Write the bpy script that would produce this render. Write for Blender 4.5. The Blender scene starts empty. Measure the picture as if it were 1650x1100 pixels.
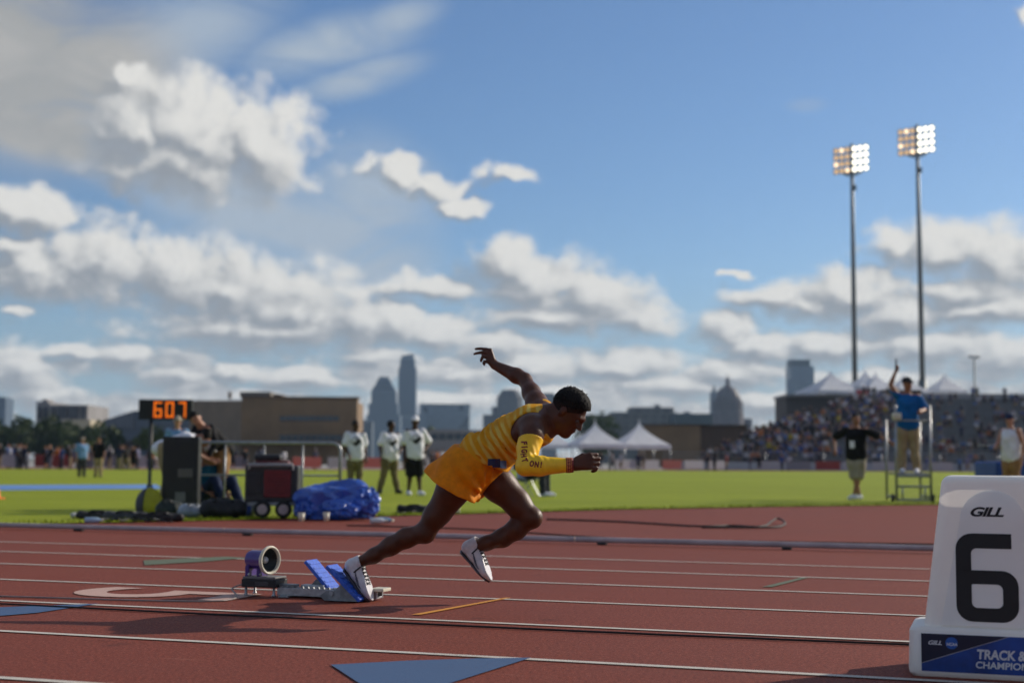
import bpy, bmesh, math, random
import numpy as np
from mathutils import Matrix, Vector, noise as mnoise
from mathutils.bvhtree import BVHTree

random.seed(7)
sc = bpy.context.scene
col = sc.collection

# ------------------------------------------------------------------ camera
CAM_H = 0.74
F_PX, CX, CY = 2292.0, 825.0, 550.0            # 50 mm lens on a 36 mm sensor, measured on a 1650 px wide frame
PITCH, ROLL = math.atan(193.5 / F_PX), 0.007
cam_data = bpy.data.cameras.new('camera')
cam_data.lens = 50.0
cam_data.sensor_width = 36.0
cam_data.clip_start = 0.05
cam_data.clip_end = 20000
cam_data.dof.use_dof = True
cam_data.dof.focus_distance = 6.3
cam_data.dof.aperture_fstop = 2.25
cam = bpy.data.objects.new('camera', cam_data)
col.objects.link(cam)
CAM_ROT = Matrix.Rotation(math.pi / 2 + PITCH, 3, 'X') @ Matrix.Rotation(ROLL, 3, 'Z')
cam.matrix_world = Matrix.Translation((0, 0, CAM_H)) @ CAM_ROT.to_4x4()
sc.camera = cam

# ------------------------------------------------------------------ exposure, render settings
sc.view_settings.view_transform = 'Standard'
sc.view_settings.look = 'None'
sc.view_settings.exposure = 0.0
sc.view_settings.gamma = 1.0
sc.view_settings.use_curve_mapping = False
sc.render.engine = 'CYCLES'
sc.cycles.use_denoising = True
sc.cycles.use_adaptive_sampling = True
sc.cycles.adaptive_threshold = 0.02
sc.cycles.adaptive_min_samples = 12
sc.cycles.max_bounces = 6
sc.cycles.volume_bounces = 0
sc.cycles.caustics_reflective = False
sc.cycles.caustics_refractive = False
sc.cycles.sample_clamp_indirect = 4.0

# ------------------------------------------------------------------ sun: low, to the right and a little beyond the runner
SUN_EL, SUN_AZ = math.radians(26.0), math.radians(59.0)      # azimuth clockwise from +Y
sun_data = bpy.data.lights.new('sun', 'SUN')
sun_data.energy = 4.6
sun_data.angle = math.radians(0.5)
sun_data.color = (1.0, 0.90, 0.76)
sun = bpy.data.objects.new('sun', sun_data)
col.objects.link(sun)
SUN_DIR = Vector((math.sin(SUN_AZ) * math.cos(SUN_EL), math.cos(SUN_AZ) * math.cos(SUN_EL), math.sin(SUN_EL)))
sun.rotation_euler = SUN_DIR.to_track_quat('Z', 'Y').to_euler()
sun.location = (30, 20, 40)

# ------------------------------------------------------------------ sky with broken cumulus, laid out by bearing and elevation in degrees
world = bpy.data.worlds.new('World')
sc.world = world
world.use_nodes = True
WT = world.node_tree
WT.nodes.clear()


class NB:
    """tiny expression builder for shader nodes"""
    def __init__(self, tree):
        self.t = tree

    def new(self, typ, **kw):
        n = self.t.nodes.new(typ)
        for k, v in kw.items():
            setattr(n, k, v)
        return n

    def plug(self, sock, v):
        if isinstance(v, bpy.types.NodeSocket):
            self.t.links.new(v, sock)
        else:
            sock.default_value = v

    def m(self, op, a, b=None, c=None, clamp=False):
        n = self.new('ShaderNodeMath', operation=op, use_clamp=clamp)
        for i, v in enumerate((a, b, c)):
            if v is not None:
                self.plug(n.inputs[i], v)
        return n.outputs[0]

    def v(self, op, a, b=None, scale=None):
        n = self.new('ShaderNodeVectorMath', operation=op)
        self.plug(n.inputs[0], a)
        if b is not None:
            self.plug(n.inputs[1], b)
        if scale is not None:
            self.plug(n.inputs['Scale'], scale)
        return n.outputs['Value'] if op in ('LENGTH', 'DOT_PRODUCT', 'DISTANCE') else n.outputs[0]

    def xyz(self, x, y, z):
        n = self.new('ShaderNodeCombineXYZ')
        for i, q in enumerate((x, y, z)):
            self.plug(n.inputs[i], q)
        return n.outputs[0]

    def sep(self, a):
        n = self.new('ShaderNodeSeparateXYZ')
        self.plug(n.inputs[0], a)
        return n.outputs

    def ramp(self, x, a, b, c=0.0, d=1.0, smooth=True):
        n = self.new('ShaderNodeMapRange', interpolation_type='SMOOTHSTEP' if smooth else 'LINEAR')
        for i, q in enumerate((x, a, b, c, d)):
            self.plug(n.inputs[i], q)
        return n.outputs[0]

    def noise(self, vec, scale, detail=4, rough=0.5, dist=0.0, color=False, dims='3D'):
        n = self.new('ShaderNodeTexNoise', noise_dimensions=dims)
        self.plug(n.inputs['Vector'], vec)
        n.inputs['Scale'].default_value = scale
        n.inputs['Detail'].default_value = detail
        n.inputs['Roughness'].default_value = rough
        n.inputs['Distortion'].default_value = dist
        return n.outputs['Color'] if color else n.outputs[0]

    def voro(self, vec, scale, detail=2, rough=0.5):
        n = self.new('ShaderNodeTexVoronoi', feature='F1', voronoi_dimensions='2D', normalize=True)
        self.plug(n.inputs['Vector'], vec)
        n.inputs['Scale'].default_value = scale
        n.inputs['Detail'].default_value = detail
        n.inputs['Roughness'].default_value = rough
        return n.outputs['Distance']

    def mix(self, f, a, b):
        n = self.new('ShaderNodeMix', data_type='RGBA')
        self.plug(n.inputs[0], f)
        self.plug(n.inputs[6], a)
        self.plug(n.inputs[7], b)
        return n.outputs[2]

w = NB(WT)
LOBES = [(-15.32, 14.78, 0.65, 0.55, 1.0), (-13.6, 13.0, 2.1, 1.9, 0.9), (-12.05, 12.18, 3.0, 1.88, 1), (-10.1, 12.27, 1.88, 1.7, 1), (-13.12, 11.4, 3.25, 1.12, 0.9), (-15.0, 12.6, 1.6, 1.4, 0.7), (-19.13, 9.27, 1.88, 0.95, 0.85), (-18.38, 7.07, 2.75, 1.2, 1), (-16.21, 7.52, 2.38, 1.45, 1), (-13.72, 7.14, 2.75, 1.55, 1), (-11.31, 6.49, 2.75, 1.55, 1), (-8.86, 5.94, 2.62, 1.5, 1), (-6.38, 5.37, 2.38, 1.25, 1), (-4.64, 5.4, 1.5, 1.0, 0.9), (-10.06, 5.05, 5.0, 0.9, 0.9), (-19.54, 7.95, 1.5, 0.75, 0.8), (-19.45, 5.6, 0.88, 0.35, 0.6), (-4.75, 11.5, 1.15, 0.6, 0.85), (-3.2, 10.95, 1.35, 0.55, 0.85), (-1.9, 10.25, 1.0, 0.42, 0.85), (-0.2, 11.5, 1.05, 0.42, 0.8), (-0.27, 7.95, 1.5, 0.8, 1), (1.12, 7.03, 2.38, 1.2, 1), (3.13, 6.34, 2.25, 1.15, 1), (4.88, 5.71, 1.55, 0.8, 1), (-3.41, 6.84, 2.25, 0.6, 0.75), (1.88, 5.84, 3.25, 0.75, 0.9), (-19.15, 3.25, 1.88, 1.05, 0.9), (-18.22, 2.32, 1.5, 0.7, 0.8), (-15.17, 3.88, 1.88, 0.7, 0.85), (-13.15, 3.27, 1.88, 0.7, 0.8), (-17.14, 4.02, 1.5, 0.35, 0.6), (-11.0, 3.43, 1.75, 0.6, 0.7), (-3.14, 5.05, 1.88, 0.9, 0.85), (-0.88, 4.57, 2.12, 0.85, 0.75), (15.13, 8.38, 1.12, 0.65, 0.9), (17.22, 8.07, 2.38, 1.15, 1), (19.26, 7.52, 2.12, 1.3, 1), (17.65, 6.63, 3.0, 1.0, 0.95), (13.68, 6.48, 2.38, 1.05, 0.95), (15.09, 5.73, 2.25, 1.0, 0.9), (10.19, 6.49, 1.75, 0.6, 0.85), (12.0, 6.15, 1.5, 0.6, 0.85), (8.98, 7.52, 0.8, 0.16, 0.2), (8.59, 5.33, 1.38, 0.75, 0.8), (10.05, 4.58, 2.0, 0.75, 0.8), (18.55, 5.89, 2.75, 0.65, 0.9), (20.1, 16.95, 0.65, 0.75, 0.6), (4.38, 3.85, 3.0, 0.7, 0.8), (6.61, 3.05, 3.25, 0.65, 0.8), (8.83, 3.6, 2.75, 0.8, 0.8), (12.47, 4.55, 2.75, 0.85, 0.8), (16.46, 4.5, 3.25, 1.0, 0.8), (19.18, 3.98, 2.75, 1.0, 0.8), (14.58, 3.08, 3.5, 0.75, 0.8), (0.88, 3.78, 2.75, 0.7, 0.8), (-2.37, 3.51, 2.5, 0.75, 0.8), (-5.37, 4.22, 2.25, 0.65, 0.8), (-8.31, 3.18, 2.25, 0.6, 0.8), (2.64, 2.59, 3.5, 0.6, 0.8), (10.52, 2.36, 3.5, 0.6, 0.8), (-3.1, 2.25, 3.5, 0.55, 0.8), (-10.49, 2.46, 2.75, 0.5, 0.8), (17.8, 2.58, 3.5, 0.65, 0.8)]
VEILS = [(-20.2, 15.2, 7.0, 4.6, -20, 1.3), (-16.2, 14.6, 4.4, 3.6, -30, 1.0), (-18.6, 12.4, 5.0, 1.7, -10, 1.15), (-11.15, 10.0, 8.6, 2.3, -24, 1.0), (-7.0, 8.6, 5.2, 2.6, -18, 1.0), (-5.6, 10.4, 3.6, 3.0, -35, 0.8), (-7.6, 16.4, 4.6, 1.3, 14, 0.9), (-6.2, 15.2, 3.2, 0.9, 16, 0.85), (-13.0, 16.6, 4.6, 2.2, 20, 0.75), (-5.0, 17.4, 2.6, 0.9, 18, 0.75), (11.85, 14.03, 1.0, 0.35, 0, 0.3), (-16.52, 13.8, 5.0, 3.0, 0, 0.4)]
geo_dir = w.new('ShaderNodeTexCoord').outputs['Generated']
dx, dy, dz = w.sep(w.v('NORMALIZE', geo_dir))
AZ = w.m('MULTIPLY', w.m('ARCTAN2', dx, dy), 57.29578)
EL = w.m('MULTIPLY', w.m('ARCSINE', dz), 57.29578)


def mad(p, mul, add):
    n = w.new('ShaderNodeVectorMath', operation='MULTIPLY_ADD')
    w.plug(n.inputs[0], p)
    n.inputs[1].default_value = mul
    n.inputs[2].default_value = add
    return n.outputs[0]


P0 = w.xyz(AZ, EL, 0.0)
PERSP = w.m('DIVIDE', w.m('ADD', w.m('MAXIMUM', EL, -1.0), 4.0), 16.0)       # clouds shrink towards the horizon


def receding(az, el):
    """bearing / elevation with the rows of cloud closing up towards the horizon"""
    e4 = w.m('ADD', w.m('MAXIMUM', el, -1.0), 12.0)
    return w.xyz(w.m('MULTIPLY', az, 0.70), w.m('MULTIPLY', w.m('LOGARITHM', e4, 2.71828), 16.5), 0.0)


Q0 = receding(AZ, EL)
WARP = w.v('SCALE', mad(w.noise(Q0, 0.75, 2, 0.5, color=True, dims='2D'), (2.6, 1.5, 0.0), (-1.3, -0.75, 0.0)), scale=PERSP)
LOW = w.noise(mad(P0, (0.30, 0.62, 1.0), (11.3, 2.0, 0)), 1.0, 2, 0.5, dims='2D')
LOW = w.m('MULTIPLY_ADD', w.m('ADD', LOW, w.ramp(EL, 2.0, 8.0, 0.64, 0.08, False)), 2.7, -2.68)
AWAY = w.m('MAXIMUM', w.ramp(w.m('ABSOLUTE', AZ), 21.0, 27.0), w.ramp(EL, 18.5, 23.0))
FAR = w.noise(mad(P0, (0.5, 1.0, 1.0), (3.0, 0, 0)), 0.16, 2, 0.5, dims='2D')
FAR = w.m('MULTIPLY_ADD', FAR, 3.0, w.m('MULTIPLY_ADD', AWAY, 1.6, -3.2))
LOWFAR = w.m('MAXIMUM', LOW, FAR)


def cloud_field(k):
    """cloud thickness k steps towards the sun; the listed lobes are this afternoon's clouds,
    the rest of the sky has scattered ones like them"""
    if k:
        da = w.m('MULTIPLY', PERSP, 0.62 * k)
        az, el = w.m('ADD', AZ, da), w.m('MULTIPLY_ADD', da, 0.95, EL)
        p, q = w.v('ADD', w.xyz(az, el, 0.0), WARP), receding(az, el)
    else:
        p, q = w.v('ADD', P0, WARP), Q0
    acc = None
    for (a, e, rx, ry, wt) in LOBES:
        k_ = 0.88 / (1.0 + (wt - 0.85) * 0.6)
        r = w.v('LENGTH', mad(p, (k_ / rx, k_ / ry, 0), (-a * k_ / rx, -e * k_ / ry, 0)))
        acc = r if acc is None else w.m('SMOOTH_MIN', acc, r, 0.15)
    acc = w.m('MAXIMUM', w.m('SUBTRACT', 1.0, acc), LOWFAR)
    vo = w.voro(w.v('ADD', q, (40.0, 40.0, 0.0)), 0.80, 2, 0.42)
    fine = w.noise(q, 1.7, 5, 0.56, dims='2D')
    det = w.m('MULTIPLY_ADD', vo, -0.95, w.m('MULTIPLY_ADD', fine, 0.55, 0.11))
    return acc, det


(A0, B0), (A1, B1) = cloud_field(0), cloud_field(1)
D0 = w.m('ADD', A0, B0)
# thins towards the sun: a sunlit face
slope = w.m('MULTIPLY_ADD', w.m('SUBTRACT', A0, A1), 1.25, w.m('MULTIPLY', w.m('SUBTRACT', B0, B1), 0.85))
alpha = w.ramp(D0, -0.20, w.ramp(slope, -0.35, 0.35, 0.78, 0.46), 0.0, 1.0)
thick = w.ramp(D0, 0.15, 0.95)
lit = w.m('MULTIPLY_ADD', slope, 1.25, 0.50)
lit = w.m('MULTIPLY_ADD', thick, -0.10, lit)
lit = w.ramp(lit, 0.0, 1.05)
# veils of thin high cloud
vn = w.noise(w.v('MULTIPLY', w.xyz(AZ, EL, 3.0), (0.35, 0.9, 1.0)), 0.55, 6, 0.6, 0.6, dims='2D')
veil, bank = None, None
for n_v, (a, e, rx, ry, an, wt) in enumerate(VEILS):
    ca, sa = math.cos(math.radians(an)), math.sin(math.radians(an))
    q = w.v('SUBTRACT', w.xyz(AZ, EL, 0.0), (a, e, 0))
    u = w.v('DOT_PRODUCT', q, (ca / rx, sa / rx, 0))
    v = w.v('DOT_PRODUCT', q, (-sa / ry, ca / ry, 0))
    r = w.v('LENGTH', w.xyz(u, v, 0.0))
    k = w.m('MULTIPLY', w.ramp(r, 0.15, 1.15, 1.0, 0.0), wt)
    if n_v < 3:
        bank = k if bank is None else w.m('MAXIMUM', bank, k)
    else:
        veil = k if veil is None else w.m('MAXIMUM', veil, k)
veil = w.m('MULTIPLY', veil, w.ramp(vn, 0.20, 0.62, 0.50, 1.2), clamp=True)
bank = w.m('MULTIPLY', bank, w.ramp(vn, 0.15, 0.55, 0.62, 1.1), clamp=True)
haze_low = w.ramp(EL, -1.0, 9.0, 0.75, 0.0)

sky_tex = w.new('ShaderNodeTexSky', sky_type='NISHITA', sun_disc=False)
sky_tex.sun_elevation = SUN_EL
sky_tex.sun_rotation = SUN_AZ
sky_tex.altitude = 150
sky_tex.air_density = 1.0
sky_tex.dust_density = 0.6
sky_tex.ozone_density = 2.5
SKY_STRENGTH = 0.092
sky_col = w.v('MULTIPLY', w.v('SCALE', sky_tex.outputs[0], scale=SKY_STRENGTH), (0.80, 0.94, 1.12))
c = w.mix(haze_low, sky_col, (0.30, 0.42, 0.55, 1))
c = w.mix(w.m('MULTIPLY', veil, 0.95), c, (0.40, 0.475, 0.565, 1))
c = w.mix(bank, c, w.mix(w.ramp(vn, 0.3, 0.7), (0.37, 0.38, 0.385, 1), (0.44, 0.44, 0.435, 1)))
cl = w.mix(lit, (0.300, 0.325, 0.360, 1), (0.76, 0.75, 0.72, 1))
cl = w.mix(w.ramp(EL, 0.0, 5.0, 0.22, 0.0), cl, (0.56, 0.58, 0.60, 1))
c = w.mix(alpha, c, cl)
bg = w.new('ShaderNodeBackground')
WT.links.new(c, bg.inputs['Color'])
bg.inputs['Strength'].default_value = 1.0
WT.links.new(bg.outputs[0], w.new('ShaderNodeOutputWorld').inputs['Surface'])
world.cycles.sampling_method = 'MANUAL'
world.cycles.sample_map_resolution = 512

# ------------------------------------------------------------------ helpers
def pix_ray(px, py):
    return CAM_ROT @ Vector(((px - CX) / F_PX, -(py - CY) / F_PX, -1.0))


def G(px, py, z=0.0):
    """the point of the ground (or of height z) seen at a measured spot"""
    d = pix_ray(px, py)
    return Vector((0, 0, CAM_H)) + d * ((z - CAM_H) / d.z)


def P(px, py, y):
    """the point at distance y in front of the camera seen at a measured spot"""
    d = pix_ray(px, py)
    return Vector((0, 0, CAM_H)) + d * (y / d.y)


LANE_A = 0.3253
E1 = Vector((math.cos(LANE_A), -math.sin(LANE_A), 0))          # running direction
E2 = Vector((math.sin(LANE_A), math.cos(LANE_A), 0))           # towards the infield
E3 = Vector((0, 0, 1))
LANE_W, LANE_0 = 1.087, 4.073                                  # lane width, distance of the nearest line in view


def lane_pt(u, v, z=0.0):
    return E1 * u + E2 * v + E3 * z


MATS = {}


def mat(key, color, rough=0.6, var=0.12, scale=8.0, bump=0.0, bscale=None, metal=0.0, spec=0.4, emit=None, trans=0.0,
        sheen=0.0, coat=0.0, detail=4, coords='Object', colour2=None, stretch=None, objcol=False):
    """procedural Principled material: base colour broken by noise, optional fine bump"""
    if key in MATS:
        return MATS[key]
    m = bpy.data.materials.new(key)
    m.use_nodes = True
    t = m.node_tree
    t.nodes.clear()
    b = NB(t)
    p = b.new('ShaderNodeBsdfPrincipled')
    out = b.new('ShaderNodeOutputMaterial')
    tc = b.new('ShaderNodeTexCoord').outputs[coords]
    if stretch:
        tc = b.v('MULTIPLY', tc, stretch)
    n = b.noise(tc, scale, detail, 0.6)
    if objcol:
        base = b.new('ShaderNodeObjectInfo').outputs['Color']
        dark = b.v('SCALE', base, scale=1 - var)
        lite = b.v('SCALE', base, scale=1 + var)
    else:
        c2 = colour2 or color
        dark = tuple(x * (1 - var) for x in color) + (1,)
        lite = tuple(min(1, x * (1 + var)) for x in c2) + (1,)
    cc = b.mix(b.ramp(n, 0.3, 0.7), dark, lite)
    t.links.new(cc, p.inputs['Base Color'])
    p.inputs['Roughness'].default_value = rough
    p.inputs['Metallic'].default_value = metal
    p.inputs['Specular IOR Level'].default_value = spec
    if sheen:
        p.inputs['Sheen Weight'].default_value = sheen
    if coat:
        p.inputs['Coat Weight'].default_value = coat
    if bump:
        bn = b.new('ShaderNodeBump')
        bn.inputs['Strength'].default_value = 1.0
        bn.inputs['Distance'].default_value = bump
        t.links.new(b.noise(tc, bscale or scale * 4, 4, 0.6), bn.inputs['Height'])
        t.links.new(bn.outputs[0], p.inputs['Normal'])
    if emit:
        p.inputs['Emission Color'].default_value = tuple(emit[:3]) + (1,)
        p.inputs['Emission Strength'].default_value = emit[3]
    sh = p.outputs[0]
    if trans:
        tr = b.new('ShaderNodeBsdfTranslucent')
        t.links.new(cc, tr.inputs['Color'])
        mx = b.new('ShaderNodeMixShader')
        mx.inputs[0].default_value = trans
        t.links.new(sh, mx.inputs[1])
        t.links.new(tr.outputs[0], mx.inputs[2])
        sh = mx.outputs[0]
    t.links.new(sh, out.inputs['Surface'])
    MATS[key] = m
    return m


def link(name, data, parent=None, loc=None):
    o = bpy.data.objects.new(name, data)
    col.objects.link(o)
    if parent is not None:
        o.parent = parent
    if loc is not None:
        o.location = loc
    return o


def tag(o, label=None, cat=None, group=None, kind=None):
    if label:
        o['label'] = label
    if cat:
        o['category'] = cat
    if group:
        o['group'] = group
    if kind:
        o['kind'] = kind
    return o


def thing(name, label, cat, loc=(0, 0, 0), rotz=0.0, group=None):
    o = link(name, None)
    o.empty_display_size = 0.1
    o.location = loc
    o.rotation_euler = (0, 0, rotz)
    return tag(o, label, cat, group)


def mesh_obj(name, verts, faces, material, parent=None, smooth=False, loc=None):
    me = bpy.data.meshes.new(name)
    me.from_pydata([tuple(v) for v in verts], [], [tuple(f) for f in faces])
    if isinstance(material, (list, tuple)):
        for mm in material:
            me.materials.append(mm)
    else:
        me.materials.append(material)
    if smooth:
        me.polygons.foreach_set('use_smooth', [True] * len(me.polygons))
    me.update()
    return link(name, me, parent, loc)


def np_mesh(name, V, Q, material, smooth=True):
    """fast mesh from numpy quads / tris"""
    me = bpy.data.meshes.new(name)
    n = Q.shape[1]
    me.vertices.add(len(V))
    me.vertices.foreach_set('co', np.ascontiguousarray(V, dtype=np.float32).ravel())
    me.loops.add(Q.size)
    me.loops.foreach_set('vertex_index', np.ascontiguousarray(Q, dtype=np.int32).ravel())
    me.polygons.add(len(Q))
    me.polygons.foreach_set('loop_start', np.arange(0, Q.size, n, dtype=np.int32))
    if smooth:
        me.polygons.foreach_set('use_smooth', np.ones(len(Q), dtype=bool))
    me.materials.append(material)
    me.update(calc_edges=True)
    me.validate()
    return me


class MB:
    """collects simple solids into one mesh"""
    def __init__(self):
        self.v, self.f = [], []

    def add(self, vs, fs):
        o = len(self.v)
        self.v += [Vector(q) for q in vs]
        self.f += [tuple(i + o for i in f) for f in fs]
        return self

    def hexa(self, c8):
        return self.add(c8, [(0, 3, 2, 1), (4, 5, 6, 7), (0, 1, 5, 4), (1, 2, 6, 5), (2, 3, 7, 6), (3, 0, 4, 7)])

    def box(self, x0, x1, y0, y1, z0, z1, M=None):
        c = [(x0, y0, z0), (x1, y0, z0), (x1, y1, z0), (x0, y1, z0), (x0, y0, z1), (x1, y0, z1), (x1, y1, z1), (x0, y1, z1)]
        c = [Vector(q) for q in c]
        if M is not None:
            c = [M @ q for q in c]
        return self.hexa(c)

    def bbox(self, x0, x1, y0, y1, z0, z1, r, M=None):
        """box with chamfered vertical and horizontal edges"""
        bm = bmesh.new()
        bmesh.ops.create_cube(bm, size=1.0)
        for q in bm.verts:
            q.co = Vector(((x0 + x1) / 2 + q.co.x * (x1 - x0), (y0 + y1) / 2 + q.co.y * (y1 - y0), (z0 + z1) / 2 + q.co.z * (z1 - z0)))
        bmesh.ops.bevel(bm, geom=bm.edges[:], offset=r, segments=2, affect='EDGES', profile=0.6)
        bm.verts.index_update()
        vs = [(M @ q.co) if M is not None else q.co.copy() for q in bm.verts]
        fs = [[q.index for q in f.verts] for f in bm.faces]
        bm.free()
        return self.add(vs, fs)

    def tube(self, pts, r, n=8, closed=False, caps=True):
        pts = [Vector(q) for q in pts]
        m = len(pts)
        rs = r if isinstance(r, (list, tuple)) else [r] * m
        vs, fs = [], []
        up = None
        for i, q in enumerate(pts):
            if closed:
                d = pts[(i + 1) % m] - pts[i - 1]
            else:
                d = pts[min(i + 1, m - 1)] - pts[max(i - 1, 0)]
            d.normalize()
            if up is None:
                up = d.orthogonal().normalized()
            up = (up - d * up.dot(d))
            if up.length < 1e-6:
                up = d.orthogonal()
            up.normalize()
            w_ = d.cross(up)
            for k in range(n):
                a = 2 * math.pi * k / n
                vs.append(q + (up * math.cos(a) + w_ * math.sin(a)) * rs[i])
        for i in range(m if closed else m - 1):
            j = (i + 1) % m
            for k in range(n):
                l = (k + 1) % n
                fs.append((i * n + k, i * n + l, j * n + l, j * n + k))
        if caps and not closed:
            fs.append(tuple(range(n - 1, -1, -1)))
            fs.append(tuple((m - 1) * n + k for k in range(n)))
        return self.add(vs, fs)

    def lathe(self, prof, n=20, M=None, cap0=True, cap1=True):
        """profile of (radius, height) turned about z"""
        vs, fs = [], []
        for (r, z) in prof:
            for k in range(n):
                a = 2 * math.pi * k / n
                q = Vector((r * math.cos(a), r * math.sin(a), z))
                vs.append(M @ q if M is not None else q)
        for i in range(len(prof) - 1):
            for k in range(n):
                l = (k + 1) % n
                fs.append((i * n + k, i * n + l, (i + 1) * n + l, (i + 1) * n + k))
        if cap0:
            fs.append(tuple(range(n - 1, -1, -1)))
        if cap1:
            fs.append(tuple((len(prof) - 1) * n + k for k in range(n)))
        return self.add(vs, fs)

    def prism(self, poly, z0, z1, M=None):
        n = len(poly)
        vs = [Vector((x, y, z0)) for x, y in poly] + [Vector((x, y, z1)) for x, y in poly]
        if M is not None:
            vs = [M @ q for q in vs]
        fs = [tuple(range(n - 1, -1, -1)), tuple(range(n, 2 * n))]
        fs += [(i, (i + 1) % n, n + (i + 1) % n, n + i) for i in range(n)]
        return self.add(vs, fs)

    def sheet(self, pts):
        return self.add(pts, [tuple(range(len(pts)))])

    def obj(self, name, material, parent=None, smooth=False, loc=None):
        return mesh_obj(name, self.v, self.f, material, parent, smooth, loc)


def smooth_by_angle(o, deg=40):
    me = o.data
    me.polygons.foreach_set('use_smooth', [True] * len(me.polygons))
    bm = bmesh.new()
    bm.from_mesh(me)
    for e in bm.edges:
        e.smooth = not (len(e.link_faces) == 2 and e.calc_face_angle(0) > math.radians(deg))
    bm.to_mesh(me)
    bm.free()
    return o


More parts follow.
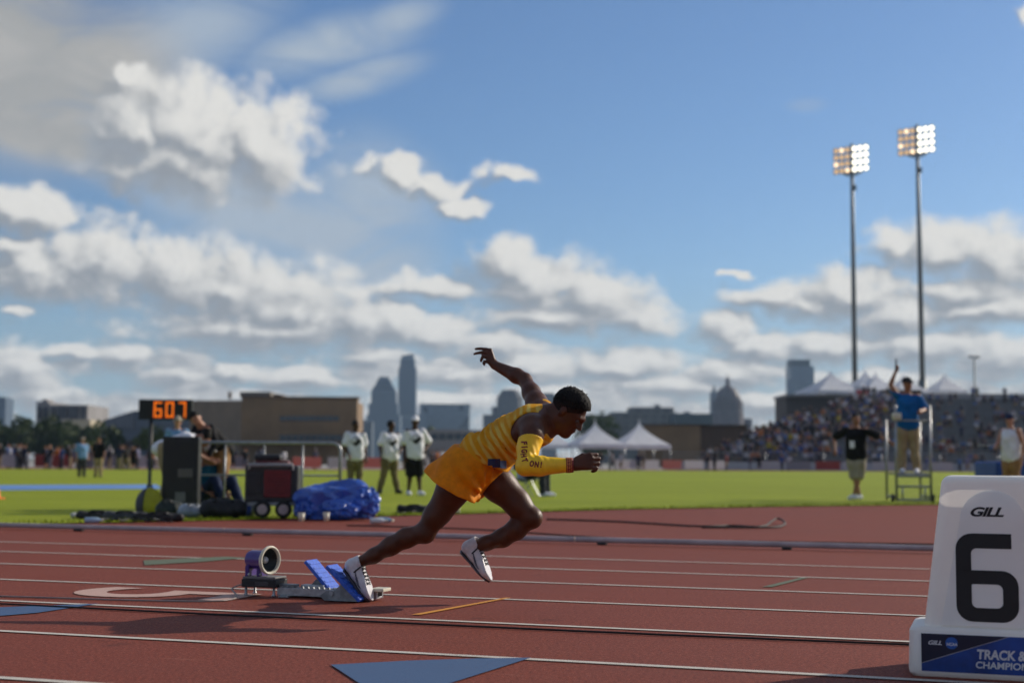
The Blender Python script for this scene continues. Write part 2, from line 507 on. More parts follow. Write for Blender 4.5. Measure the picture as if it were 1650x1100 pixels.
# ------------------------------------------------------------------ implicit surfaces for bodies and cloth
class Field:
    def __init__(self, lo, hi, h):
        self.h = h
        self.lo = np.array(lo, float) - 3 * h
        self.n = np.ceil((np.array(hi, float) + 3 * h - self.lo) / h).astype(int) + 1
        self.F = np.full(self.n, 1.0, np.float32)

    def _win(self, lo, hi):
        i0 = np.clip(np.floor((lo - self.lo) / self.h).astype(int), 0, self.n)
        i1 = np.clip(np.ceil((hi - self.lo) / self.h).astype(int) + 1, 0, self.n)
        if np.any(i1 <= i0):
            return None
        ax = [((np.arange(i0[k], i1[k]) * self.h) + self.lo[k]).astype(np.float32) for k in range(3)]
        X, Y, Z = np.meshgrid(*ax, indexing='ij', sparse=True)
        return (slice(i0[0], i1[0]), slice(i0[1], i1[1]), slice(i0[2], i1[2])), X, Y, Z

    def _merge(self, sl, d, k):
        A = self.F[sl]
        if k > 0:
            hh = np.maximum(k - np.abs(A - d), 0) / k
            self.F[sl] = np.minimum(A, d) - hh * hh * k * 0.25
        else:
            self.F[sl] = np.minimum(A, d)

    def cone(self, a, b, ra, rb, k=0.02):
        a, b = np.array(a, float), np.array(b, float)
        mg = max(ra, rb) + k + 4 * self.h
        wn = self._win(np.minimum(a, b) - mg, np.maximum(a, b) + mg)
        if wn is None:
            return self
        sl, X, Y, Z = wn
        ab = b - a
        L = max(float(ab @ ab), 1e-9)
        px, py, pz = X - a[0], Y - a[1], Z - a[2]
        t = np.clip((px * ab[0] + py * ab[1] + pz * ab[2]) / L, 0, 1)
        d = np.sqrt((px - t * ab[0]) ** 2 + (py - t * ab[1]) ** 2 + (pz - t * ab[2]) ** 2) - (ra + (rb - ra) * t)
        self._merge(sl, d, k)
        return self

    def chain(self, pts, rs, k=0.02):
        for i in range(len(pts) - 1):
            self.cone(pts[i], pts[i + 1], rs[i], rs[i + 1], k)
        return self

    def _ell(self, c, R, r, mg):
        c, r = np.array(c, float), np.array(r, float)
        R = np.array(R, float)                       # rows are the axes
        ext = np.sqrt(((R * r[:, None]) ** 2).sum(0)) + mg
        wn = self._win(c - ext, c + ext)
        if wn is None:
            return None
        sl, X, Y, Z = wn
        px, py, pz = X - c[0], Y - c[1], Z - c[2]
        q = [R[i, 0] * px + R[i, 1] * py + R[i, 2] * pz for i in range(3)]
        k0 = np.sqrt(sum((q[i] / r[i]) ** 2 for i in range(3)))
        k1 = np.sqrt(sum((q[i] / r[i] ** 2) ** 2 for i in range(3))) + 1e-9
        return sl, k0 * (k0 - 1) / k1

    def ell(self, c, r, R=None, k=0.02):
        e = self._ell(c, np.eye(3) if R is None else R, r, k + 4 * self.h)
        if e is not None:
            self._merge(e[0], e[1], k)
        return self

    def cut_ell(self, c, r, R=None, k=0.0):
        e = self._ell(c, np.eye(3) if R is None else R, r, k + 4 * self.h)
        if e is not None:
            sl, d = e
            A, d = self.F[sl], -d
            if k > 0:
                hh = np.maximum(k - np.abs(A - d), 0) / k
                self.F[sl] = np.maximum(A, d) + hh * hh * k * 0.25
            else:
                self.F[sl] = np.maximum(A, d)
        return self

    def cut_plane(self, p, n):
        """remove the side the normal points to"""
        sl, X, Y, Z = self._win(self.lo, self.lo + self.n * self.h)
        n = np.array(n, float) / np.linalg.norm(n)
        self.F = np.maximum(self.F, ((X - p[0]) * n[0] + (Y - p[1]) * n[1] + (Z - p[2]) * n[2]).astype(np.float32))
        return self

    def warp(self, fn):
        sl, X, Y, Z = self._win(self.lo, self.lo + self.n * self.h)
        self.F = (self.F + fn(X, Y, Z)).astype(np.float32)
        return self

    def mesh(self):
        F = self.F
        S = F < 0
        nx, ny, nz = F.shape
        c = np.zeros((nx - 1, ny - 1, nz - 1), np.uint8)
        for i in (0, 1):
            for j in (0, 1):
                for k in (0, 1):
                    c += S[i:nx - 1 + i, j:ny - 1 + j, k:nz - 1 + k]
        act = (c > 0) & (c < 8)
        I = np.argwhere(act)
        idx = np.full(act.shape, -1, np.int32)
        idx[act] = np.arange(len(I))
        acc = np.zeros((len(I), 3))
        cnt = np.zeros(len(I))
        x, y, z = I.T
        corner = {}
        for i in (0, 1):
            for j in (0, 1):
                for k in (0, 1):
                    corner[(i, j, k)] = F[x + i, y + j, z + k]
        for a in corner:
            for ax in range(3):
                if a[ax] == 0:
                    b = tuple(1 if q == ax else a[q] for q in range(3))
                    fa, fb = corner[a], corner[b]
                    m_ = (fa < 0) != (fb < 0)
                    t = np.where(m_, fa / np.where(m_, fa - fb, 1), 0)
                    for q in range(3):
                        acc[:, q] += np.where(m_, (t if q == ax else a[q]), 0)
                    cnt += m_
        V = (I + acc / cnt[:, None]) * self.h + self.lo
        quads = []
        for ax in range(3):
            sa = [slice(None)] * 3
            sb = [slice(None)] * 3
            sa[ax], sb[ax] = slice(0, -1), slice(1, None)
            A, B = S[tuple(sa)], S[tuple(sb)]
            E = np.argwhere(A != B)
            if len(E) == 0:
                continue
            o1, o2 = [q for q in range(3) if q != ax]
            ok = (E[:, o1] > 0) & (E[:, o2] > 0) & (E[:, o1] < F.shape[o1] - 1) & (E[:, o2] < F.shape[o2] - 1)
            E = E[ok]
            ins = A[tuple(E.T)]
            ids = []
            for (p_, q_) in ((0, 0), (1, 0), (1, 1), (0, 1)):
                D = E.copy()
                D[:, o1] -= p_
                D[:, o2] -= q_
                ids.append(idx[tuple(D.T)])
            Q = np.stack(ids, 1)
            flip = ins if ax == 1 else ~ins
            Q[flip] = Q[flip][:, ::-1]
            quads.append(Q)
        Q = np.concatenate(quads)
        Q = Q[(Q >= 0).all(1)][:, ::-1]
        return V, Q

    def obj(self, name, material, parent=None, origin=(0, 0, 0), iters=1):
        V, Q = self.mesh()
        if iters:
            V = relax(V, Q, iters)
        return link(name, np_mesh(name, V - np.array(origin), Q, material), parent)


def relax(V, Q, iters=1, f=0.5):
    for _ in range(iters):
        S = np.zeros_like(V)
        n = np.zeros(len(V))
        for a, b in ((0, 1), (1, 2), (2, 3), (3, 0)):
            np.add.at(S, Q[:, a], V[Q[:, b]])
            np.add.at(n, Q[:, a], 1)
            np.add.at(S, Q[:, b], V[Q[:, a]])
            np.add.at(n, Q[:, b], 1)
        V = V + f * (S / np.maximum(n, 1)[:, None] - V)
    return V


def text_mesh(body, size=1.0, shear=0.0, offset=0.0, align='LEFT', space=1.0):
    """flat lettering as (verts, faces) in the xy plane"""
    cu = bpy.data.curves.new('lettering', 'FONT')
    cu.body = body
    cu.size = size
    cu.shear = shear
    cu.offset = offset
    cu.align_x = align
    cu.space_character = space
    cu.resolution_u = 6
    o = bpy.data.objects.new('lettering', cu)
    col.objects.link(o)
    dg = bpy.context.evaluated_depsgraph_get()
    me = o.evaluated_get(dg).to_mesh()
    V = [v.co.copy() for v in me.vertices]
    Fc = [tuple(p.vertices) for p in me.polygons]
    o.evaluated_get(dg).to_mesh_clear()
    bpy.data.objects.remove(o)
    bpy.data.curves.remove(cu)
    return V, Fc


def fit_text(body, w_, h_, **kw):
    """lettering scaled to a w_ x h_ box whose lower left corner is the origin"""
    V, Fc = text_mesh(body, **kw)
    x0, x1 = min(q.x for q in V), max(q.x for q in V)
    y0, y1 = min(q.y for q in V), max(q.y for q in V)
    return [Vector(((q.x - x0) / (x1 - x0) * w_, (q.y - y0) / (y1 - y0) * h_, 0)) for q in V], Fc


def solid_text(mb, V, Fc, M, th):
    """thin raised lettering: front face and rim"""
    from collections import Counter
    n = len(V)
    vs = [M @ Vector((q.x, q.y, 0)) for q in V] + [M @ Vector((q.x, q.y, th)) for q in V]
    fs = [tuple(n + i for i in f) for f in Fc]
    ed = Counter()
    for f in Fc:
        for a, b in zip(f, f[1:] + f[:1]):
            ed[(min(a, b), max(a, b))] += 1
    for f in Fc:
        for a, b in zip(f, f[1:] + f[:1]):
            if ed[(min(a, b), max(a, b))] == 1:
                fs.append((a, b, n + b, n + a))
    mb.add(vs, fs)

# ------------------------------------------------------------------ the ground: plain, track, infield, painted marks
def track_material():
    m = bpy.data.materials.new('track_rubber')
    m.use_nodes = True
    t = m.node_tree
    t.nodes.clear()
    b = NB(t)
    pos = b.new('ShaderNodeTexCoord').outputs['Object']
    grain = b.noise(pos, 150, 2, 0.7)
    grit = b.noise(pos, 60, 4, 0.7)
    patch = b.noise(pos, 0.55, 5, 0.6)
    streak = b.noise(b.v('MULTIPLY', pos, (0.5, 6.0, 1.0)), 1.1, 4, 0.6)
    c = b.mix(b.ramp(grit, 0.36, 0.66), (0.115, 0.024, 0.015, 1), (0.258, 0.062, 0.036, 1))
    c = b.mix(b.ramp(grain, 0.58, 0.70), c, (0.37, 0.165, 0.115, 1))
    c = b.mix(b.m('MULTIPLY', b.ramp(grain, 0.40, 0.28), 0.8), c, (0.045, 0.016, 0.014, 1))
    c = b.mix(b.m('MULTIPLY', b.ramp(patch, 0.42, 0.75), 0.30), c, (0.125, 0.042, 0.033, 1))
    c = b.mix(b.m('MULTIPLY', b.ramp(streak, 0.52, 0.8), 0.18), c, (0.25, 0.09, 0.066, 1))
    # spike wear and scuffs run along the lanes; a few dark stains
    ca_, sa_ = math.cos(LANE_A), math.sin(LANE_A)
    lu = b.v('DOT_PRODUCT', pos, (ca_, -sa_, 0))
    lv = b.v('DOT_PRODUCT', pos, (sa_, ca_, 0))
    scuff = b.noise(b.xyz(b.m('MULTIPLY', lu, 1.6), b.m('MULTIPLY', lv, 22.0), 0.0), 1.0, 4, 0.65)
    c = b.mix(b.m('MULTIPLY', b.ramp(scuff, 0.60, 0.74), 0.45), c, (0.30, 0.125, 0.090, 1))
    c = b.mix(b.m('MULTIPLY', b.ramp(scuff, 0.36, 0.24), 0.50), c, (0.070, 0.022, 0.017, 1))
    stain = b.noise(pos, 2.3, 3, 0.5)
    c = b.mix(b.m('MULTIPLY', b.ramp(stain, 0.66, 0.74), 0.45), c, (0.060, 0.020, 0.016, 1))
    p = b.new('ShaderNodeBsdfPrincipled')
    t.links.new(c, p.inputs['Base Color'])
    p.inputs['Roughness'].default_value = 0.72
    p.inputs['Specular IOR Level'].default_value = 0.12
    bn = b.new('ShaderNodeBump')
    bn.inputs['Strength'].default_value = 1.0
    bn.inputs['Distance'].default_value = 0.0022
    t.links.new(b.m('MULTIPLY_ADD', grain, 0.6, b.m('MULTIPLY', grit, 0.6)), bn.inputs['Height'])
    t.links.new(bn.outputs[0], p.inputs['Normal'])
    t.links.new(p.outputs[0], b.new('ShaderNodeOutputMaterial').inputs['Surface'])
    return m


def paint_material(key, color, worn=(0.150, 0.052, 0.042, 1), cover=0.33):
    """road paint sprayed on rubber granules: the granules show through"""
    m = bpy.data.materials.new(key)
    m.use_nodes = True
    t = m.node_tree
    t.nodes.clear()
    b = NB(t)
    pos = b.new('ShaderNodeTexCoord').outputs['Object']
    g = b.noise(pos, 170, 2, 0.7)
    g2 = b.noise(pos, 3.5, 4, 0.6)
    f = b.ramp(b.m('MULTIPLY_ADD', g2, 0.35, g), cover + 0.12, cover + 0.30)
    c = b.mix(f, worn, tuple(color) + (1,))
    p = b.new('ShaderNodeBsdfPrincipled')
    t.links.new(c, p.inputs['Base Color'])
    p.inputs['Roughness'].default_value = 0.75
    p.inputs['Specular IOR Level'].default_value = 0.2
    bn = b.new('ShaderNodeBump')
    bn.inputs['Distance'].default_value = 0.0018
    t.links.new(g, bn.inputs['Height'])
    t.links.new(bn.outputs[0], p.inputs['Normal'])
    t.links.new(p.outputs[0], b.new('ShaderNodeOutputMaterial').inputs['Surface'])
    MATS[key] = m
    return m


def grass_material():
    m = bpy.data.materials.new('mown_grass')
    m.use_nodes = True
    t = m.node_tree
    t.nodes.clear()
    b = NB(t)
    pos = b.new('ShaderNodeTexCoord').outputs['Object']
    fine = b.noise(pos, 55, 4, 0.7)
    mid = b.noise(b.v('MULTIPLY', pos, (0.35, 1.2, 1)), 1.0, 5, 0.6)
    big = b.noise(b.v('MULTIPLY', pos, (0.25, 1.0, 1)), 0.18, 4, 0.55)
    c = b.mix(b.ramp(fine, 0.3, 0.7), (0.150, 0.200, 0.006, 1), (0.350, 0.405, 0.022, 1))
    c = b.mix(b.m('MULTIPLY', b.ramp(mid, 0.45, 0.75), 0.45), c, (0.38, 0.385, 0.035, 1))
    c = b.mix(b.m('MULTIPLY', b.ramp(big, 0.42, 0.62), 0.40), c, (0.19, 0.24, 0.012, 1))
    p = b.new('ShaderNodeBsdfPrincipled')
    t.links.new(c, p.inputs['Base Color'])
    p.inputs['Roughness'].default_value = 0.8
    p.inputs['Specular IOR Level'].default_value = 0.15
    p.inputs['Sheen Weight'].default_value = 0.0
    bn = b.new('ShaderNodeBump')
    bn.inputs['Distance'].default_value = 0.03
    t.links.new(b.noise(pos, 30, 4, 0.7), bn.inputs['Height'])
    t.links.new(bn.outputs[0], p.inputs['Normal'])
    t.links.new(p.outputs[0], b.new('ShaderNodeOutputMaterial').inputs['Surface'])
    MATS['grass'] = m
    return m


TRACK_M = track_material()
GRASS_M = grass_material()
PAINT_W = paint_material('line_paint', (0.56, 0.52, 0.46), cover=0.33)
PAINT_NUM = paint_material('numeral_paint', (0.50, 0.33, 0.28), cover=0.30)
PAINT_B = paint_material('blue_paint', (0.060, 0.110, 0.215), cover=0.26)
PAINT_G = paint_material('green_paint', (0.115, 0.150, 0.10), cover=0.36)
PAINT_Y = paint_material('yellow_paint', (0.62, 0.27, 0.045), cover=0.25)

gd = MB()
gd.sheet([(-6000, -300, 0), (6000, -300, 0), (6000, 9000, 0), (-6000, 9000, 0)])
ground = tag(gd.obj('ground', mat('dry_ground', (0.16, 0.15, 0.11), 0.9, 0.3, 0.05)), kind='structure')
ground.location.z = -0.03

TRK = thing('running_track', 'red rubber running track with painted white lane lines', 'track')
tag(TRK, kind='structure')
del TRK['category']
tk = MB()
tk.sheet([(-120, -25, 0), (140, -25, 0), (140, 157, 0), (20, 157, 0), (-20, 122, 0), (-120, 96, 0)])
tk.obj('track_surface', TRACK_M, TRK)
for k in range(-2, 7):
    mb = MB()
    v = LANE_0 + k * LANE_W
    hw = 0.023
    N = 24
    for i in range(N):
        u0, u1 = -40 + 70 * i / N, -40 + 70 * (i + 1) / N
        mb.sheet([lane_pt(u0, v - hw, 0), lane_pt(u1, v - hw, 0), lane_pt(u1, v + hw, 0), lane_pt(u0, v + hw, 0)])
    mb.obj('lane_line', PAINT_W, TRK, loc=(0, 0, 0.004))


def ground_mark(name, pts, material, z=0.0045):
    ps = [G(*q) for q in pts]
    c = sum(ps, Vector()) / len(ps)
    mb = MB()
    mb.sheet([q - c for q in ps])
    return mb.obj(name, material, TRK, loc=(c.x, c.y, z))


ground_mark('stagger_mark', [(533, 1072), (655, 1065.5), (760, 1062), (856, 1060.5), (700, 1110), (600, 1116)], PAINT_B)['label'] = 'blue painted triangle in the nearest lane'
ground_mark('stagger_mark', [(-90, 1003), (-60, 987), (0, 979), (160, 973), (60, 988), (0, 993)], PAINT_B)['label'] = 'blue painted triangle at the left edge'
ground_mark('stagger_mark', [(231, 903), (362, 897), (402, 899), (330, 905), (233, 911)], PAINT_G)['label'] = 'faded green painted triangle'
ground_mark('start_line', [(662, 991), (678, 991), (824, 963.5), (814, 963.5)], PAINT_Y)['label'] = 'short yellow start line'
ground_mark('start_line', [(1228, 946), (1245, 946), (1303, 931), (1290, 931)], PAINT_G)['label'] = 'faint green start line'
# lane numeral, read by the runner: its head points down the track
V5, F5 = fit_text('5', 0.52, 1.05, offset=0.012)
c0 = G(262, 958)
u0, v0 = c0.dot(E1), c0.dot(E2)
mb = MB()
mb.add([lane_pt(u0 - 0.55 + q.y, v0 + 0.28 - q.x, 0) for q in V5], F5)
mb.obj('lane_numeral', PAINT_NUM, TRK, loc=(0, 0, 0.0048))['label'] = 'pale painted lane number'

# infield: its near edge swings away from the lanes to the right
near = [G(-500, 858), G(0, 846), G(300, 840), G(560, 833.5), G(760, 828), G(1000, 821), G(1250, 816.5), G(1490, 813.5), G(1800, 811), G(2300, 810)]
far = [Vector((95, 150, 0)), Vector((60, 148, 0)), Vector((25, 138, 0)), Vector((0, 122, 0)), Vector((-20, 102, 0)), Vector((-60, 84, 0))]
mb = MB()
mb.sheet([(q.x, q.y, 0) for q in near] + [(q.x, q.y, 0) for q in far])
infield = tag(mb.obj('infield_grass', GRASS_M, loc=(0, 0, 0.012)), kind='structure')
# short turf standing up along the edge of the grass, too dense to count
bl_v, bl_f = [], []
rg = random.Random(5)
for i in range(len(near) - 1):
    a, b = near[i], near[i + 1]
    n = int((b - a).length * 170)
    for j in range(n):
        q = a.lerp(b, rg.random())
        q = q + Vector((rg.gauss(0, 0.02), abs(rg.gauss(0, 0.28)), 0))
        if abs(q.x / q.y) > 0.42:
            continue
        h, an, ww = rg.uniform(0.02, 0.05), rg.uniform(0, 6.28), rg.uniform(0.004, 0.008)
        dx_, dy_ = math.cos(an) * ww, math.sin(an) * ww
        o = len(bl_v)
        bl_v += [(q.x - dx_, q.y - dy_, 0.012), (q.x + dx_, q.y + dy_, 0.012), (q.x + rg.gauss(0, 0.012), q.y + rg.gauss(0, 0.012), 0.012 + h)]
        bl_f.append((o, o + 1, o + 2))
tag(mesh_obj('grass', bl_v, bl_f, GRASS_M), 'short mown grass fringe along the edge of the infield', kind='stuff')
mb = MB()
q0, q1, q2, q3 = G(-160, 792), G(262, 788), G(252, 781), G(-140, 783)
mb.sheet([(q.x, q.y, 0) for q in (q0, q1, q2, q3)])
tag(mb.obj('blue_runway', mat('runway_blue', (0.10, 0.24, 0.55), 0.5, 0.2, 0.6), loc=(0, 0, 0.018)), kind='structure')
# concrete apron beyond the far straight
mb = MB()
mb.sheet([(-300, 96, 0), (-20, 121, 0), (20, 156, 0), (300, 156, 0), (300, 420, 0), (-300, 420, 0)])
tag(mb.obj('apron', mat('concrete', (0.30, 0.29, 0.27), 0.85, 0.15, 0.4), loc=(0, 0, -0.012)), kind='structure')

# ------------------------------------------------------------------ the runner
SKIN = mat('deep_brown_skin', (0.078, 0.0265, 0.0120), 0.44, 0.16, 14, bump=0.0010, bscale=260, spec=0.32)
GOLD = mat('gold_knit', (0.92, 0.32, 0.003), 0.62, 0.10, 30, bump=0.0008, bscale=700, spec=0.25, trans=0.30)
GOLD2 = mat('gold_mesh', (0.88, 0.47, 0.045), 0.66, 0.10, 25, bump=0.0010, bscale=600, spec=0.2, trans=0.20)
SLEEVE = mat('sleeve_gold', (0.90, 0.55, 0.02), 0.42, 0.06, 30, spec=0.4)
HAIR = mat('black_hair', (0.012, 0.011, 0.010), 0.75, 0.4, 160, bump=0.004, bscale=240, spec=0.2)
SHOE_W = mat('silver_white', (0.60, 0.58, 0.60), 0.36, 0.10, 40, bump=0.0006, bscale=300, spec=0.5)
BLACK = mat('black_matte', (0.018, 0.018, 0.019), 0.55, 0.2, 30)
MAROON = mat('cardinal_print', (0.20, 0.018, 0.014), 0.55, 0.12, 40)

RUN_C = 7.03


def J(px, py, s):
    """joint seen at a measured spot, in the vertical plane along the lane, s metres to the runner's left"""
    d = pix_ray(px, py)
    o = Vector((0, 0, CAM_H))
    t = (RUN_C + s - o.dot(E2)) / d.dot(E2)
    return o + d * t


def rows(*a):
    return [tuple(v) for v in a]


def build_runner():
    foot = J(580, 968, -0.10)
    org = Vector((foot.x, foot.y, 0))
    t = thing('person', 'sprinter in gold singlet and shorts driving out of the starting blocks', 'person', org)
    O = (org.x, org.y, 0)
    hipR, hipL = J(752, 752, -0.088), J(776, 754, 0.088)
    kneeR, kneeL = J(685, 857, -0.10), J(855, 833, 0.12)
    ankR, ankL = J(578, 906, -0.10), J(763, 880, 0.10)
    pel, wai, rib, che = J(766, 742, 0), J(795, 722, 0), J(828, 703, 0), J(856, 689, 0.0)
    nck = J(882, 674, 0.01)
    shR, shL = J(856, 689, -0.165), J(872, 664, 0.175)
    elR, wrR = J(846, 751, -0.32), J(924, 749, -0.25)
    elL, wrL = J(846, 612, 0.36), J(797, 588, 0.42)
    T = (nck - pel).normalized()
    U = E2.copy()
    N = T.cross(U).normalized()
    if N.z < 0:
        N = -N
    R = rows(T, U, N)

    def trunk(f, g=0.0, k=0.05):
        f.ell(pel, (0.122 + g, 0.158 + g, 0.106 + g), R, k)
        f.ell(wai, (0.148 + g, 0.130 + g, 0.090 + g), R, k)
        f.ell(rib, (0.162 + g, 0.150 + g, 0.106 + g), R, k)
        f.ell(che + T * 0.01, (0.112 + g, 0.168 + g, 0.098 + g), R, k)
        f.cone(shR + T * 0.005, J(798, 724, -0.075), 0.058 + g, 0.055 + g, k)
        f.cone(shL + T * 0.005, J(800, 716, 0.075), 0.058 + g, 0.055 + g, k)

    V = Vector
    f = Field((org.x - 0.15, org.y - 1.35, 0.02), (org.x + 1.45, org.y + 0.75, 1.42), 0.0052)
    trunk(f)
    f.cone(che + T * 0.06, nck + T * 0.02, 0.080, 0.057, 0.05)                       # trapezius
    f.cone(shR, nck, 0.050, 0.055, 0.04).cone(shL, nck, 0.050, 0.055, 0.04)
    HC = J(916, 664, 0.01)
    HS = 0.935
    Hu = (E1 * 0.66 + E3 * 0.75).normalized()
    Hf = (E1 * 0.75 - E3 * 0.66).normalized()
    Hs = E2.copy()
    RH = rows(Hf, Hs, Hu)

    def h(x, y, z):
        return HC + (Hf * x + Hs * y + Hu * z) * HS

    f.cone(nck - T * 0.03, h(-0.045, 0, -0.045), 0.060, 0.050, 0.03)
    f.cone(J(884, 690, 0), h(-0.005, 0, -0.065), 0.050, 0.045, 0.03)
    # arms
    f.chain([shR, J(857, 700, -0.215), elR.lerp(shR, 0.45), elR], [0.060, 0.056, 0.047, 0.038], 0.03)
    f.chain([elR, elR.lerp(wrR, 0.3), wrR], [0.040, 0.043, 0.027], 0.02)
    f.chain([shL, shL.lerp(elL, 0.28), shL.lerp(elL, 0.6), elL], [0.060, 0.055, 0.046, 0.036], 0.03)
    f.chain([elL, elL.lerp(wrL, 0.28), wrL], [0.038, 0.041, 0.025], 0.02)
    # legs
    f.chain([hipR, hipR.lerp(kneeR, 0.35), hipR.lerp(kneeR, 0.75), kneeR], [0.094, 0.080, 0.060, 0.050], 0.03)
    f.cone(hipR + V((0.02, 0, -0.03)), hipR.lerp(kneeR, 0.7) + V((0.025, 0, 0.0)), 0.075, 0.048, 0.03)
    f.chain([kneeR, J(655, 866, -0.10), J(630, 879, -0.10), J(602, 895, -0.10), ankR], [0.047, 0.049, 0.046, 0.036, 0.028], 0.03)
    f.ell(J(687, 861, -0.10), (0.028, 0.034, 0.030), None, 0.04)
    f.chain([hipL, hipL.lerp(kneeL, 0.35), hipL.lerp(kneeL, 0.75), kneeL], [0.098, 0.086, 0.066, 0.054], 0.03)
    f.cone(hipL + V((0, 0, 0.02)), hipL.lerp(kneeL, 0.7) + V((0.01, 0, 0.02)), 0.078, 0.05, 0.03)
    f.chain([kneeL, J(832, 852, 0.115), J(810, 866, 0.11), J(783, 875, 0.10), ankL], [0.048, 0.051, 0.046, 0.035, 0.029], 0.03)
    f.ell(J(862, 835, 0.12), (0.028, 0.034, 0.034), None, 0.04)
    # head
    f.ell(h(-0.014, 0, 0.030), tuple(v_ * HS for v_ in (0.098, 0.075, 0.088)), RH, 0.02)
    f.ell(h(0.028, 0, -0.030), tuple(v_ * HS for v_ in (0.064, 0.060, 0.082)), RH, 0.03)
    f.cone(h(-0.020, 0.046, -0.055), h(0.060, 0.014, -0.098), 0.020, 0.020, 0.03)
    f.cone(h(-0.020, -0.046, -0.055), h(0.060, -0.014, -0.098), 0.020, 0.020, 0.03)
    f.ell(h(0.070, 0, -0.098), tuple(v_ * HS for v_ in (0.020, 0.022, 0.019)), RH, 0.02)
    f.cone(h(0.078, 0.034, 0.020), h(0.086, 0, 0.022), 0.012, 0.013, 0.015)
    f.cone(h(0.078, -0.034, 0.020), h(0.086, 0, 0.022), 0.012, 0.013, 0.015)
    f.cut_ell(h(0.090, 0.030, 0.002), tuple(v_ * HS for v_ in (0.016, 0.018, 0.011)), RH, 0.012)
    f.cut_ell(h(0.090, -0.030, 0.002), tuple(v_ * HS for v_ in (0.016, 0.018, 0.011)), RH, 0.012)
    f.cone(h(0.088, 0, 0.008), h(0.107, 0, -0.026), 0.008, 0.0125, 0.010)
    for s in (-1, 1):
        f.ell(h(0.094, s * 0.014, -0.030), tuple(v_ * HS for v_ in (0.012, 0.009, 0.008)), RH, 0.006)
        f.ell(h(-0.012, s * 0.074, -0.006), tuple(v_ * HS for v_ in (0.018, 0.010, 0.030)), RH, 0.008)
    f.ell(h(0.087, 0, -0.056), tuple(v_ * HS for v_ in (0.015, 0.025, 0.009)), RH, 0.006)
    f.ell(h(0.083, 0, -0.070), tuple(v_ * HS for v_ in (0.015, 0.023, 0.0095)), RH, 0.006)
    # right hand: loosely closed, thumb side up, back of the hand outwards
    W = wrR
    fw = (J(962, 741, -0.235) - W).normalized()
    up = (E3 - fw * fw.z).normalized()
    inn = fw.cross(up).normalized()
    if inn.dot(E2) < 0:
        inn = -inn
    for i, (o, L) in enumerate(((0.034, 0.092), (0.012, 0.096), (-0.010, 0.091), (-0.030, 0.083))):
        k1 = W + fw * L + up * o
        f.cone(W + fw * 0.012 + up * o * 0.45, k1, 0.017, 0.0115, 0.012)
        ln = (0.040, 0.044, 0.041, 0.033)[i]
        k2 = k1 + fw * ln * 0.72 + inn * ln * 0.62 - up * 0.006
        k3 = k2 - fw * ln * 0.30 + inn * ln * 0.60 - up * 0.010
        k4 = k3 - fw * ln * 0.55 + inn * 0.004 - up * 0.003
        f.chain([k1, k2, k3, k4], [0.0108, 0.0100, 0.0092, 0.0080], 0.002)
    f.chain([W + fw * 0.02 + up * 0.024 + inn * 0.008, W + fw * 0.052 + up * 0.036 + inn * 0.026, W + fw * 0.083 + up * 0.026 + inn * 0.036,
             W + fw * 0.104 + up * 0.014 + inn * 0.040], [0.016, 0.0135, 0.0115, 0.0095], 0.006)
    # left hand: open, swung high behind
    sL = 0.42
    kn = [J(790, 564, sL), J(787, 569, sL - 0.005), J(785.5, 575.5, sL - 0.01), J(787, 582.5, sL - 0.015)]
    tips = [[J(779, 562, sL), J(772, 561.5, sL), J(766, 562.3, sL)], [J(777, 567.5, sL - 0.01), J(770, 568.6, sL - 0.02), J(764, 570.2, sL - 0.02)],
            [J(778, 574.5, sL - 0.03), J(775.8, 578.5, sL - 0.04), J(775, 582, sL - 0.035)], [J(781, 582.5, sL - 0.035), J(779.3, 585, sL - 0.045), J(780.5, 587.5, sL - 0.04)]]
    for i in range(4):
        f.cone(wrL, kn[i], 0.017, 0.0125, 0.012)
        f.chain([kn[i]] + tips[i], [0.0112, 0.0095, 0.0085, 0.0070], 0.002)
    f.chain([wrL + V((0.0, 0, 0.0)), J(790, 580, sL + 0.03), J(783, 574, sL + 0.055), J(777, 571, sL + 0.07)], [0.017, 0.0135, 0.0115, 0.0085], 0.006)
    body = f.obj('body', SKIN, t, O, 1)
    # eyes
    eye_m = mat('eye', (0.07, 0.055, 0.05), 0.2, 0.05, 5, spec=0.6)
    for s in (-1, 1):
        mb = MB()
        mb.lathe([(0.0125 * math.sin(math.pi * (i + 0.5) / 8), -0.0125 * math.cos(math.pi * (i + 0.5) / 8)) for i in range(8)], 12, Matrix.Translation(h(0.0745, s * 0.030, 0.001) - org))
        e = mb.obj('eye', eye_m, t, True)
        mb = MB()
        c = h(0.0745, s * 0.030, 0.001) + Hf * 0.0118 - org
        mb.lathe([(0.0055, 0), (0.004, 0.0012), (0.001, 0.0016)], 10, Matrix.Translation(c) @ Hf.to_track_quat('Z', 'Y').to_matrix().to_4x4())
        mb.obj('iris', BLACK, e, True)
    # hair: tight high-top with a crisp edge
    f = Field(HC - V((0.16, 0.16, 0.16)), HC + V((0.2, 0.16, 0.2)), 0.004)
    f.ell(h(-0.020, 0, 0.036), tuple(v_ * HS for v_ in (0.099, 0.0765, 0.090)), RH, 0)
    f.ell(h(-0.010, 0, 0.068), tuple(v_ * HS for v_ in (0.090, 0.068, 0.064)), RH, 0.03)
    f.ell(h(0.018, 0, 0.082), tuple(v_ * HS for v_ in (0.062, 0.056, 0.044)), RH, 0.03)
    f.warp(lambda X, Y, Z: 0.0030 * np.sin(X * 620 + 3 * np.sin(Z * 300)) * np.sin(Y * 580 + 2) * np.sin(Z * 610 + 1))
    f.cut_plane(h(0.074, 0, 0.054), tuple(Hf * 0.60 - Hu * 0.70))
    f.cut_plane(h(-0.01, 0, 0.018), tuple(-Hu * 0.80 + Hf * 0.55))
    f.cut_plane(h(-0.10, 0, -0.035), tuple(-Hu))
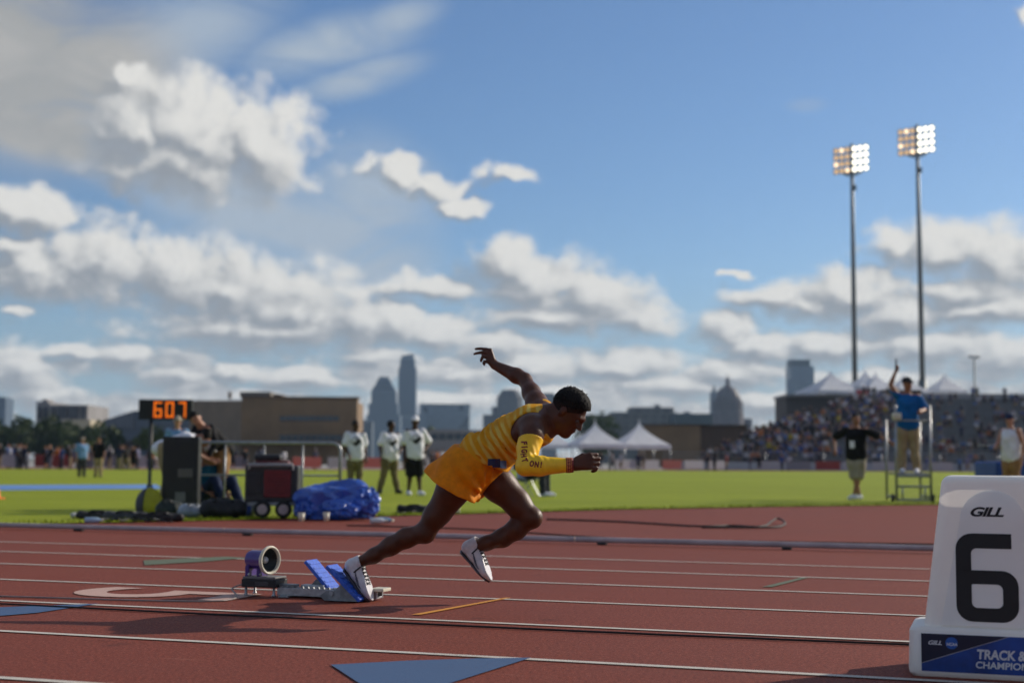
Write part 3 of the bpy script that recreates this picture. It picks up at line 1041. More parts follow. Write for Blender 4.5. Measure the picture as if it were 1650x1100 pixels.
    hr = f.obj('hair', HAIR, t, O, 0)
    rgh = random.Random(4)                                                       # tight curls standing off the surface
    pv_ = list(hr.data.polygons)
    cv, cf_ = [], []
    for _ in range(7000):
        po = rgh.choice(pv_)
        if po.normal.dot(Hu) < -0.35:
            continue
        c_ = po.center + Vector((rgh.gauss(0, 0.0015), rgh.gauss(0, 0.0015), rgh.gauss(0, 0.0015)))
        dd = (po.normal + Vector((rgh.gauss(0, 0.5), rgh.gauss(0, 0.5), rgh.gauss(0, 0.5)))).normalized()
        sd_ = dd.orthogonal().normalized() * 0.0026
        L_ = rgh.uniform(0.004, 0.015)
        k_ = len(cv)
        cv += [c_ - sd_, c_ + sd_, c_ + dd * L_]
        cf_.append((k_, k_ + 1, k_ + 2))
    tag(mesh_obj('curls', cv, cf_, HAIR, hr), kind='stuff')
    f = Field(HC - V((0.16, 0.16, 0.16)), HC + V((0.2, 0.16, 0.2)), 0.004)      # faded sides
    f.ell(h(-0.015, 0, 0.029), tuple(v_ * HS for v_ in (0.1005, 0.0778, 0.0905)), RH, 0)
    f.cut_plane(h(-0.005, 0, -0.012), tuple(-Hu * 0.80 + Hf * 0.60))
    f.cut_plane(h(0.072, 0, 0.050), tuple(Hf))
    f.obj('faded_side_hair', mat('short_hair', (0.020, 0.0105, 0.0075), 0.7, 0.3, 200, bump=0.001, bscale=500, spec=0.15), hr, O, 0)

    # singlet: close over the back, ribbed with stretch folds, loose at the hem
    f = Field((org.x + 0.45, org.y - 0.85, 0.45), (org.x + 1.25, org.y + 0.5, 1.25), 0.0055)
    trunk(f, 0.010, 0.05)
    f.cone(J(800, 742, -0.05), J(775, 750, -0.06), 0.075, 0.085, 0.04)
    f.cone(J(800, 742, 0.05), J(775, 750, 0.06), 0.075, 0.085, 0.04)
    f.ell(pel + T * 0.045, (0.075, 0.186, 0.136), R, 0.03)
    f.cone(che + T * 0.05, nck + T * 0.005, 0.100, 0.070, 0.05)

    def folds(X, Y, Z):
        a = (X - pel.x) * T.x + (Y - pel.y) * T.y + (Z - pel.z) * T.z
        b = (X - pel.x) * N.x + (Y - pel.y) * N.y + (Z - pel.z) * N.z
        e = np.clip((a + 0.02) * 6, 0, 1) * np.clip((0.34 - a) * 8, 0, 1)
        return -0.0095 * e * np.sin(a * 150 + 7 * b + 1.6 * np.sin(b * 26) + 1.2 * np.sin(Y * 31)) - 0.002 * np.sin(a * 61 + b * 40)

    f.warp(folds)
    hem = J(742, 722, 0).lerp(J(806, 752, 0), 0.5)
    hd = (J(806, 752, 0) - J(727, 712, 0)).normalized()
    f.cut_plane(hem, tuple(-(U.cross(hd)) if (U.cross(hd)).dot(T) > 0 else U.cross(hd)))
    f.cut_plane(nck + T * 0.005, tuple(T * 0.8 - N * 0.25))
    f.cut_ell(nck + T * 0.05 - N * 0.015, (0.085, 0.075, 0.10), R, 0.01)
    for s, c in ((-1, J(853, 690, -0.21)), (1, J(858, 672, 0.22))):
        f.cut_ell(c + U * s * 0.02, (0.112, 0.160, 0.104), R, 0.01)
    knit = bpy.data.materials.new('striped_gold_knit')
    knit.use_nodes = True
    kt = knit.node_tree
    kt.nodes.clear()
    kb = NB(kt)
    kp = kb.v('SUBTRACT', kb.new('ShaderNodeTexCoord').outputs['Object'], tuple(pel - org))
    ka = kb.m('ADD', kb.v('DOT_PRODUCT', kp, tuple(T)), kb.m('MULTIPLY', kb.v('DOT_PRODUCT', kp, tuple(N)), 0.10))
    ka = kb.m('MULTIPLY_ADD', kb.noise(kp, 14, 3, 0.5), 0.016, ka)
    st_ = kb.ramp(kb.m('SINE', kb.m('MULTIPLY', ka, 165.0)), -0.5, 0.8)
    st_ = kb.m('MULTIPLY', st_, kb.ramp(kb.noise(kp, 7, 2), 0.30, 0.62))
    kc = kb.mix(st_, (0.90, 0.41, 0.010, 1), (0.97, 0.72, 0.16, 1))
    ks = kb.new('ShaderNodeBsdfPrincipled')
    kt.links.new(kc, ks.inputs['Base Color'])
    ks.inputs['Roughness'].default_value = 0.62
    ks.inputs['Specular IOR Level'].default_value = 0.2
    kbn = kb.new('ShaderNodeBump')
    kbn.inputs['Distance'].default_value = 0.0012
    kt.links.new(kb.noise(kp, 420, 3), kbn.inputs['Height'])
    kt.links.new(kbn.outputs[0], ks.inputs['Normal'])
    ktr = kb.new('ShaderNodeBsdfTranslucent')
    kt.links.new(kc, ktr.inputs['Color'])
    kmx = kb.new('ShaderNodeMixShader')
    kmx.inputs[0].default_value = 0.3
    kt.links.new(ks.outputs[0], kmx.inputs[1])
    kt.links.new(ktr.outputs[0], kmx.inputs[2])
    kt.links.new(kmx.outputs[0], kb.new('ShaderNodeOutputMaterial').inputs['Surface'])
    sing = f.obj('singlet', knit, t, O, 1)
    # dark trim along the armhole is the body showing; the hip number peeks out under the hem
    # shorts
    f = Field((org.x + 0.2, org.y - 0.75, 0.35), (org.x + 1.15, org.y + 0.45, 1.05), 0.0055)
    f.ell(pel - T * 0.01, (0.128, 0.180, 0.124), R, 0.05)
    dR, dL = (kneeR - hipR).normalized(), (kneeL - hipL).normalized()
    f.cone(hipR - dR * 0.02, hipR + dR * 0.21 + V((-0.012, -0.02, 0)), 0.112, 0.150, 0.05)
    f.cone(hipR + V((-0.04, 0, 0.0)), J(705, 768, -0.08), 0.09, 0.075, 0.05)
    f.cone(hipL - dL * 0.02, hipL + dL * 0.20, 0.116, 0.120, 0.05)
    f.cone(hipR + V((0.0, -0.02, -0.02)), J(744, 796, -0.12), 0.10, 0.075, 0.05)

    def folds2(X, Y, Z):
        th = np.arctan2((Y - hipR.y), (X - hipR.x) + 0.6 * (Z - hipR.z))
        g = np.clip((pel.z + 0.05 - Z) * 5, 0, 1)
        return -0.010 * g * np.sin(th * 8 + Z * 14) - 0.006 * g * np.sin(X * 70 + Y * 34 + Z * 22)

    f.warp(folds2)
    wd_ = (J(822, 748, 0) - J(727, 710, 0)).normalized()
    wn_ = U.cross(wd_)
    wn_ = wn_ if wn_.dot(T) > 0 else -wn_
    f.cut_plane(J(727, 710, 0).lerp(J(822, 748, 0), 0.5) + wn_ * 0.004, tuple(wn_))
    # each leg opening is cut square to its thigh
    sl, X, Y, Z = f._win(f.lo, f.lo + f.n * f.h)
    def pl(p, n):
        return ((X - p.x) * n.x + (Y - p.y) * n.y + (Z - p.z) * n.z).astype(np.float32)
    hemR = J(727, 785, -0.1)
    hemL = J(799, 777, 0.1)
    nR = (dR + E3 * -0.15).normalized()
    side = pl(J(766, 790, 0.0), (E1 * 0.85 + E3 * 0.25 + E2 * 0.55).normalized())
    cut = np.where(side < 0, pl(hemR, nR), pl(hemL, dL))
    f.F = np.maximum(f.F, cut)
    # hollow the legs so the cloth ends in an open hem
    f2 = Field(f.lo + 3 * f.h, f.lo + 3 * f.h, f.h)
    f2.lo, f2.n = f.lo, f.n
    f2.F = np.full(f.n, 1.0, np.float32)
    f2.cone(hipR + dR * 0.06, hipR + dR * 0.40 + V((-0.012, -0.02, 0)), 0.098, 0.150, 0.02)
    f2.cone(hipL + dL * 0.06, hipL + dL * 0.40, 0.094, 0.118, 0.02)
    f.F = np.maximum(f.F, -f2.F)
    f.obj('shorts', GOLD, t, O, 1)
    # sleeve on the near arm
    f = Field((elR.x - 0.12, elR.y - 0.12, elR.z - 0.1), (wrR.x + 0.05, shR.y + 0.1, shR.z + 0.05), 0.0042)
    f.chain([shR, J(857, 700, -0.215), elR.lerp(shR, 0.45), elR], [0.066, 0.061, 0.052, 0.043], 0.03)
    f.chain([elR, elR.lerp(wrR, 0.3), wrR], [0.046, 0.048, 0.0325], 0.02)
    aU = (elR - shR).normalized()
    f.warp(lambda X, Y, Z: 0.0016 * np.sin(((X - elR.x) * 1.0 + (Z - elR.z) * 0.4) * 190 + Y * 60) * np.exp(-(((X - elR.x - 0.05) / 0.07) ** 2 + ((Z - elR.z - 0.04) / 0.06) ** 2)))
    f.cut_plane(J(856, 707, -0.235), tuple(-aU * 0.9 - E3 * -0.35))
    f.cut_plane(wrR - fw * 0.002, tuple(fw))
    sv = f.obj('arm_sleeve', SLEEVE, t, O, 1)
    # cuff band with a printed block pattern
    mb = MB()
    ax = (wrR - elR).normalized()
    Mc = Matrix.Translation(wrR - ax * 0.036 - org) @ ax.to_track_quat('Z', 'Y').to_matrix().to_4x4()
    mb.lathe([(0.0300, 0), (0.0385, 0.0), (0.0372, 0.018), (0.0362, 0.036), (0.0300, 0.036)], 28, Mc, False, False)
    cf = mb.obj('cuff', MAROON, sv, True)
    mb = MB()
    for i in range(14):
        a0 = i * 2 * math.pi / 14
        for (z0, z1, da, db) in ((0.004, 0.008, 0.0, 0.40), (0.014, 0.018, 0.08, 0.44), (0.024, 0.028, 0.0, 0.32), (0.008, 0.024, 0.30, 0.38)):
            q = []
            for (z, a) in ((z0, a0 + da), (z0, a0 + db), (z1, a0 + db), (z1, a0 + da)):
                r = 0.0392 - z * 0.062
                q.append(Mc @ Vector((r * math.cos(a), r * math.sin(a), z)))
            mb.sheet(q)
    mb.obj('cuff_pattern', mat('cuff_gold', (0.55, 0.20, 0.05), 0.5), sv)
    # lettering down the sleeve, laid onto the cloth
    me = sv.data
    bvh = BVHTree.FromPolygons([v.co.copy() for v in me.vertices], [tuple(p.vertices) for p in me.polygons])
    mb = MB()
    spots = [('F', 845, 713.5, -82), ('I', 845.5, 720, -80), ('G', 845, 726.5, -78), ('H', 844.3, 733.5, -76), ('T', 845.8, 741.5, -66), ('O', 857, 746.5, -6), ('N', 865, 747.8, -4), ('!', 872, 748.2, -4)]
    right, upv = Vector((1, 0, 0)), Vector((0, 0, 1))
    for ch, px, py, an in spots:
        wd = {'I': 0.009, '!': 0.008, 'O': 0.022, 'N': 0.022}.get(ch, 0.0195)
        Vt, Ft = fit_text(ch, wd, 0.029, offset=0.055, shear=0.12)
        bm = bmesh.new()
        vs = [bm.verts.new((q.x - wd / 2, q.y - 0.015, 0)) for q in Vt]
        for ff in Ft:
            try:
                bm.faces.new([vs[i] for i in ff])
            except ValueError:
                pass
        bmesh.ops.triangulate(bm, faces=bm.faces[:])
        bmesh.ops.subdivide_edges(bm, edges=[e for e in bm.edges if e.calc_length() > 0.008], cuts=1)
        bm.verts.index_update()
        ca, sa = math.cos(math.radians(an)), math.sin(math.radians(an))
        base = J(px, py, -0.5)
        pts, ok = [], True
        for q in bm.verts:
            x, y = q.co.x * ca - q.co.y * sa, q.co.x * sa + q.co.y * ca
            s0 = base + right * x + upv * y - org
            d = (s0 + org - Vector((0, 0, CAM_H))).normalized()
            hit = bvh.ray_cast(s0, d, 1.0)
            if hit[0] is None:
                hit = bvh.find_nearest(s0 + d * 0.15)
            pts.append(hit[0] + hit[1] * 0.0016 if hit[1].dot(d) < 0 else hit[0] - hit[1] * 0.0016)
        mb.add(pts, [tuple(v.index for v in ff.verts) for ff in bm.faces])
        bm.free()
    mb.obj('sleeve_lettering', MAROON, sv)
    # hip number: a small blue patch on the belly side of the singlet
    me = sing.data
    bvh = BVHTree.FromPolygons([v.co.copy() for v in me.vertices], [tuple(p.vertices) for p in me.polygons])
    for nm, mm, (x0, x1, y0, y1) in (('hip_number', mat('bib_navy', (0.012, 0.03, 0.10), 0.5), (786, 806, 739, 753)), ('hip_number', mat('bib_blue', (0.10, 0.24, 0.48), 0.5), (806, 816, 742, 754))):
        mb = MB()
        nx_, ny_ = 6, 5
        grid = []
        for j in range(ny_):
            for i in range(nx_):
                s0 = J(x0 + (x1 - x0) * i / (nx_ - 1), y0 + (y1 - y0) * j / (ny_ - 1), -0.4)
                d = (s0 - Vector((0, 0, CAM_H))).normalized()
                hit = bvh.ray_cast(s0 - org, d, 1.0)
                loc = hit[0] if hit[0] is not None else bvh.find_nearest(s0 - org + d * 0.3)[0]
                grid.append(loc - d * 0.004)
        mb.add(grid, [(j * nx_ + i, j * nx_ + i + 1, (j + 1) * nx_ + i + 1, (j + 1) * nx_ + i) for j in range(ny_ - 1) for i in range(nx_ - 1)])
        mb.obj(nm, mm, sing, True)

    # spikes: silver shoes with dark laces
    def shoe(heel, toe, upv, s):
        fwd = (toe - heel).normalized()
        lat = E2.copy()
        upn = fwd.cross(lat).normalized()
        if upn.dot(upv) < 0:
            upn = -upn
        L = (toe - heel).length

        def q(a, b, c=0.0):
            return heel + fwd * a * L + upn * b + lat * c
        RS = rows(fwd, lat, upn)
        f = Field(np.minimum(heel, toe) - 0.12, np.maximum(heel, toe) + 0.12, 0.0042)
        f.chain([q(0.12, 0.036), q(0.35, 0.036), q(0.62, 0.034, 0.004 * s), q(0.78, 0.030, 0.006 * s), q(0.92, 0.022, 0.004 * s)], [0.034, 0.032, 0.036, 0.037, 0.021], 0.02)
        f.cone(q(0.13, 0.05), q(0.19, 0.092), 0.036, 0.038, 0.02)
        f.cone(q(0.30, 0.06), q(0.55, 0.046), 0.026, 0.024, 0.02)
        f.cut_plane(q(0.2, 0.104), tuple(upn + fwd * 0.45))
        f.cut_ell(q(0.21, 0.108), (0.034, 0.030, 0.035), RS, 0.008)
        f.cut_plane(q(0.3, 0.0), tuple(-upn))
        so = f.obj('shoe', SHOE_W, t, O, 1)
        mb = MB()
        out = [q(0.03, 0.002, 0), q(0.10, 0.002, -0.028), q(0.4, 0.002, -0.028), q(0.70, 0.002, -0.040), q(0.9, 0.002, -0.026), q(0.985, 0.004, 0), q(0.9, 0.002, 0.026), q(0.70, 0.002, 0.040), q(0.4, 0.002, 0.028), q(0.10, 0.002, 0.028)]
        n = len(out)
        vs = [p - org for p in out] + [p - upn * 0.010 - org for p in out]
        mb.add(vs, [tuple(range(n)), tuple(range(2 * n - 1, n - 1, -1))] + [(i, n + i, n + (i + 1) % n, (i + 1) % n) for i in range(n)])
        mb.obj('sole', mat('sole_dark', (0.05, 0.045, 0.06), 0.4), so)
        mb = MB()
        sv_ = BVHTree.FromPolygons([v.co.copy() for v in so.data.vertices], [tuple(p.vertices) for p in so.data.polygons])
        for i in range(5):
            a = 0.36 + 0.075 * i
            for (c0_, c1_, da) in ((-0.022, 0.022, 0.02), (-0.022, 0.022, -0.02)):
                pts = []
                for j in range(7):
                    c = c0_ + (c1_ - c0_) * j / 6
                    s0 = q(a + da * (j / 3 - 1), 0.16, c) - org
                    hit = sv_.ray_cast(s0, -upn, 0.3)
                    if hit[0] is not None:
                        pts.append(hit[0] + upn * 0.002)
                if len(pts) > 2:
                    mb.tube(pts, 0.0036, 5)
        mb.obj('laces', BLACK, so)
        mb = MB()                                    # dark collar lining and ankle strap
        ring = []
        for j in range(15):
            an = math.pi * (j / 14 - 0.5) * 1.15
            s0 = q(0.30, 0.070, 0.0) + lat * 0.15 * math.sin(an) + upn * 0.15 * math.cos(an) - org
            tg = q(0.30, 0.045, 0.0) - org
            hit = sv_.ray_cast(s0, (tg - s0).normalized(), 0.3)
            if hit[0] is not None:
                ring.append(hit[0] + (s0 - tg).normalized() * 0.001)
        if len(ring) > 3:
            mb.tube(ring, 0.0045, 6)
            mb.obj('strap', BLACK, so, True)
        for sd in (-1, 1):                           # dark flash along the flank
            mb = MB()
            pts = []
            for j in range(9):
                a = 0.30 + 0.36 * j / 8
                b = 0.052 - 0.036 * math.sin(j / 8 * 1.6)
                s0 = q(a, b, sd * 0.12) - org
                hit = sv_.ray_cast(s0, -lat * sd, 0.3)
                if hit[0] is not None:
                    pts.append(hit[0] + lat * sd * 0.0008)
            if len(pts) > 3:
                mb.tube(pts, [0.002 + 0.004 * math.sin(math.pi * i / (len(pts) - 1)) for i in range(len(pts))], 6)
                mb.obj('side_flash', mat('shoe_grey', (0.10, 0.10, 0.13), 0.4), so, True)

    shoe(J(553, 912, -0.10), J(597, 970, -0.10), E1 + E3, 1)
    shoe(J(741, 884, 0.10), J(790, 938, 0.10), E1 + E3, -1)
    return t


runner = build_runner()

# ------------------------------------------------------------------ starting block, horn, lane marker, rail, cables
ALU = mat('cast_aluminium', (0.36, 0.36, 0.37), 0.45, 0.25, 22, bump=0.0012, bscale=90, metal=0.55)
GREY = mat('grey_metal', (0.24, 0.25, 0.26), 0.5, 0.25, 20, bump=0.001, bscale=90, metal=0.3)
CREAM = mat('cream_plastic', (0.62, 0.58, 0.46), 0.4, 0.06, 20)
BLUE_PAD = mat('blue_pedal', (0.035, 0.115, 0.55), 0.55, 0.22, 60, bump=0.0012, bscale=260)
VIOLET = mat('violet_plastic', (0.055, 0.025, 0.19), 0.35, 0.08, 12, coat=0.2)
U_REF = -3.172


def build_block():
    t = thing('starting_block', 'aluminium starting block with two blue pedals under the sprinter', 'starting block', lane_pt(U_REF, RUN_C), -LANE_A)
    mb = MB()
    mb.bbox(-0.52, 0.07, -0.042, -0.030, 0.010, 0.052, 0.003).bbox(-0.52, 0.07, 0.030, 0.042, 0.010, 0.052, 0.003).bbox(-0.52, 0.07, -0.0305, 0.0305, 0.012, 0.022, 0.002)
    mb.obj('centre_rail', ALU, t)
    for i in range(18):
        mb = MB()
        x = -0.50 + i * 0.031
        mb.prism([(x, 0.052), (x + 0.014, 0.052), (x + 0.010, 0.062), (x + 0.004, 0.062)], -0.040, -0.028, Matrix(((1, 0, 0, 0), (0, 0, 1, 0), (0, 1, 0, 0), (0, 0, 0, 1))))
        mb.obj('rail_tooth', GREY, t)
    for (yc, xb, xt, zt, w_) in ((-0.115, 0.030, -0.165, 0.172, 0.125), (0.110, -0.225, -0.400, 0.178, 0.135)):
        d = Vector((xt - xb, 0, zt)).normalized()
        nrm = Vector((-d.z, 0, d.x))
        if nrm.x < 0:
            nrm = -nrm
        L = math.hypot(xt - xb, zt)
        M = Matrix((( d.x, 0, nrm.x, xb), (0, 1, 0, yc), (d.z, 0, nrm.z, 0.0), (0, 0, 0, 1)))
        M = Matrix(((d.x, 0.0, nrm.x, xb), (0.0, 1.0, 0.0, yc), (d.z, 0.0, nrm.z, 0.012), (0, 0, 0, 1)))
        mb = MB()
        mb.bbox(0.0, L, -w_ / 2, w_ / 2, -0.010, 0.010, 0.004, M)
        pd = mb.obj('pedal', BLUE_PAD, t)
        mb = MB()
        for i in range(7):
            a = 0.02 + i * (L - 0.04) / 6.5
            mb.bbox(a, a + 0.012, -w_ / 2 + 0.008, w_ / 2 - 0.008, 0.0105, 0.0135, 0.001, M)
        tag(mb.obj('grip_ribs', BLUE_PAD, pd), kind='stuff')
        # cast bracket behind the pedal
        mb = MB()
        Mz = Matrix(((1, 0, 0, 0), (0, 0, 1, yc), (0, 1, 0, 0), (0, 0, 0, 1)))
        mb.prism([(xb - 0.01, 0.006), (xb - 0.21, 0.006), (xb - 0.235, 0.03), (xb - 0.20, 0.055), (xb - 0.145, 0.062), (xb - 0.115, 0.095), (xb - 0.098, 0.090)], -0.045, 0.045, Mz)
        mb.obj('pedal_bracket', GREY, t)
        mb = MB()
        sgn = -1 if yc < 0 else 1
        mb.bbox(xb - 0.19, xb - 0.05, min(yc * 0.25, yc * 0.8), max(yc * 0.25, yc * 0.8), 0.040, 0.066, 0.006)
        mb.obj('clamp', ALU, t)
        mb = MB()
        mb.tube([(xb - 0.165, yc - 0.055, 0.045), (xb - 0.165, yc + 0.055, 0.045)], 0.012, 10)
        mb.obj('pivot_pin', ALU, t)
    mb = MB()
    mb.bbox(0.035, 0.115, -0.06, 0.045, 0.050, 0.068, 0.005)
    mb.obj('front_plate', CREAM, t)
    mb = MB()
    mb.bbox(0.020, 0.046, -0.05, 0.04, 0.005, 0.052, 0.005)
    mb.obj('front_leg', CREAM, t)
    mb = MB()
    mb.bbox(-0.50, -0.44, -0.07, 0.07, 0.002, 0.0105, 0.002)
    mb.obj('rear_plate', GREY, t)


def build_horn():
    t = thing('start_horn', 'violet horn loudspeaker with cream rim on a black box behind the block', 'loudspeaker', lane_pt(U_REF - 0.62, RUN_C), -LANE_A)
    mb = MB()
    mb.bbox(-0.105, 0.105, -0.070, 0.070, 0.050, 0.094, 0.006)
    bx = mb.obj('control_box', BLACK, t)
    mb = MB()
    mb.bbox(-0.100, 0.100, -0.065, 0.065, 0.0945, 0.108, 0.004)
    mb.obj('box_lid', mat('grey_lid', (0.16, 0.155, 0.15), 0.6), t)
    mb = MB()
    mb.bbox(-0.02, 0.06, -0.0725, -0.0702, 0.060, 0.082, 0.0008)
    mb.obj('label_plate', mat('box_label', (0.05, 0.05, 0.055), 0.3), bx)
    for x in (-0.085, 0.085):
        for y in (-0.05, 0.05):
            mb = MB()
            mb.lathe([(0.011, 0.0), (0.011, 0.012), (0.007, 0.016), (0.007, 0.051)], 10, Matrix.Translation((x, y, 0)))
            mb.obj('foot', ALU, t, True)
    mb = MB()
    mb.bbox(0.095, 0.20, -0.026, 0.026, 0.054, 0.070, 0.003)
    mb.obj('link_bar', GREY, t)
    ax = Matrix.Rotation(math.radians(-16), 4, 'Z') @ Matrix.Rotation(math.radians(90), 4, 'Y')
    M = Matrix.Translation((-0.075, 0.0, 0.196)) @ ax
    mb = MB()
    mb.lathe([(0.030, -0.022), (0.046, -0.016), (0.050, 0.0), (0.051, 0.060), (0.056, 0.095), (0.066, 0.125), (0.066, 0.121), (0.040, 0.06)], 28, M, True, False)
    smooth_by_angle(mb.obj('horn_body', VIOLET, t), 35)
    mb = MB()
    mb.lathe([(0.0635, 0.118), (0.074, 0.118), (0.0785, 0.124), (0.0785, 0.134), (0.074, 0.139), (0.066, 0.137), (0.0635, 0.128), (0.0635, 0.118)], 32, M, False, False)
    mb.obj('rim', CREAM, t, True)
    mb = MB()
    mb.lathe([(0.066, 0.126), (0.055, 0.108), (0.035, 0.092), (0.020, 0.088)], 28, M, False, True)
    mb.obj('cone', mat('horn_dark', (0.012, 0.018, 0.016), 0.5), t, True)
    mb = MB()
    mb.lathe([(0.019, 0.088), (0.0185, 0.098), (0.014, 0.105), (0.005, 0.108)], 20, M, False, True)
    mb.obj('dust_cap', mat('dust_cap', (0.55, 0.56, 0.58), 0.3), t, True)
    for x in (-0.085, -0.015):
        mb = MB()
        mb.bbox(x - 0.012, x + 0.012, -0.045, 0.045, 0.106, 0.165, 0.004)
        mb.obj('bracket', VIOLET, t)
        mb = MB()
        mb.lathe([(0.008, 0), (0.008, 0.008), (0.004, 0.011)], 10, Matrix.Translation((x + 0.02, -0.05, 0.118)) @ Matrix.Rotation(math.pi / 2, 4, 'X'))
        mb.obj('bolt', ALU, t, True)


def cable(name, label, pts, r, material, n=6):
    c = Vector(pts[0])
    mb = MB()
    mb.tube([Vector(q) - c for q in pts], r, n)
    o = mb.obj(name, material, None, True, c)
    return tag(o, label, 'cable')


def wob(pts, n, amp, seed):
    """smooth path through points with slight waviness"""
    rg = random.Random(seed)
    pts = [Vector(q) for q in pts]
    out = []
    for i in range(len(pts) - 1):
        p0, p1, p2, p3 = pts[max(i - 1, 0)], pts[i], pts[i + 1], pts[min(i + 2, len(pts) - 1)]
        for j in range(n):
            t = j / n
            q = 0.5 * ((2 * p1) + (p2 - p0) * t + (2 * p0 - 5 * p1 + 4 * p2 - p3) * t * t + (3 * p1 - p0 - 3 * p2 + p3) * t ** 3)
            out.append(q + Vector((rg.gauss(0, amp), rg.gauss(0, amp), 0)))
    out.append(pts[-1])
    return out


build_block()
build_horn()
RUBBER = mat('black_rubber', (0.010, 0.010, 0.010), 0.6, 0.2, 30)
GREYWIRE = mat('grey_wire', (0.22, 0.20, 0.19), 0.5)
q0 = lane_pt(U_REF - 0.735, RUN_C - 0.02, 0.065)
cable('speaker_cable', 'thin grey wire running down from the violet horn to the track',
      wob([q0, lane_pt(U_REF - 0.80, RUN_C - 0.03, 0.035), G(380, 963, 0.006), G(330, 968, 0.006), G(200, 966, 0.006), G(0, 960, 0.006), G(-200, 955, 0.006)], 8, 0.002, 3), 0.0042, GREYWIRE)
cable('ground_cable', 'long black cable lying beside the white line in front of the sprinter',
      wob([G(-150, 966, 0.007), G(0, 972, 0.007), G(280, 986, 0.007), G(560, 999, 0.007), G(1000, 1019, 0.007), G(1470, 1038, 0.007), G(1750, 1050, 0.007)], 14, 0.0015, 4), 0.0050, RUBBER)
cable('ground_cable', 'thin dark cable across the red apron beyond the rail',
      wob([G(560, 846, 0.01), G(760, 852, 0.01), G(1000, 867, 0.01), G(1300, 873, 0.01), G(1700, 880, 0.01)], 10, 0.006, 5), 0.008, RUBBER)
cable('coiled_strap', 'dark strap with a raised loop lying on the red apron',
      wob([G(880, 836, 0.012), G(1000, 840, 0.012), G(1120, 847, 0.02), G(1180, 846, 0.02), G(1225, 848, 0.02), G(1240, 842, 0.03), G(1252, 835, 0.06), G(1262, 838, 0.05), G(1263, 845, 0.02), G(1240, 849, 0.02), G(1130, 849, 0.016)], 8, 0.006, 6), 0.012, mat('strap_dark', (0.035, 0.025, 0.022), 0.7))

# inner rail of the track
RAIL_V = 12.52
t = thing('track_rail', 'pale aluminium kerb rail along the inside lane', 'rail', lane_pt(0, RAIL_V), -LANE_A)
RAILM = mat('weathered_rail', (0.42, 0.34, 0.345), 0.8, 0.15, 3, spec=0.2)
for i in range(9):
    x0, x1 = -18 + i * 3.6, -18 + (i + 1) * 3.6 - 0.012
    mb = MB()
    mb.tube([(x0, 0, 0.042), (x1, 0, 0.042)], 0.026, 12)
    smooth_by_angle(mb.obj('rail_tube', RAILM, t), 50)
    for xx in (x0 + 0.25, x0 + 1.9):
        mb = MB()
        mb.bbox(xx - 0.04, xx + 0.04, -0.040, 0.040, 0.0, 0.022, 0.006)
        mb.obj('rail_foot', BLACK, t)


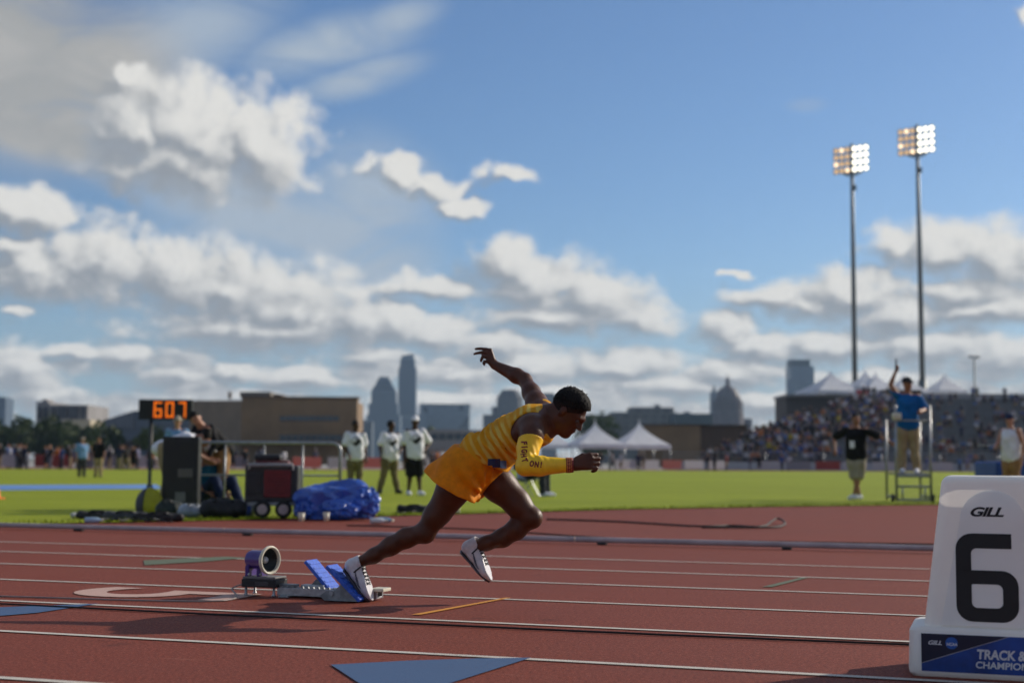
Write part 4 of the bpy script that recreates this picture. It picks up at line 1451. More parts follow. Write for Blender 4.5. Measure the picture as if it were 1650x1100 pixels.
def build_marker():
    c = G(1464, 1088)
    ub, vb = c.dot(E1), c.dot(E2)
    HW, DEP, HB, HT = 0.290, 0.36, 0.172, 0.702
    t = thing('lane_marker', 'white plastic lane marker box with a black number 6 and a blue sticker', 'lane marker', lane_pt(ub + HW, vb + DEP / 2), -LANE_A)
    SHELL = mat('marker_plastic', (0.93, 0.90, 0.84), 0.42, 0.04, 3.0, bump=0.0004, bscale=300, trans=0.15)
    INK = mat('marker_ink', (0.010, 0.008, 0.008), 0.5, 0.1, 10)

    def rr(hw, hd, r, z, n=6):
        out = []
        for (sx, sy, a0) in ((1, 1, 0), (-1, 1, 90), (-1, -1, 180), (1, -1, 270)):
            for i in range(n + 1):
                a = math.radians(a0 + 90 * i / n)
                out.append(Vector((sx * (hw - r) + r * math.cos(a), sy * (hd - r) + r * math.sin(a), z)))
        return out

    def loft(rings, cap0, cap1):
        vs, fs = [], []
        n = len(rings[0])
        for rg_ in rings:
            vs += rg_
        for i in range(len(rings) - 1):
            for k in range(n):
                l = (k + 1) % n
                fs.append((i * n + k, i * n + l, (i + 1) * n + l, (i + 1) * n + k))
        if cap0:
            fs.append(tuple(range(n - 1, -1, -1)))
        if cap1:
            fs.append(tuple((len(rings) - 1) * n + k for k in range(n)))
        return vs, fs

    def hw(z):
        return 0.236 + (0.168 - 0.236) * (z - HB) / (HT - HB)

    def hd(z):
        return 0.150 + (0.112 - 0.150) * (z - HB) / (HT - HB)
    # base block
    rings = [rr(HW - 0.012, DEP / 2 - 0.012, 0.03, 0.0), rr(HW - 0.002, DEP / 2 - 0.002, 0.03, 0.012), rr(HW, DEP / 2, 0.03, 0.025), rr(HW - 0.004, DEP / 2 - 0.004, 0.03, HB - 0.014),
             rr(HW - 0.010, DEP / 2 - 0.010, 0.03, HB - 0.005), rr(HW - 0.024, DEP / 2 - 0.014, 0.03, HB)]
    mb = MB()
    mb.add(*loft(rings, True, True))
    smooth_by_angle(mb.obj('base', SHELL, t), 35)
    # tapered hollow upper shell; top slot added to let sun onto the front
    rings = []
    for i in range(9):
        z = HB + 0.0005 + (HT - 0.03 - HB) * i / 8
        rings.append(rr(hw(z), hd(z), 0.04, z))
    for i in range(1, 6):
        a = math.radians(90 * i / 5)
        z = HT - 0.03 + 0.03 * math.sin(a)
        rings.append(rr(hw(z) - 0.03 * (1 - math.cos(a)), hd(z) - 0.03 * (1 - math.cos(a)), 0.04, z))
    n = len(rings[0])
    hole = [Vector((-0.005 + 0.088 * math.cos(math.atan2(q.y / 0.07, q.x / 0.1)), 0.000 + 0.070 * math.sin(math.atan2(q.y / 0.07, q.x / 0.1)), HT)) for q in rings[-1]]
    rings.append(hole)
    rings.append([Vector((q.x, q.y, HT - 0.010)) for q in hole])
    mb = MB()
    mb.add(*loft(rings, False, False))
    smooth_by_angle(mb.obj('upper_shell', SHELL, t), 50)

    # front plane of the upper shell: local (a, b) -> point; it leans back a little
    def front(a, z, off=0.0):
        nrm = Vector((0, -1, (hd(HB) - hd(HT)) / (HT - HB))).normalized()
        return Vector((a, -hd(z), z)) + nrm * off

    def FM(a, z, off):
        """matrix laying xy lettering on the front plane with its origin at (a, z)"""
        upv = (front(0, z + 0.1) - front(0, z)).normalized()
        xv = Vector((1, 0, 0))
        nv = xv.cross(upv)
        o = front(a, z, off)
        return Matrix(((xv.x, upv.x, nv.x, o.x), (xv.y, upv.y, nv.y, o.y), (xv.z, upv.z, nv.z, o.z), (0, 0, 0, 1)))
    # raised arch panel
    arch = []
    zt, rr_ = HT - 0.052, 0.108
    for i in range(25):
        a = math.pi * i / 24
        arch.append((-rr_ * math.cos(a), zt - 0.105 + 0.105 * math.sin(a)))
    arch = [(-0.178, HB + 0.006)] + arch + [(0.178, HB + 0.006)]
    vs = [front(a, z, 0.001) for a, z in arch] + [front(a * 0.965, z - (0.005 if z > HB + 0.1 else 0), 0.006) for a, z in arch]
    m_ = len(arch)
    mb = MB()
    mb.add(vs, [(i, i + 1, m_ + i + 1, m_ + i) for i in range(m_ - 1)] + [tuple(range(m_, 2 * m_))])
    smooth_by_angle(mb.obj('arch_panel', SHELL, t), 60)
    # number six: squared with rounded corners
    def rrect(x0, x1, y0, y1, rs):
        out = []
        for (cx, cy, a0, r) in ((x1 - rs[0], y1 - rs[0], 0, rs[0]), (x0 + rs[1], y1 - rs[1], 90, rs[1]), (x0 + rs[2], y0 + rs[2], 180, rs[2]), (x1 - rs[3], y0 + rs[3], 270, rs[3])):
            for i in range(7):
                a = math.radians(a0 + 15 * i)
                out.append((cx + r * math.cos(a), cy + r * math.sin(a)))
        return out
    W6, H6, S = 0.208, 0.306, 0.052
    bm = bmesh.new()

    def strip(outer, inner):
        vo = [bm.verts.new((x, y, 0)) for x, y in outer]
        vi = [bm.verts.new((x, y, 0)) for x, y in inner]
        k = len(vo)
        for i in range(k):
            bm.faces.new((vo[i], vo[(i + 1) % k], vi[(i + 1) % k], vi[i]))
    # lower bowl
    strip(rrect(0, W6, 0, 0.178, (0.055, 0.004, 0.055, 0.055)), rrect(S, W6 - S, S - 0.004, 0.178 - S + 0.004, (0.020, 0.006, 0.020, 0.020)))
    # stem and top bar
    top = []
    for i in range(7):
        a = math.radians(90 + 15 * i)
        top.append((0.055 + 0.055 * math.cos(a), H6 - 0.055 + 0.055 * math.sin(a)))
    inn = []
    for i in range(7):
        a = math.radians(180 - 15 * i)
        inn.append((S + 0.018 + 0.018 * math.cos(a), H6 - S - 0.018 + 0.018 * math.sin(a)))
    poly = [(W6 * 0.90, H6)] + top + [(0.0, 0.1745), (S, 0.1745)] + inn + [(W6 * 0.90, H6 - S)]
    bm.faces.new([bm.verts.new((x, y, 0)) for x, y in poly])
    bm.verts.index_update()
    V6 = [v.co.copy() for v in bm.verts]
    F6 = [tuple(v.index for v in f_.verts) for f_ in bm.faces]
    bm.free()
    mb = MB()
    solid_text(mb, V6, F6, FM(-0.125, HB + 0.022, 0.0062), 0.0012)
    mb.obj('number', INK, t)
    Vt, Ft = fit_text('GILL', 0.112, 0.034, shear=0.32, offset=0.035, space=0.92)
    mb = MB()
    solid_text(mb, Vt, Ft, FM(-0.072, HB + 0.386, 0.0062), 0.001)
    mb.obj('maker_lettering', INK, t)
    # sticker on the base
    def BM(x, z, off):
        return Matrix(((1, 0, 0, x), (0, 0, -1, -DEP / 2 - off), (0, 1, 0, z), (0, 0, 0, 1)))
    x0, x1, z0, z1 = -0.245, 0.25, 0.020, 0.150
    NAVY = mat('sticker_navy', (0.006, 0.012, 0.035), 0.35, 0.1, 10)
    STB = mat('sticker_blue', (0.010, 0.050, 0.235), 0.35, 0.35, 7)
    STW = mat('sticker_white', (0.60, 0.61, 0.63), 0.4, 0.04, 10)
    mb = MB()
    mb.prism([(0, 0), (x1 - x0, 0), (x1 - x0, z1 - z0), (0, z1 - z0)], 0, 0.0012, BM(x0, z0, 0.0))
    st = mb.obj('sticker', STB, t)
    mb = MB()
    mb.prism([(0, 0.028), (0.288, z1 - z0 - 0.0003), (0.0, z1 - z0 - 0.0003)], 0, 0.0006, BM(x0, z0, 0.0012))
    mb.obj('sticker_corner', NAVY, st)
    mb = MB()
    mb.prism([(0, 0.026), (0.0, 0.0285), (0.288, z1 - z0 - 0.0004), (0.294, z1 - z0 - 0.0004)], 0, 0.0010, BM(x0, z0, 0.0012))
    mb.obj('sticker_line', mat('sticker_grey', (0.32, 0.31, 0.33), 0.4), st)
    for body, w_, h_, ox, oz, kw in (('GILL', 0.046, 0.0150, 0.024, 0.092, dict(shear=0.32, offset=0.03, space=0.95)),
                                     ('TRACK & FIELD', 0.265, 0.0345, 0.186, 0.049, dict(shear=0.10, offset=0.035)),
                                     ('CHAMPIONSHIPS', 0.255, 0.0240, 0.181, 0.018, dict(shear=0.06, offset=0.028))):
        Vt, Ft = fit_text(body, w_, h_, **kw)
        mb = MB()
        solid_text(mb, Vt, Ft, BM(x0 + ox, z0 + oz, 0.0020), 0.0006)
        mb.obj('sticker_lettering', STW, st)
    mb = MB()
    mb.lathe([(0.0205, 0), (0.0205, 0.0006)], 28, BM(x0 + 0.102, z0 + 0.100, 0.0019))
    dk = mb.obj('round_emblem', mat('emblem_blue', (0.015, 0.09, 0.36), 0.4), st)
    Vt, Ft = fit_text('NCAA', 0.036, 0.0105, offset=0.03)
    mb = MB()
    solid_text(mb, Vt, Ft, BM(x0 + 0.086, z0 + 0.091, 0.0027), 0.0005)
    mb.obj('sticker_lettering', STW, st)


build_marker()

# ------------------------------------------------------------------ other people
SKIN_TONES = {
    'dark': mat('skin_dark', (0.060, 0.026, 0.015), 0.5, 0.1, 20, spec=0.3),
    'mid': mat('skin_mid', (0.30, 0.14, 0.085), 0.5, 0.1, 20, spec=0.3),
    'fair': mat('skin_fair', (0.44, 0.23, 0.155), 0.5, 0.1, 20, spec=0.3),
}
CLOTH = {}


def cloth(key, c, rough=0.8):
    if key not in CLOTH:
        CLOTH[key] = mat('cloth_' + key, c, rough, 0.12, 7, bump=0.004, bscale=22, spec=0.15)
    return CLOTH[key]


cloth('white', (0.74, 0.74, 0.78))
cloth('olive', (0.165, 0.135, 0.065))
cloth('khaki', (0.33, 0.25, 0.14))
cloth('black', (0.014, 0.014, 0.016))
cloth('royal', (0.012, 0.115, 0.33))
cloth('sky', (0.16, 0.30, 0.50))
cloth('teal', (0.015, 0.09, 0.13))
cloth('navy', (0.02, 0.03, 0.07))
cloth('stone', (0.30, 0.26, 0.20))
cloth('tan', (0.30, 0.17, 0.075))
cloth('lilac', (0.34, 0.36, 0.55))
cloth('charcoal', (0.035, 0.037, 0.042))

BASE_J = dict(A0=(-0.11, 0.0, 0.085), A1=(0.11, 0.0, 0.085), K0=(-0.105, -0.015, 0.49), K1=(0.105, -0.015, 0.49), H0=(-0.085, 0, 0.92), H1=(0.085, 0, 0.92),
              PE=(0, 0, 0.97), CH=(0, 0.0, 1.29), NK=(0, 0.0, 1.47), HD=(0, -0.015, 1.635), S0=(-0.185, 0.0, 1.42), S1=(0.185, 0.0, 1.42),
              E0=(-0.25, 0.03, 1.13), E1=(0.25, 0.03, 1.13), W0=(-0.255, -0.06, 0.88), W1=(0.255, -0.06, 0.88), T0=(-0.12, -0.16, 0.03), T1=(0.12, -0.16, 0.03))


def human_fields(pose, h, legs='long', sleeves='short', hat=None, build=1.0, hair=True):
    """fields of body, shirt, trousers, shoes, hair / hat for a figure facing -y, feet near the origin"""
    Jn = {k: Vector(v) for k, v in BASE_J.items()}
    for k, v in (pose or {}).items():
        Jn[k] = Vector(v)
    lo = np.min([tuple(v) for v in Jn.values()], 0) - 0.22
    hi = np.max([tuple(v) for v in Jn.values()], 0) + 0.22
    lo[2] = max(lo[2], -0.03)
    g = build
    out = {}
    up = (Jn['HD'] - Jn['NK']).normalized()
    fwd = Vector((pose or {}).get('FW', (0, -1, 0))).normalized()
    sd = fwd.cross(up).normalized()
    RH = [tuple(sd), tuple(fwd), tuple(up)]
    f = Field(lo, hi, h)
    hd = Jn['HD']
    f.ell(hd + up * 0.03, (0.075, 0.095, 0.088), RH, 0.02)
    f.ell(hd + fwd * 0.025 - up * 0.035, (0.058, 0.066, 0.080), RH, 0.03)
    f.ell(hd + fwd * 0.095 - up * 0.02, (0.012, 0.016, 0.022), RH, 0.01)
    f.ell(hd + sd * 0.078 - up * 0.01, (0.010, 0.018, 0.028), RH, 0.008).ell(hd - sd * 0.078 - up * 0.01, (0.010, 0.018, 0.028), RH, 0.008)
    f.cone(Jn['NK'] - up * 0.03, hd - up * 0.06, 0.060, 0.054, 0.03)
    f.cone(Jn['PE'], Jn['CH'], 0.085 * g, 0.085 * g, 0.05)
    f.cone(Jn['CH'], Jn['NK'], 0.080 * g, 0.055, 0.04)
    for s in '01':
        S, E, W = Jn['S' + s], Jn['E' + s], Jn['W' + s]
        f.cone(Jn['NK'] - up * 0.05, S, 0.050, 0.050, 0.03)
        f.chain([S, S.lerp(E, 0.5), E], [0.055 * g, 0.047 * g, 0.038], 0.02)
        f.chain([E, E.lerp(W, 0.3), W], [0.039, 0.041, 0.027], 0.02)
        d = (W - E).normalized()
        e = d.cross(fwd)
        e = e.normalized() if e.length > 0.2 else sd
        n = d.cross(e).normalized()
        if h < 0.03:
            for i, (o, L) in enumerate(((0.030, 0.085), (0.010, 0.090), (-0.010, 0.086), (-0.028, 0.078))):
                k1 = W + d * L + e * o
                f.cone(W + e * o * 0.4, k1, 0.018, 0.014, 0.012)
                f.chain([k1, k1 + d * 0.035 + n * 0.012, k1 + d * 0.050 + n * 0.036], [0.0115, 0.0105, 0.009], 0.003)
            f.chain([W + e * 0.02, W + d * 0.045 + e * 0.044, W + d * 0.080 + e * 0.048], [0.016, 0.013, 0.010], 0.006)
        else:
            f.cone(W, W + d * 0.12, 0.035, 0.03, 0.01)
        Hh, K, A = Jn['H' + s], Jn['K' + s], Jn['A' + s]
        f.chain([Hh, Hh.lerp(K, 0.4), K], [0.085 * g, 0.075 * g, 0.052], 0.03)
        f.chain([K, K.lerp(A, 0.3), A], [0.050, 0.054, 0.033], 0.02)
        f.cone(A, Jn['T' + s], 0.036, 0.026, 0.02)
    out['body'] = f
    f = Field(lo, hi, h)
    cu, pe = Jn['CH'], Jn['PE']
    ax = (cu - pe).normalized()
    dirS = (Jn['S1'] - Jn['S0']).normalized()
    for s in (-1, 1):
        f.cone(pe - ax * 0.08 + dirS * s * 0.062 * g, cu + dirS * s * 0.068 * g, 0.130 * g, 0.118 * g, 0.06)
    f.cone(cu, Jn['NK'] - up * 0.030, 0.13 * g, 0.082, 0.05)
    for s in '01':
        S, E, W = Jn['S' + s], Jn['E' + s], Jn['W' + s]
        f.cone(cu, S, 0.09, 0.072, 0.04)
        if sleeves == 'short':
            f.cone(S, S.lerp(E, 0.80), 0.072 * g, 0.074 * g, 0.02)
        elif sleeves == 'long':
            f.chain([S, E, W], [0.070 * g, 0.056, 0.043], 0.02)
    rgw = random.Random(int(abs(lo[0]) * 1000) + 3)
    p1, p2 = rgw.uniform(0, 6), rgw.uniform(0, 6)
    f.warp(lambda X, Y, Z: 0.007 * np.sin(Z * 24 + 9 * X + p1) * np.sin(X * 19 + Y * 11 + p2))
    if sleeves == 'none':
        for s in '01':
            f.cut_ell(Jn['S' + s] + dirS * (0.06 if s == '1' else -0.06), (0.10, 0.11, 0.13), None, 0.01)
    f.cut_plane(Jn['NK'] + up * 0.004 + fwd * 0.01, tuple(up - fwd * -0.25))
    out['shirt'] = f
    f = Field(lo, hi, h)
    for s in '01':
        Hh, K, A = Jn['H' + s], Jn['K' + s], Jn['A' + s]
        if legs == 'long':
            f.chain([Hh, Hh.lerp(K, 0.5), K, K.lerp(A, 0.5), A + (A - K).normalized() * 0.0], [0.108 * g, 0.096 * g, 0.080, 0.074, 0.070], 0.04)
        else:
            f.chain([Hh, Hh.lerp(K, 0.5), Hh.lerp(K, 0.98)], [0.108 * g, 0.108 * g, 0.100 * g], 0.03)
    f.cone(Jn['H0'].lerp(Jn['H1'], 0.5), pe - ax * 0.01, 0.112 * g, 0.105 * g, 0.04)
    f.warp(lambda X, Y, Z: 0.006 * np.sin(Z * 20 + 12 * X + p2) * np.sin(X * 16 + Y * 17 + p1))
    out['shorts' if legs != 'long' else 'trousers'] = f
    for s in '01':
        f = Field(np.array(Jn['A' + s]) - 0.25, np.array(Jn['A' + s]) + 0.25, min(h, 0.012) if h < 0.03 else h)
        A, T_ = Jn['A' + s], Jn['T' + s]
        d = Vector((T_.x - A.x, T_.y - A.y, 0))
        d = d.normalized() if d.length > 1e-4 else Vector((0, -1, 0))
        z0 = min(A.z - 0.085, T_.z - 0.03)
        b = Vector((A.x, A.y, z0 + 0.05))
        f.cone(b - d * 0.035, b + d * 0.09, 0.046, 0.044, 0.03).cone(b + d * 0.09, b + d * 0.165 - Vector((0, 0, 0.014)), 0.046, 0.034, 0.03)
        f.cone(b, b + Vector((0, 0, 0.05)), 0.044, 0.044, 0.02)
        f.cut_plane((0, 0, z0 + 0.004), (0, 0, -1))
        f.cut_plane(tuple(b + Vector((0, 0, 0.065))), (0, 0, 1))
        out['shoe' + s] = f
    if hair or hat:
        f = Field(np.array(hd) - 0.24, np.array(hd) + 0.24, h)
        f.ell(hd + up * 0.038 - fwd * 0.008, (0.083, 0.104, 0.094), RH, 0)
        if hat:
            f.ell(hd + up * 0.055 - fwd * 0.002, (0.088, 0.108, 0.092), RH, 0.01)
            f.cut_plane(tuple(hd + up * 0.035), tuple(-up))
            f.cone(hd + up * 0.045 + fwd * 0.07, hd + up * 0.035 + fwd * 0.15, 0.016, 0.012, 0.02)
            f.ell(hd + up * 0.042 + fwd * 0.11, (0.068, 0.070, 0.012), RH, 0.01)
            if hat == 'wide':
                f.ell(hd + up * 0.040, (0.15, 0.16, 0.014), RH, 0.01)
        else:
            f.cut_plane(tuple(hd + up * 0.03 + fwd * 0.04), tuple(fwd * 0.75 - up * 0.65))
            f.cut_plane(tuple(hd - up * 0.05), tuple(-up))
        out['cap' if hat else 'hair'] = f
    return out, Jn


def person(label, loc, rotz, pose=None, skin='mid', shirt='white', pants='khaki', shoes='charcoal', legs='long', sleeves='short', hat=None, scale=1.0, build=1.0, group=None, voxel=0.0125):
    fs, Jn = human_fields(pose, voxel, legs, sleeves, hat, build)
    t = thing('person', label, 'person', loc, rotz, group)
    t.scale = (scale,) * 3
    for k, f in fs.items():
        m = SKIN_TONES[skin] if k == 'body' else CLOTH[shirt] if k == 'shirt' else CLOTH[pants] if k in ('trousers', 'shorts') else CLOTH[shoes] if k.startswith('shoe') else CLOTH[hat_col(hat)] if k == 'cap' else HAIR
        f.obj('shoe' if k.startswith('shoe') else k, m, t, (0, 0, 0), 1)
    return t, Jn


def hat_col(h):
    return {'white': 'white', 'black': 'charcoal', 'wide': 'stone'}.get(h, 'navy')


def chest_print(t, Jn, off=(0, 0, 0), w_=0.24, h_=0.20, key='charcoal'):
    """dark print on the chest of a shirt, laid on the cloth"""
    sh = [c for c in t.children if c.name.split('.')[0] == 'shirt'][0]
    bvh = BVHTree.FromPolygons([v.co.copy() for v in sh.data.vertices], [tuple(p.vertices) for p in sh.data.polygons])
    c = Jn['CH'] + Vector(off) - Vector((0, 0, 0.06))
    pts, fs = [], []
    ring = [(0.0, 0.0)] + [(0.5 * math.cos(a) * (1 + 0.18 * math.cos(4 * a)), 0.5 * math.sin(a) * (1 + 0.15 * math.cos(4 * a))) for a in [2 * math.pi * i / 16 for i in range(16)]]
    for (a, b) in ring:
        s0 = c + Vector((a * w_, -0.5, b * h_))
        hit = bvh.ray_cast(s0, Vector((0, 1, 0)), 1.0)
        pts.append((hit[0] if hit[0] is not None else c + Vector((a * w_, -0.12, b * h_))) - Vector((0, 0.006, 0)))
    for i in range(16):
        fs.append((0, 1 + i, 1 + (i + 1) % 16))
    mesh_obj('chest_print', pts, fs, CLOTH[key], sh)


def at_ground(px, py):
    q = G(px, py)
    return Vector((q.x, q.y, 0.014))


def face_cam(q, turn=0):
    """rotation that turns a figure towards the camera, then by turn degrees"""
    return math.atan2(-q.x, q.y) * -1.0 * -1.0 + math.radians(turn)


# three helpers in printed white shirts
q = at_ground(667, 799)
t, Jn = person('helper in white cap, white printed shirt and black shorts with hand on hip', q, face_cam(q, 25), dict(E1=(0.42, 0.10, 1.17), W1=(0.24, -0.05, 1.02), A0=(-0.13, 0.02, 0.085), T0=(-0.16, -0.14, 0.03), A1=(0.13, -0.03, 0.085), T1=(0.16, -0.19, 0.03), FW=(-0.5, -0.8, 0)),
               'dark', 'white', 'black', 'white', 'short', 'short', 'white', 0.95, 1.16)
chest_print(t, Jn, (-0.03, 0, 0.02))
q = at_ground(628, 796)
t, Jn = person('helper in white printed shirt and olive trousers, bareheaded, second from the tarp', q, face_cam(q, 30), dict(A0=(-0.26, 0.05, 0.085), K0=(-0.17, 0.0, 0.49), T0=(-0.30, -0.11, 0.03), A1=(0.19, -0.03, 0.085), T1=(0.21, -0.19, 0.03), E1=(0.29, -0.05, 1.14), W1=(0.16, -0.22, 1.02), E0=(-0.28, 0.02, 1.15), W0=(-0.30, -0.08, 0.90), FW=(0.6, -0.8, 0)),
               'dark', 'white', 'olive', 'charcoal', 'long', 'short', None, 0.92, 1.16)
chest_print(t, Jn, (-0.03, 0, 0.02))
q = at_ground(571, 797)
t, Jn = person('helper in white printed shirt standing behind the metal frame', q, face_cam(q, 15), dict(E0=(-0.26, -0.02, 1.14), W0=(-0.20, -0.16, 0.95), FW=(0.35, -0.9, 0)),
               'dark', 'white', 'olive', 'charcoal', 'long', 'short', None, 0.91, 1.14)
chest_print(t, Jn, (-0.02, 0, 0.02))
# black-shirted official
q = at_ground(1381, 806)
t, Jn = person('official in black polo and khaki shorts with legs crossed, beside the ladder stand', q, face_cam(q, -10), dict(A0=(0.05, 0.02, 0.085), K0=(-0.04, -0.02, 0.49), T0=(-0.05, -0.13, 0.03), A1=(-0.05, -0.06, 0.085), K1=(0.05, -0.03, 0.49), T1=(-0.12, -0.20, 0.03),
               E0=(-0.47, 0.08, 1.27), W0=(-0.42, -0.08, 1.03), E1=(0.47, 0.02, 1.29), W1=(0.72, -0.06, 1.16), FW=(0.35, -0.9, 0)), 'mid', 'black', 'stone', 'white', 'short', 'short', None, 1.0, 1.15)
mb = MB()
mb.bbox(-0.10, 0.0, -0.195, -0.190, 1.05, 1.20, 0.002)
mb.obj('pass_card', CLOTH['white'], t)
# starter up on his stand
STAND_Q = at_ground(1466, 809)
PLAT_Z = 0.56
q = Vector((STAND_Q.x, STAND_Q.y + 0.05, PLAT_Z + 0.002))
t, Jn = person('starter in blue polo and dark cap standing on the ladder stand, arm raised', q, face_cam(q, 8), dict(E0=(-0.30, -0.02, 1.64), W0=(-0.22, -0.10, 1.86), S0=(-0.195, 0, 1.46), E1=(0.30, -0.06, 1.18), W1=(0.20, -0.30, 1.13), A0=(-0.12, 0, 0.085), A1=(0.15, 0.0, 0.085), FW=(0.55, -0.8, 0)),
               'mid', 'royal', 'khaki', 'white', 'long', 'short', 'black', 1.07, 1.08)
mb = MB()
mb.lathe([(0.135, 0), (0.138, 0.035), (0.128, 0.05), (0.120, 0.05), (0.125, 0.0)], 24, Matrix.Translation((0, 0, 0.985)) @ Matrix.Scale(0.92, 4, (0, 1, 0)))
mb.obj('belt', CLOTH['white'], t, True)
# starting pistol in his raised hand
gun = thing('starting_pistol', 'black starting pistol held up in the raised hand of the starter', 'pistol', q + Vector((-0.25, -0.12, 2.06)))
mb = MB()
mb.bbox(-0.014, 0.014, -0.02, 0.02, -0.06, 0.05, 0.004)
mb.obj('grip', BLACK, gun)
mb = MB()
mb.tube([(0, 0, 0.045), (0.01, 0, 0.19)], 0.014, 8)
mb.obj('barrel', BLACK, gun)
# man at the right edge holding papers
q = P(1631, 800, 29.0)
q.z = 0.014
t, Jn = person('man in white sleeveless shirt and dark cap at the right edge holding papers', q, face_cam(q, -35), dict(E0=(-0.24, -0.12, 1.14), W0=(-0.12, -0.36, 1.10), E1=(0.27, 0.04, 1.13), W1=(0.26, -0.02, 0.88), FW=(0, -1, 0)), 'fair', 'white', 'tan', 'charcoal', 'long', 'none', 'navy', 1.0, 1.1)
pp = tag(MB().bbox(-0.13, 0.13, -0.10, 0.10, -0.004, 0.004, 0.002).obj('paper_sheets', CLOTH['white'], None, False, q + Vector((-0.66, -0.42, 1.12))), 'white papers held in front of the man at the right edge', 'papers')
# men far out on the infield at the left
q = at_ground(131, 768.5)
person('man in blue shirt and dark trousers standing out on the far grass', q, face_cam(q, 20), dict(FW=(0.3, -1, 0)), 'fair', 'sky', 'charcoal', 'charcoal', 'long', 'short', 'wide', 0.90, 1.2)
q = at_ground(158, 769)
person('man in black shirt and pale trousers standing out on the far grass', q, face_cam(q, -20), dict(FW=(-0.3, -1, 0)), 'mid', 'black', 'khaki', 'charcoal', 'long', 'short', None, 0.92, 1.1)
# crew among the equipment at the left
q = at_ground(283, 795)
person('man in light blue shirt standing behind the bending man and black cabinet', q, face_cam(q, 0), None, 'fair', 'sky', 'olive', 'charcoal', 'long', 'short', 'wide', 0.94, 1.05)
q = P(266, 800, 21.0)
q.z = 0.014
bend = dict(PE=(0.0, 0.02, 0.90), H0=(-0.04, 0.09, 0.88), H1=(-0.02, -0.09, 0.88), CH=(0.28, 0.0, 1.00), NK=(0.43, 0.0, 1.03), HD=(0.55, 0.0, 1.05), S0=(0.38, 0.18, 1.03), S1=(0.38, -0.18, 1.03),
            E0=(0.50, 0.22, 0.80), W0=(0.66, 0.16, 0.72), E1=(0.50, -0.22, 0.80), W1=(0.64, -0.16, 0.72), A0=(-0.06, 0.10, 0.085), K0=(0.02, 0.10, 0.48), A1=(0.02, -0.10, 0.085), K1=(0.06, -0.10, 0.48), T0=(0.09, 0.10, 0.03), T1=(0.17, -0.10, 0.03), FW=(0.8, 0, -0.6))
person('crew member in white shirt and khaki trousers bending over behind the black cabinet', q, 0, bend, 'mid', 'white', 'khaki', 'charcoal', 'long', 'short', None, 1.0, 1.0)
q = P(352, 800, 21.5)
q.z = 0.014
bend2 = dict(bend)
bend2.update(CH=(-0.14, -0.12, 1.10), NK=(-0.24, -0.20, 1.22), HD=(-0.31, -0.27, 1.33), S0=(-0.34, -0.06, 1.18), S1=(-0.10, -0.26, 1.18), E0=(-0.42, -0.16, 0.95), W0=(-0.36, -0.34, 0.82), E1=(0.02, -0.34, 0.98), W1=(-0.06, -0.44, 0.80), PE=(0, 0, 0.92), H0=(-0.07, 0.05, 0.9), H1=(0.07, -0.05, 0.9),
             A0=(-0.08, 0.10, 0.085), K0=(-0.08, 0.0, 0.48), A1=(0.10, -0.04, 0.085), K1=(0.08, -0.10, 0.48), T0=(-0.16, -0.03, 0.03), T1=(0.0, -0.2, 0.03), FW=(0.2, -0.8, -0.35))
person('crew member in black jacket leaning over inside the metal frame', q, 0, bend2, 'mid', 'black', 'tan', 'charcoal', 'long', 'long', None, 1.0, 1.05)
sit = dict(PE=(0, 0.05, 0.50), H0=(-0.09, 0.03, 0.47), H1=(0.09, 0.03, 0.47), CH=(0, 0.03, 0.84), NK=(0, 0.0, 1.02), HD=(0, -0.03, 1.18), S0=(-0.185, 0.02, 0.97), S1=(0.185, 0.02, 0.97), E0=(-0.25, -0.08, 0.70), E1=(0.25, -0.08, 0.70), W0=(-0.16, -0.32, 0.60), W1=(0.16, -0.32, 0.60),
           K0=(-0.13, -0.40, 0.49), K1=(0.13, -0.40, 0.49), A0=(-0.13, -0.42, 0.085), A1=(0.13, -0.42, 0.085), T0=(-0.14, -0.58, 0.03), T1=(0.14, -0.58, 0.03))
low = {k: (v[0], v[1], v[2] - 0.36) for k, v in sit.items()}
low.update(K0=(-0.16, -0.40, 0.42), K1=(0.16, -0.40, 0.42), A0=(-0.15, -0.62, 0.085), A1=(0.15, -0.62, 0.085), T0=(-0.16, -0.78, 0.03), T1=(0.16, -0.78, 0.03))
q = P(330, 800, 21.3)
q.z = 0.014
person('crew member in teal shirt and white cap sitting low, right of the black cabinet', q, face_cam(q, 40), low, 'mid', 'teal', 'navy', 'charcoal', 'long', 'short', 'white', 1.0, 1.0)
q = at_ground(848, 800)
SEAT_Q = q
person('official in lilac shirt and dark trousers sitting on a chair behind the sprinter', q, face_cam(q, 70), sit, 'fair', 'lilac', 'charcoal', 'white', 'long', 'short', 'white', 1.0, 1.05)


# ---- crowd figures: a few low meshes shared by many people
def crowd_mesh(name, pose, legs, hat, vox=0.042):
    fs, Jn = human_fields(pose, vox, legs, 'short', hat, 1.05)
    Vs, Qs, mi, n = [], [], [], 0
    for k, f in fs.items():
        V, Q = f.mesh()
        V = relax(V, Q, 1, 0.3)
        Vs.append(V)
        Qs.append(Q + n)
        mi += [0 if k == 'body' else 1 if k == 'shirt' else 2 if k in ('trousers', 'shorts') else 3] * len(Q)
        n += len(V)
    V, Q = np.concatenate(Vs), np.concatenate(Qs)
    return V, Q, np.array(mi, np.int32)


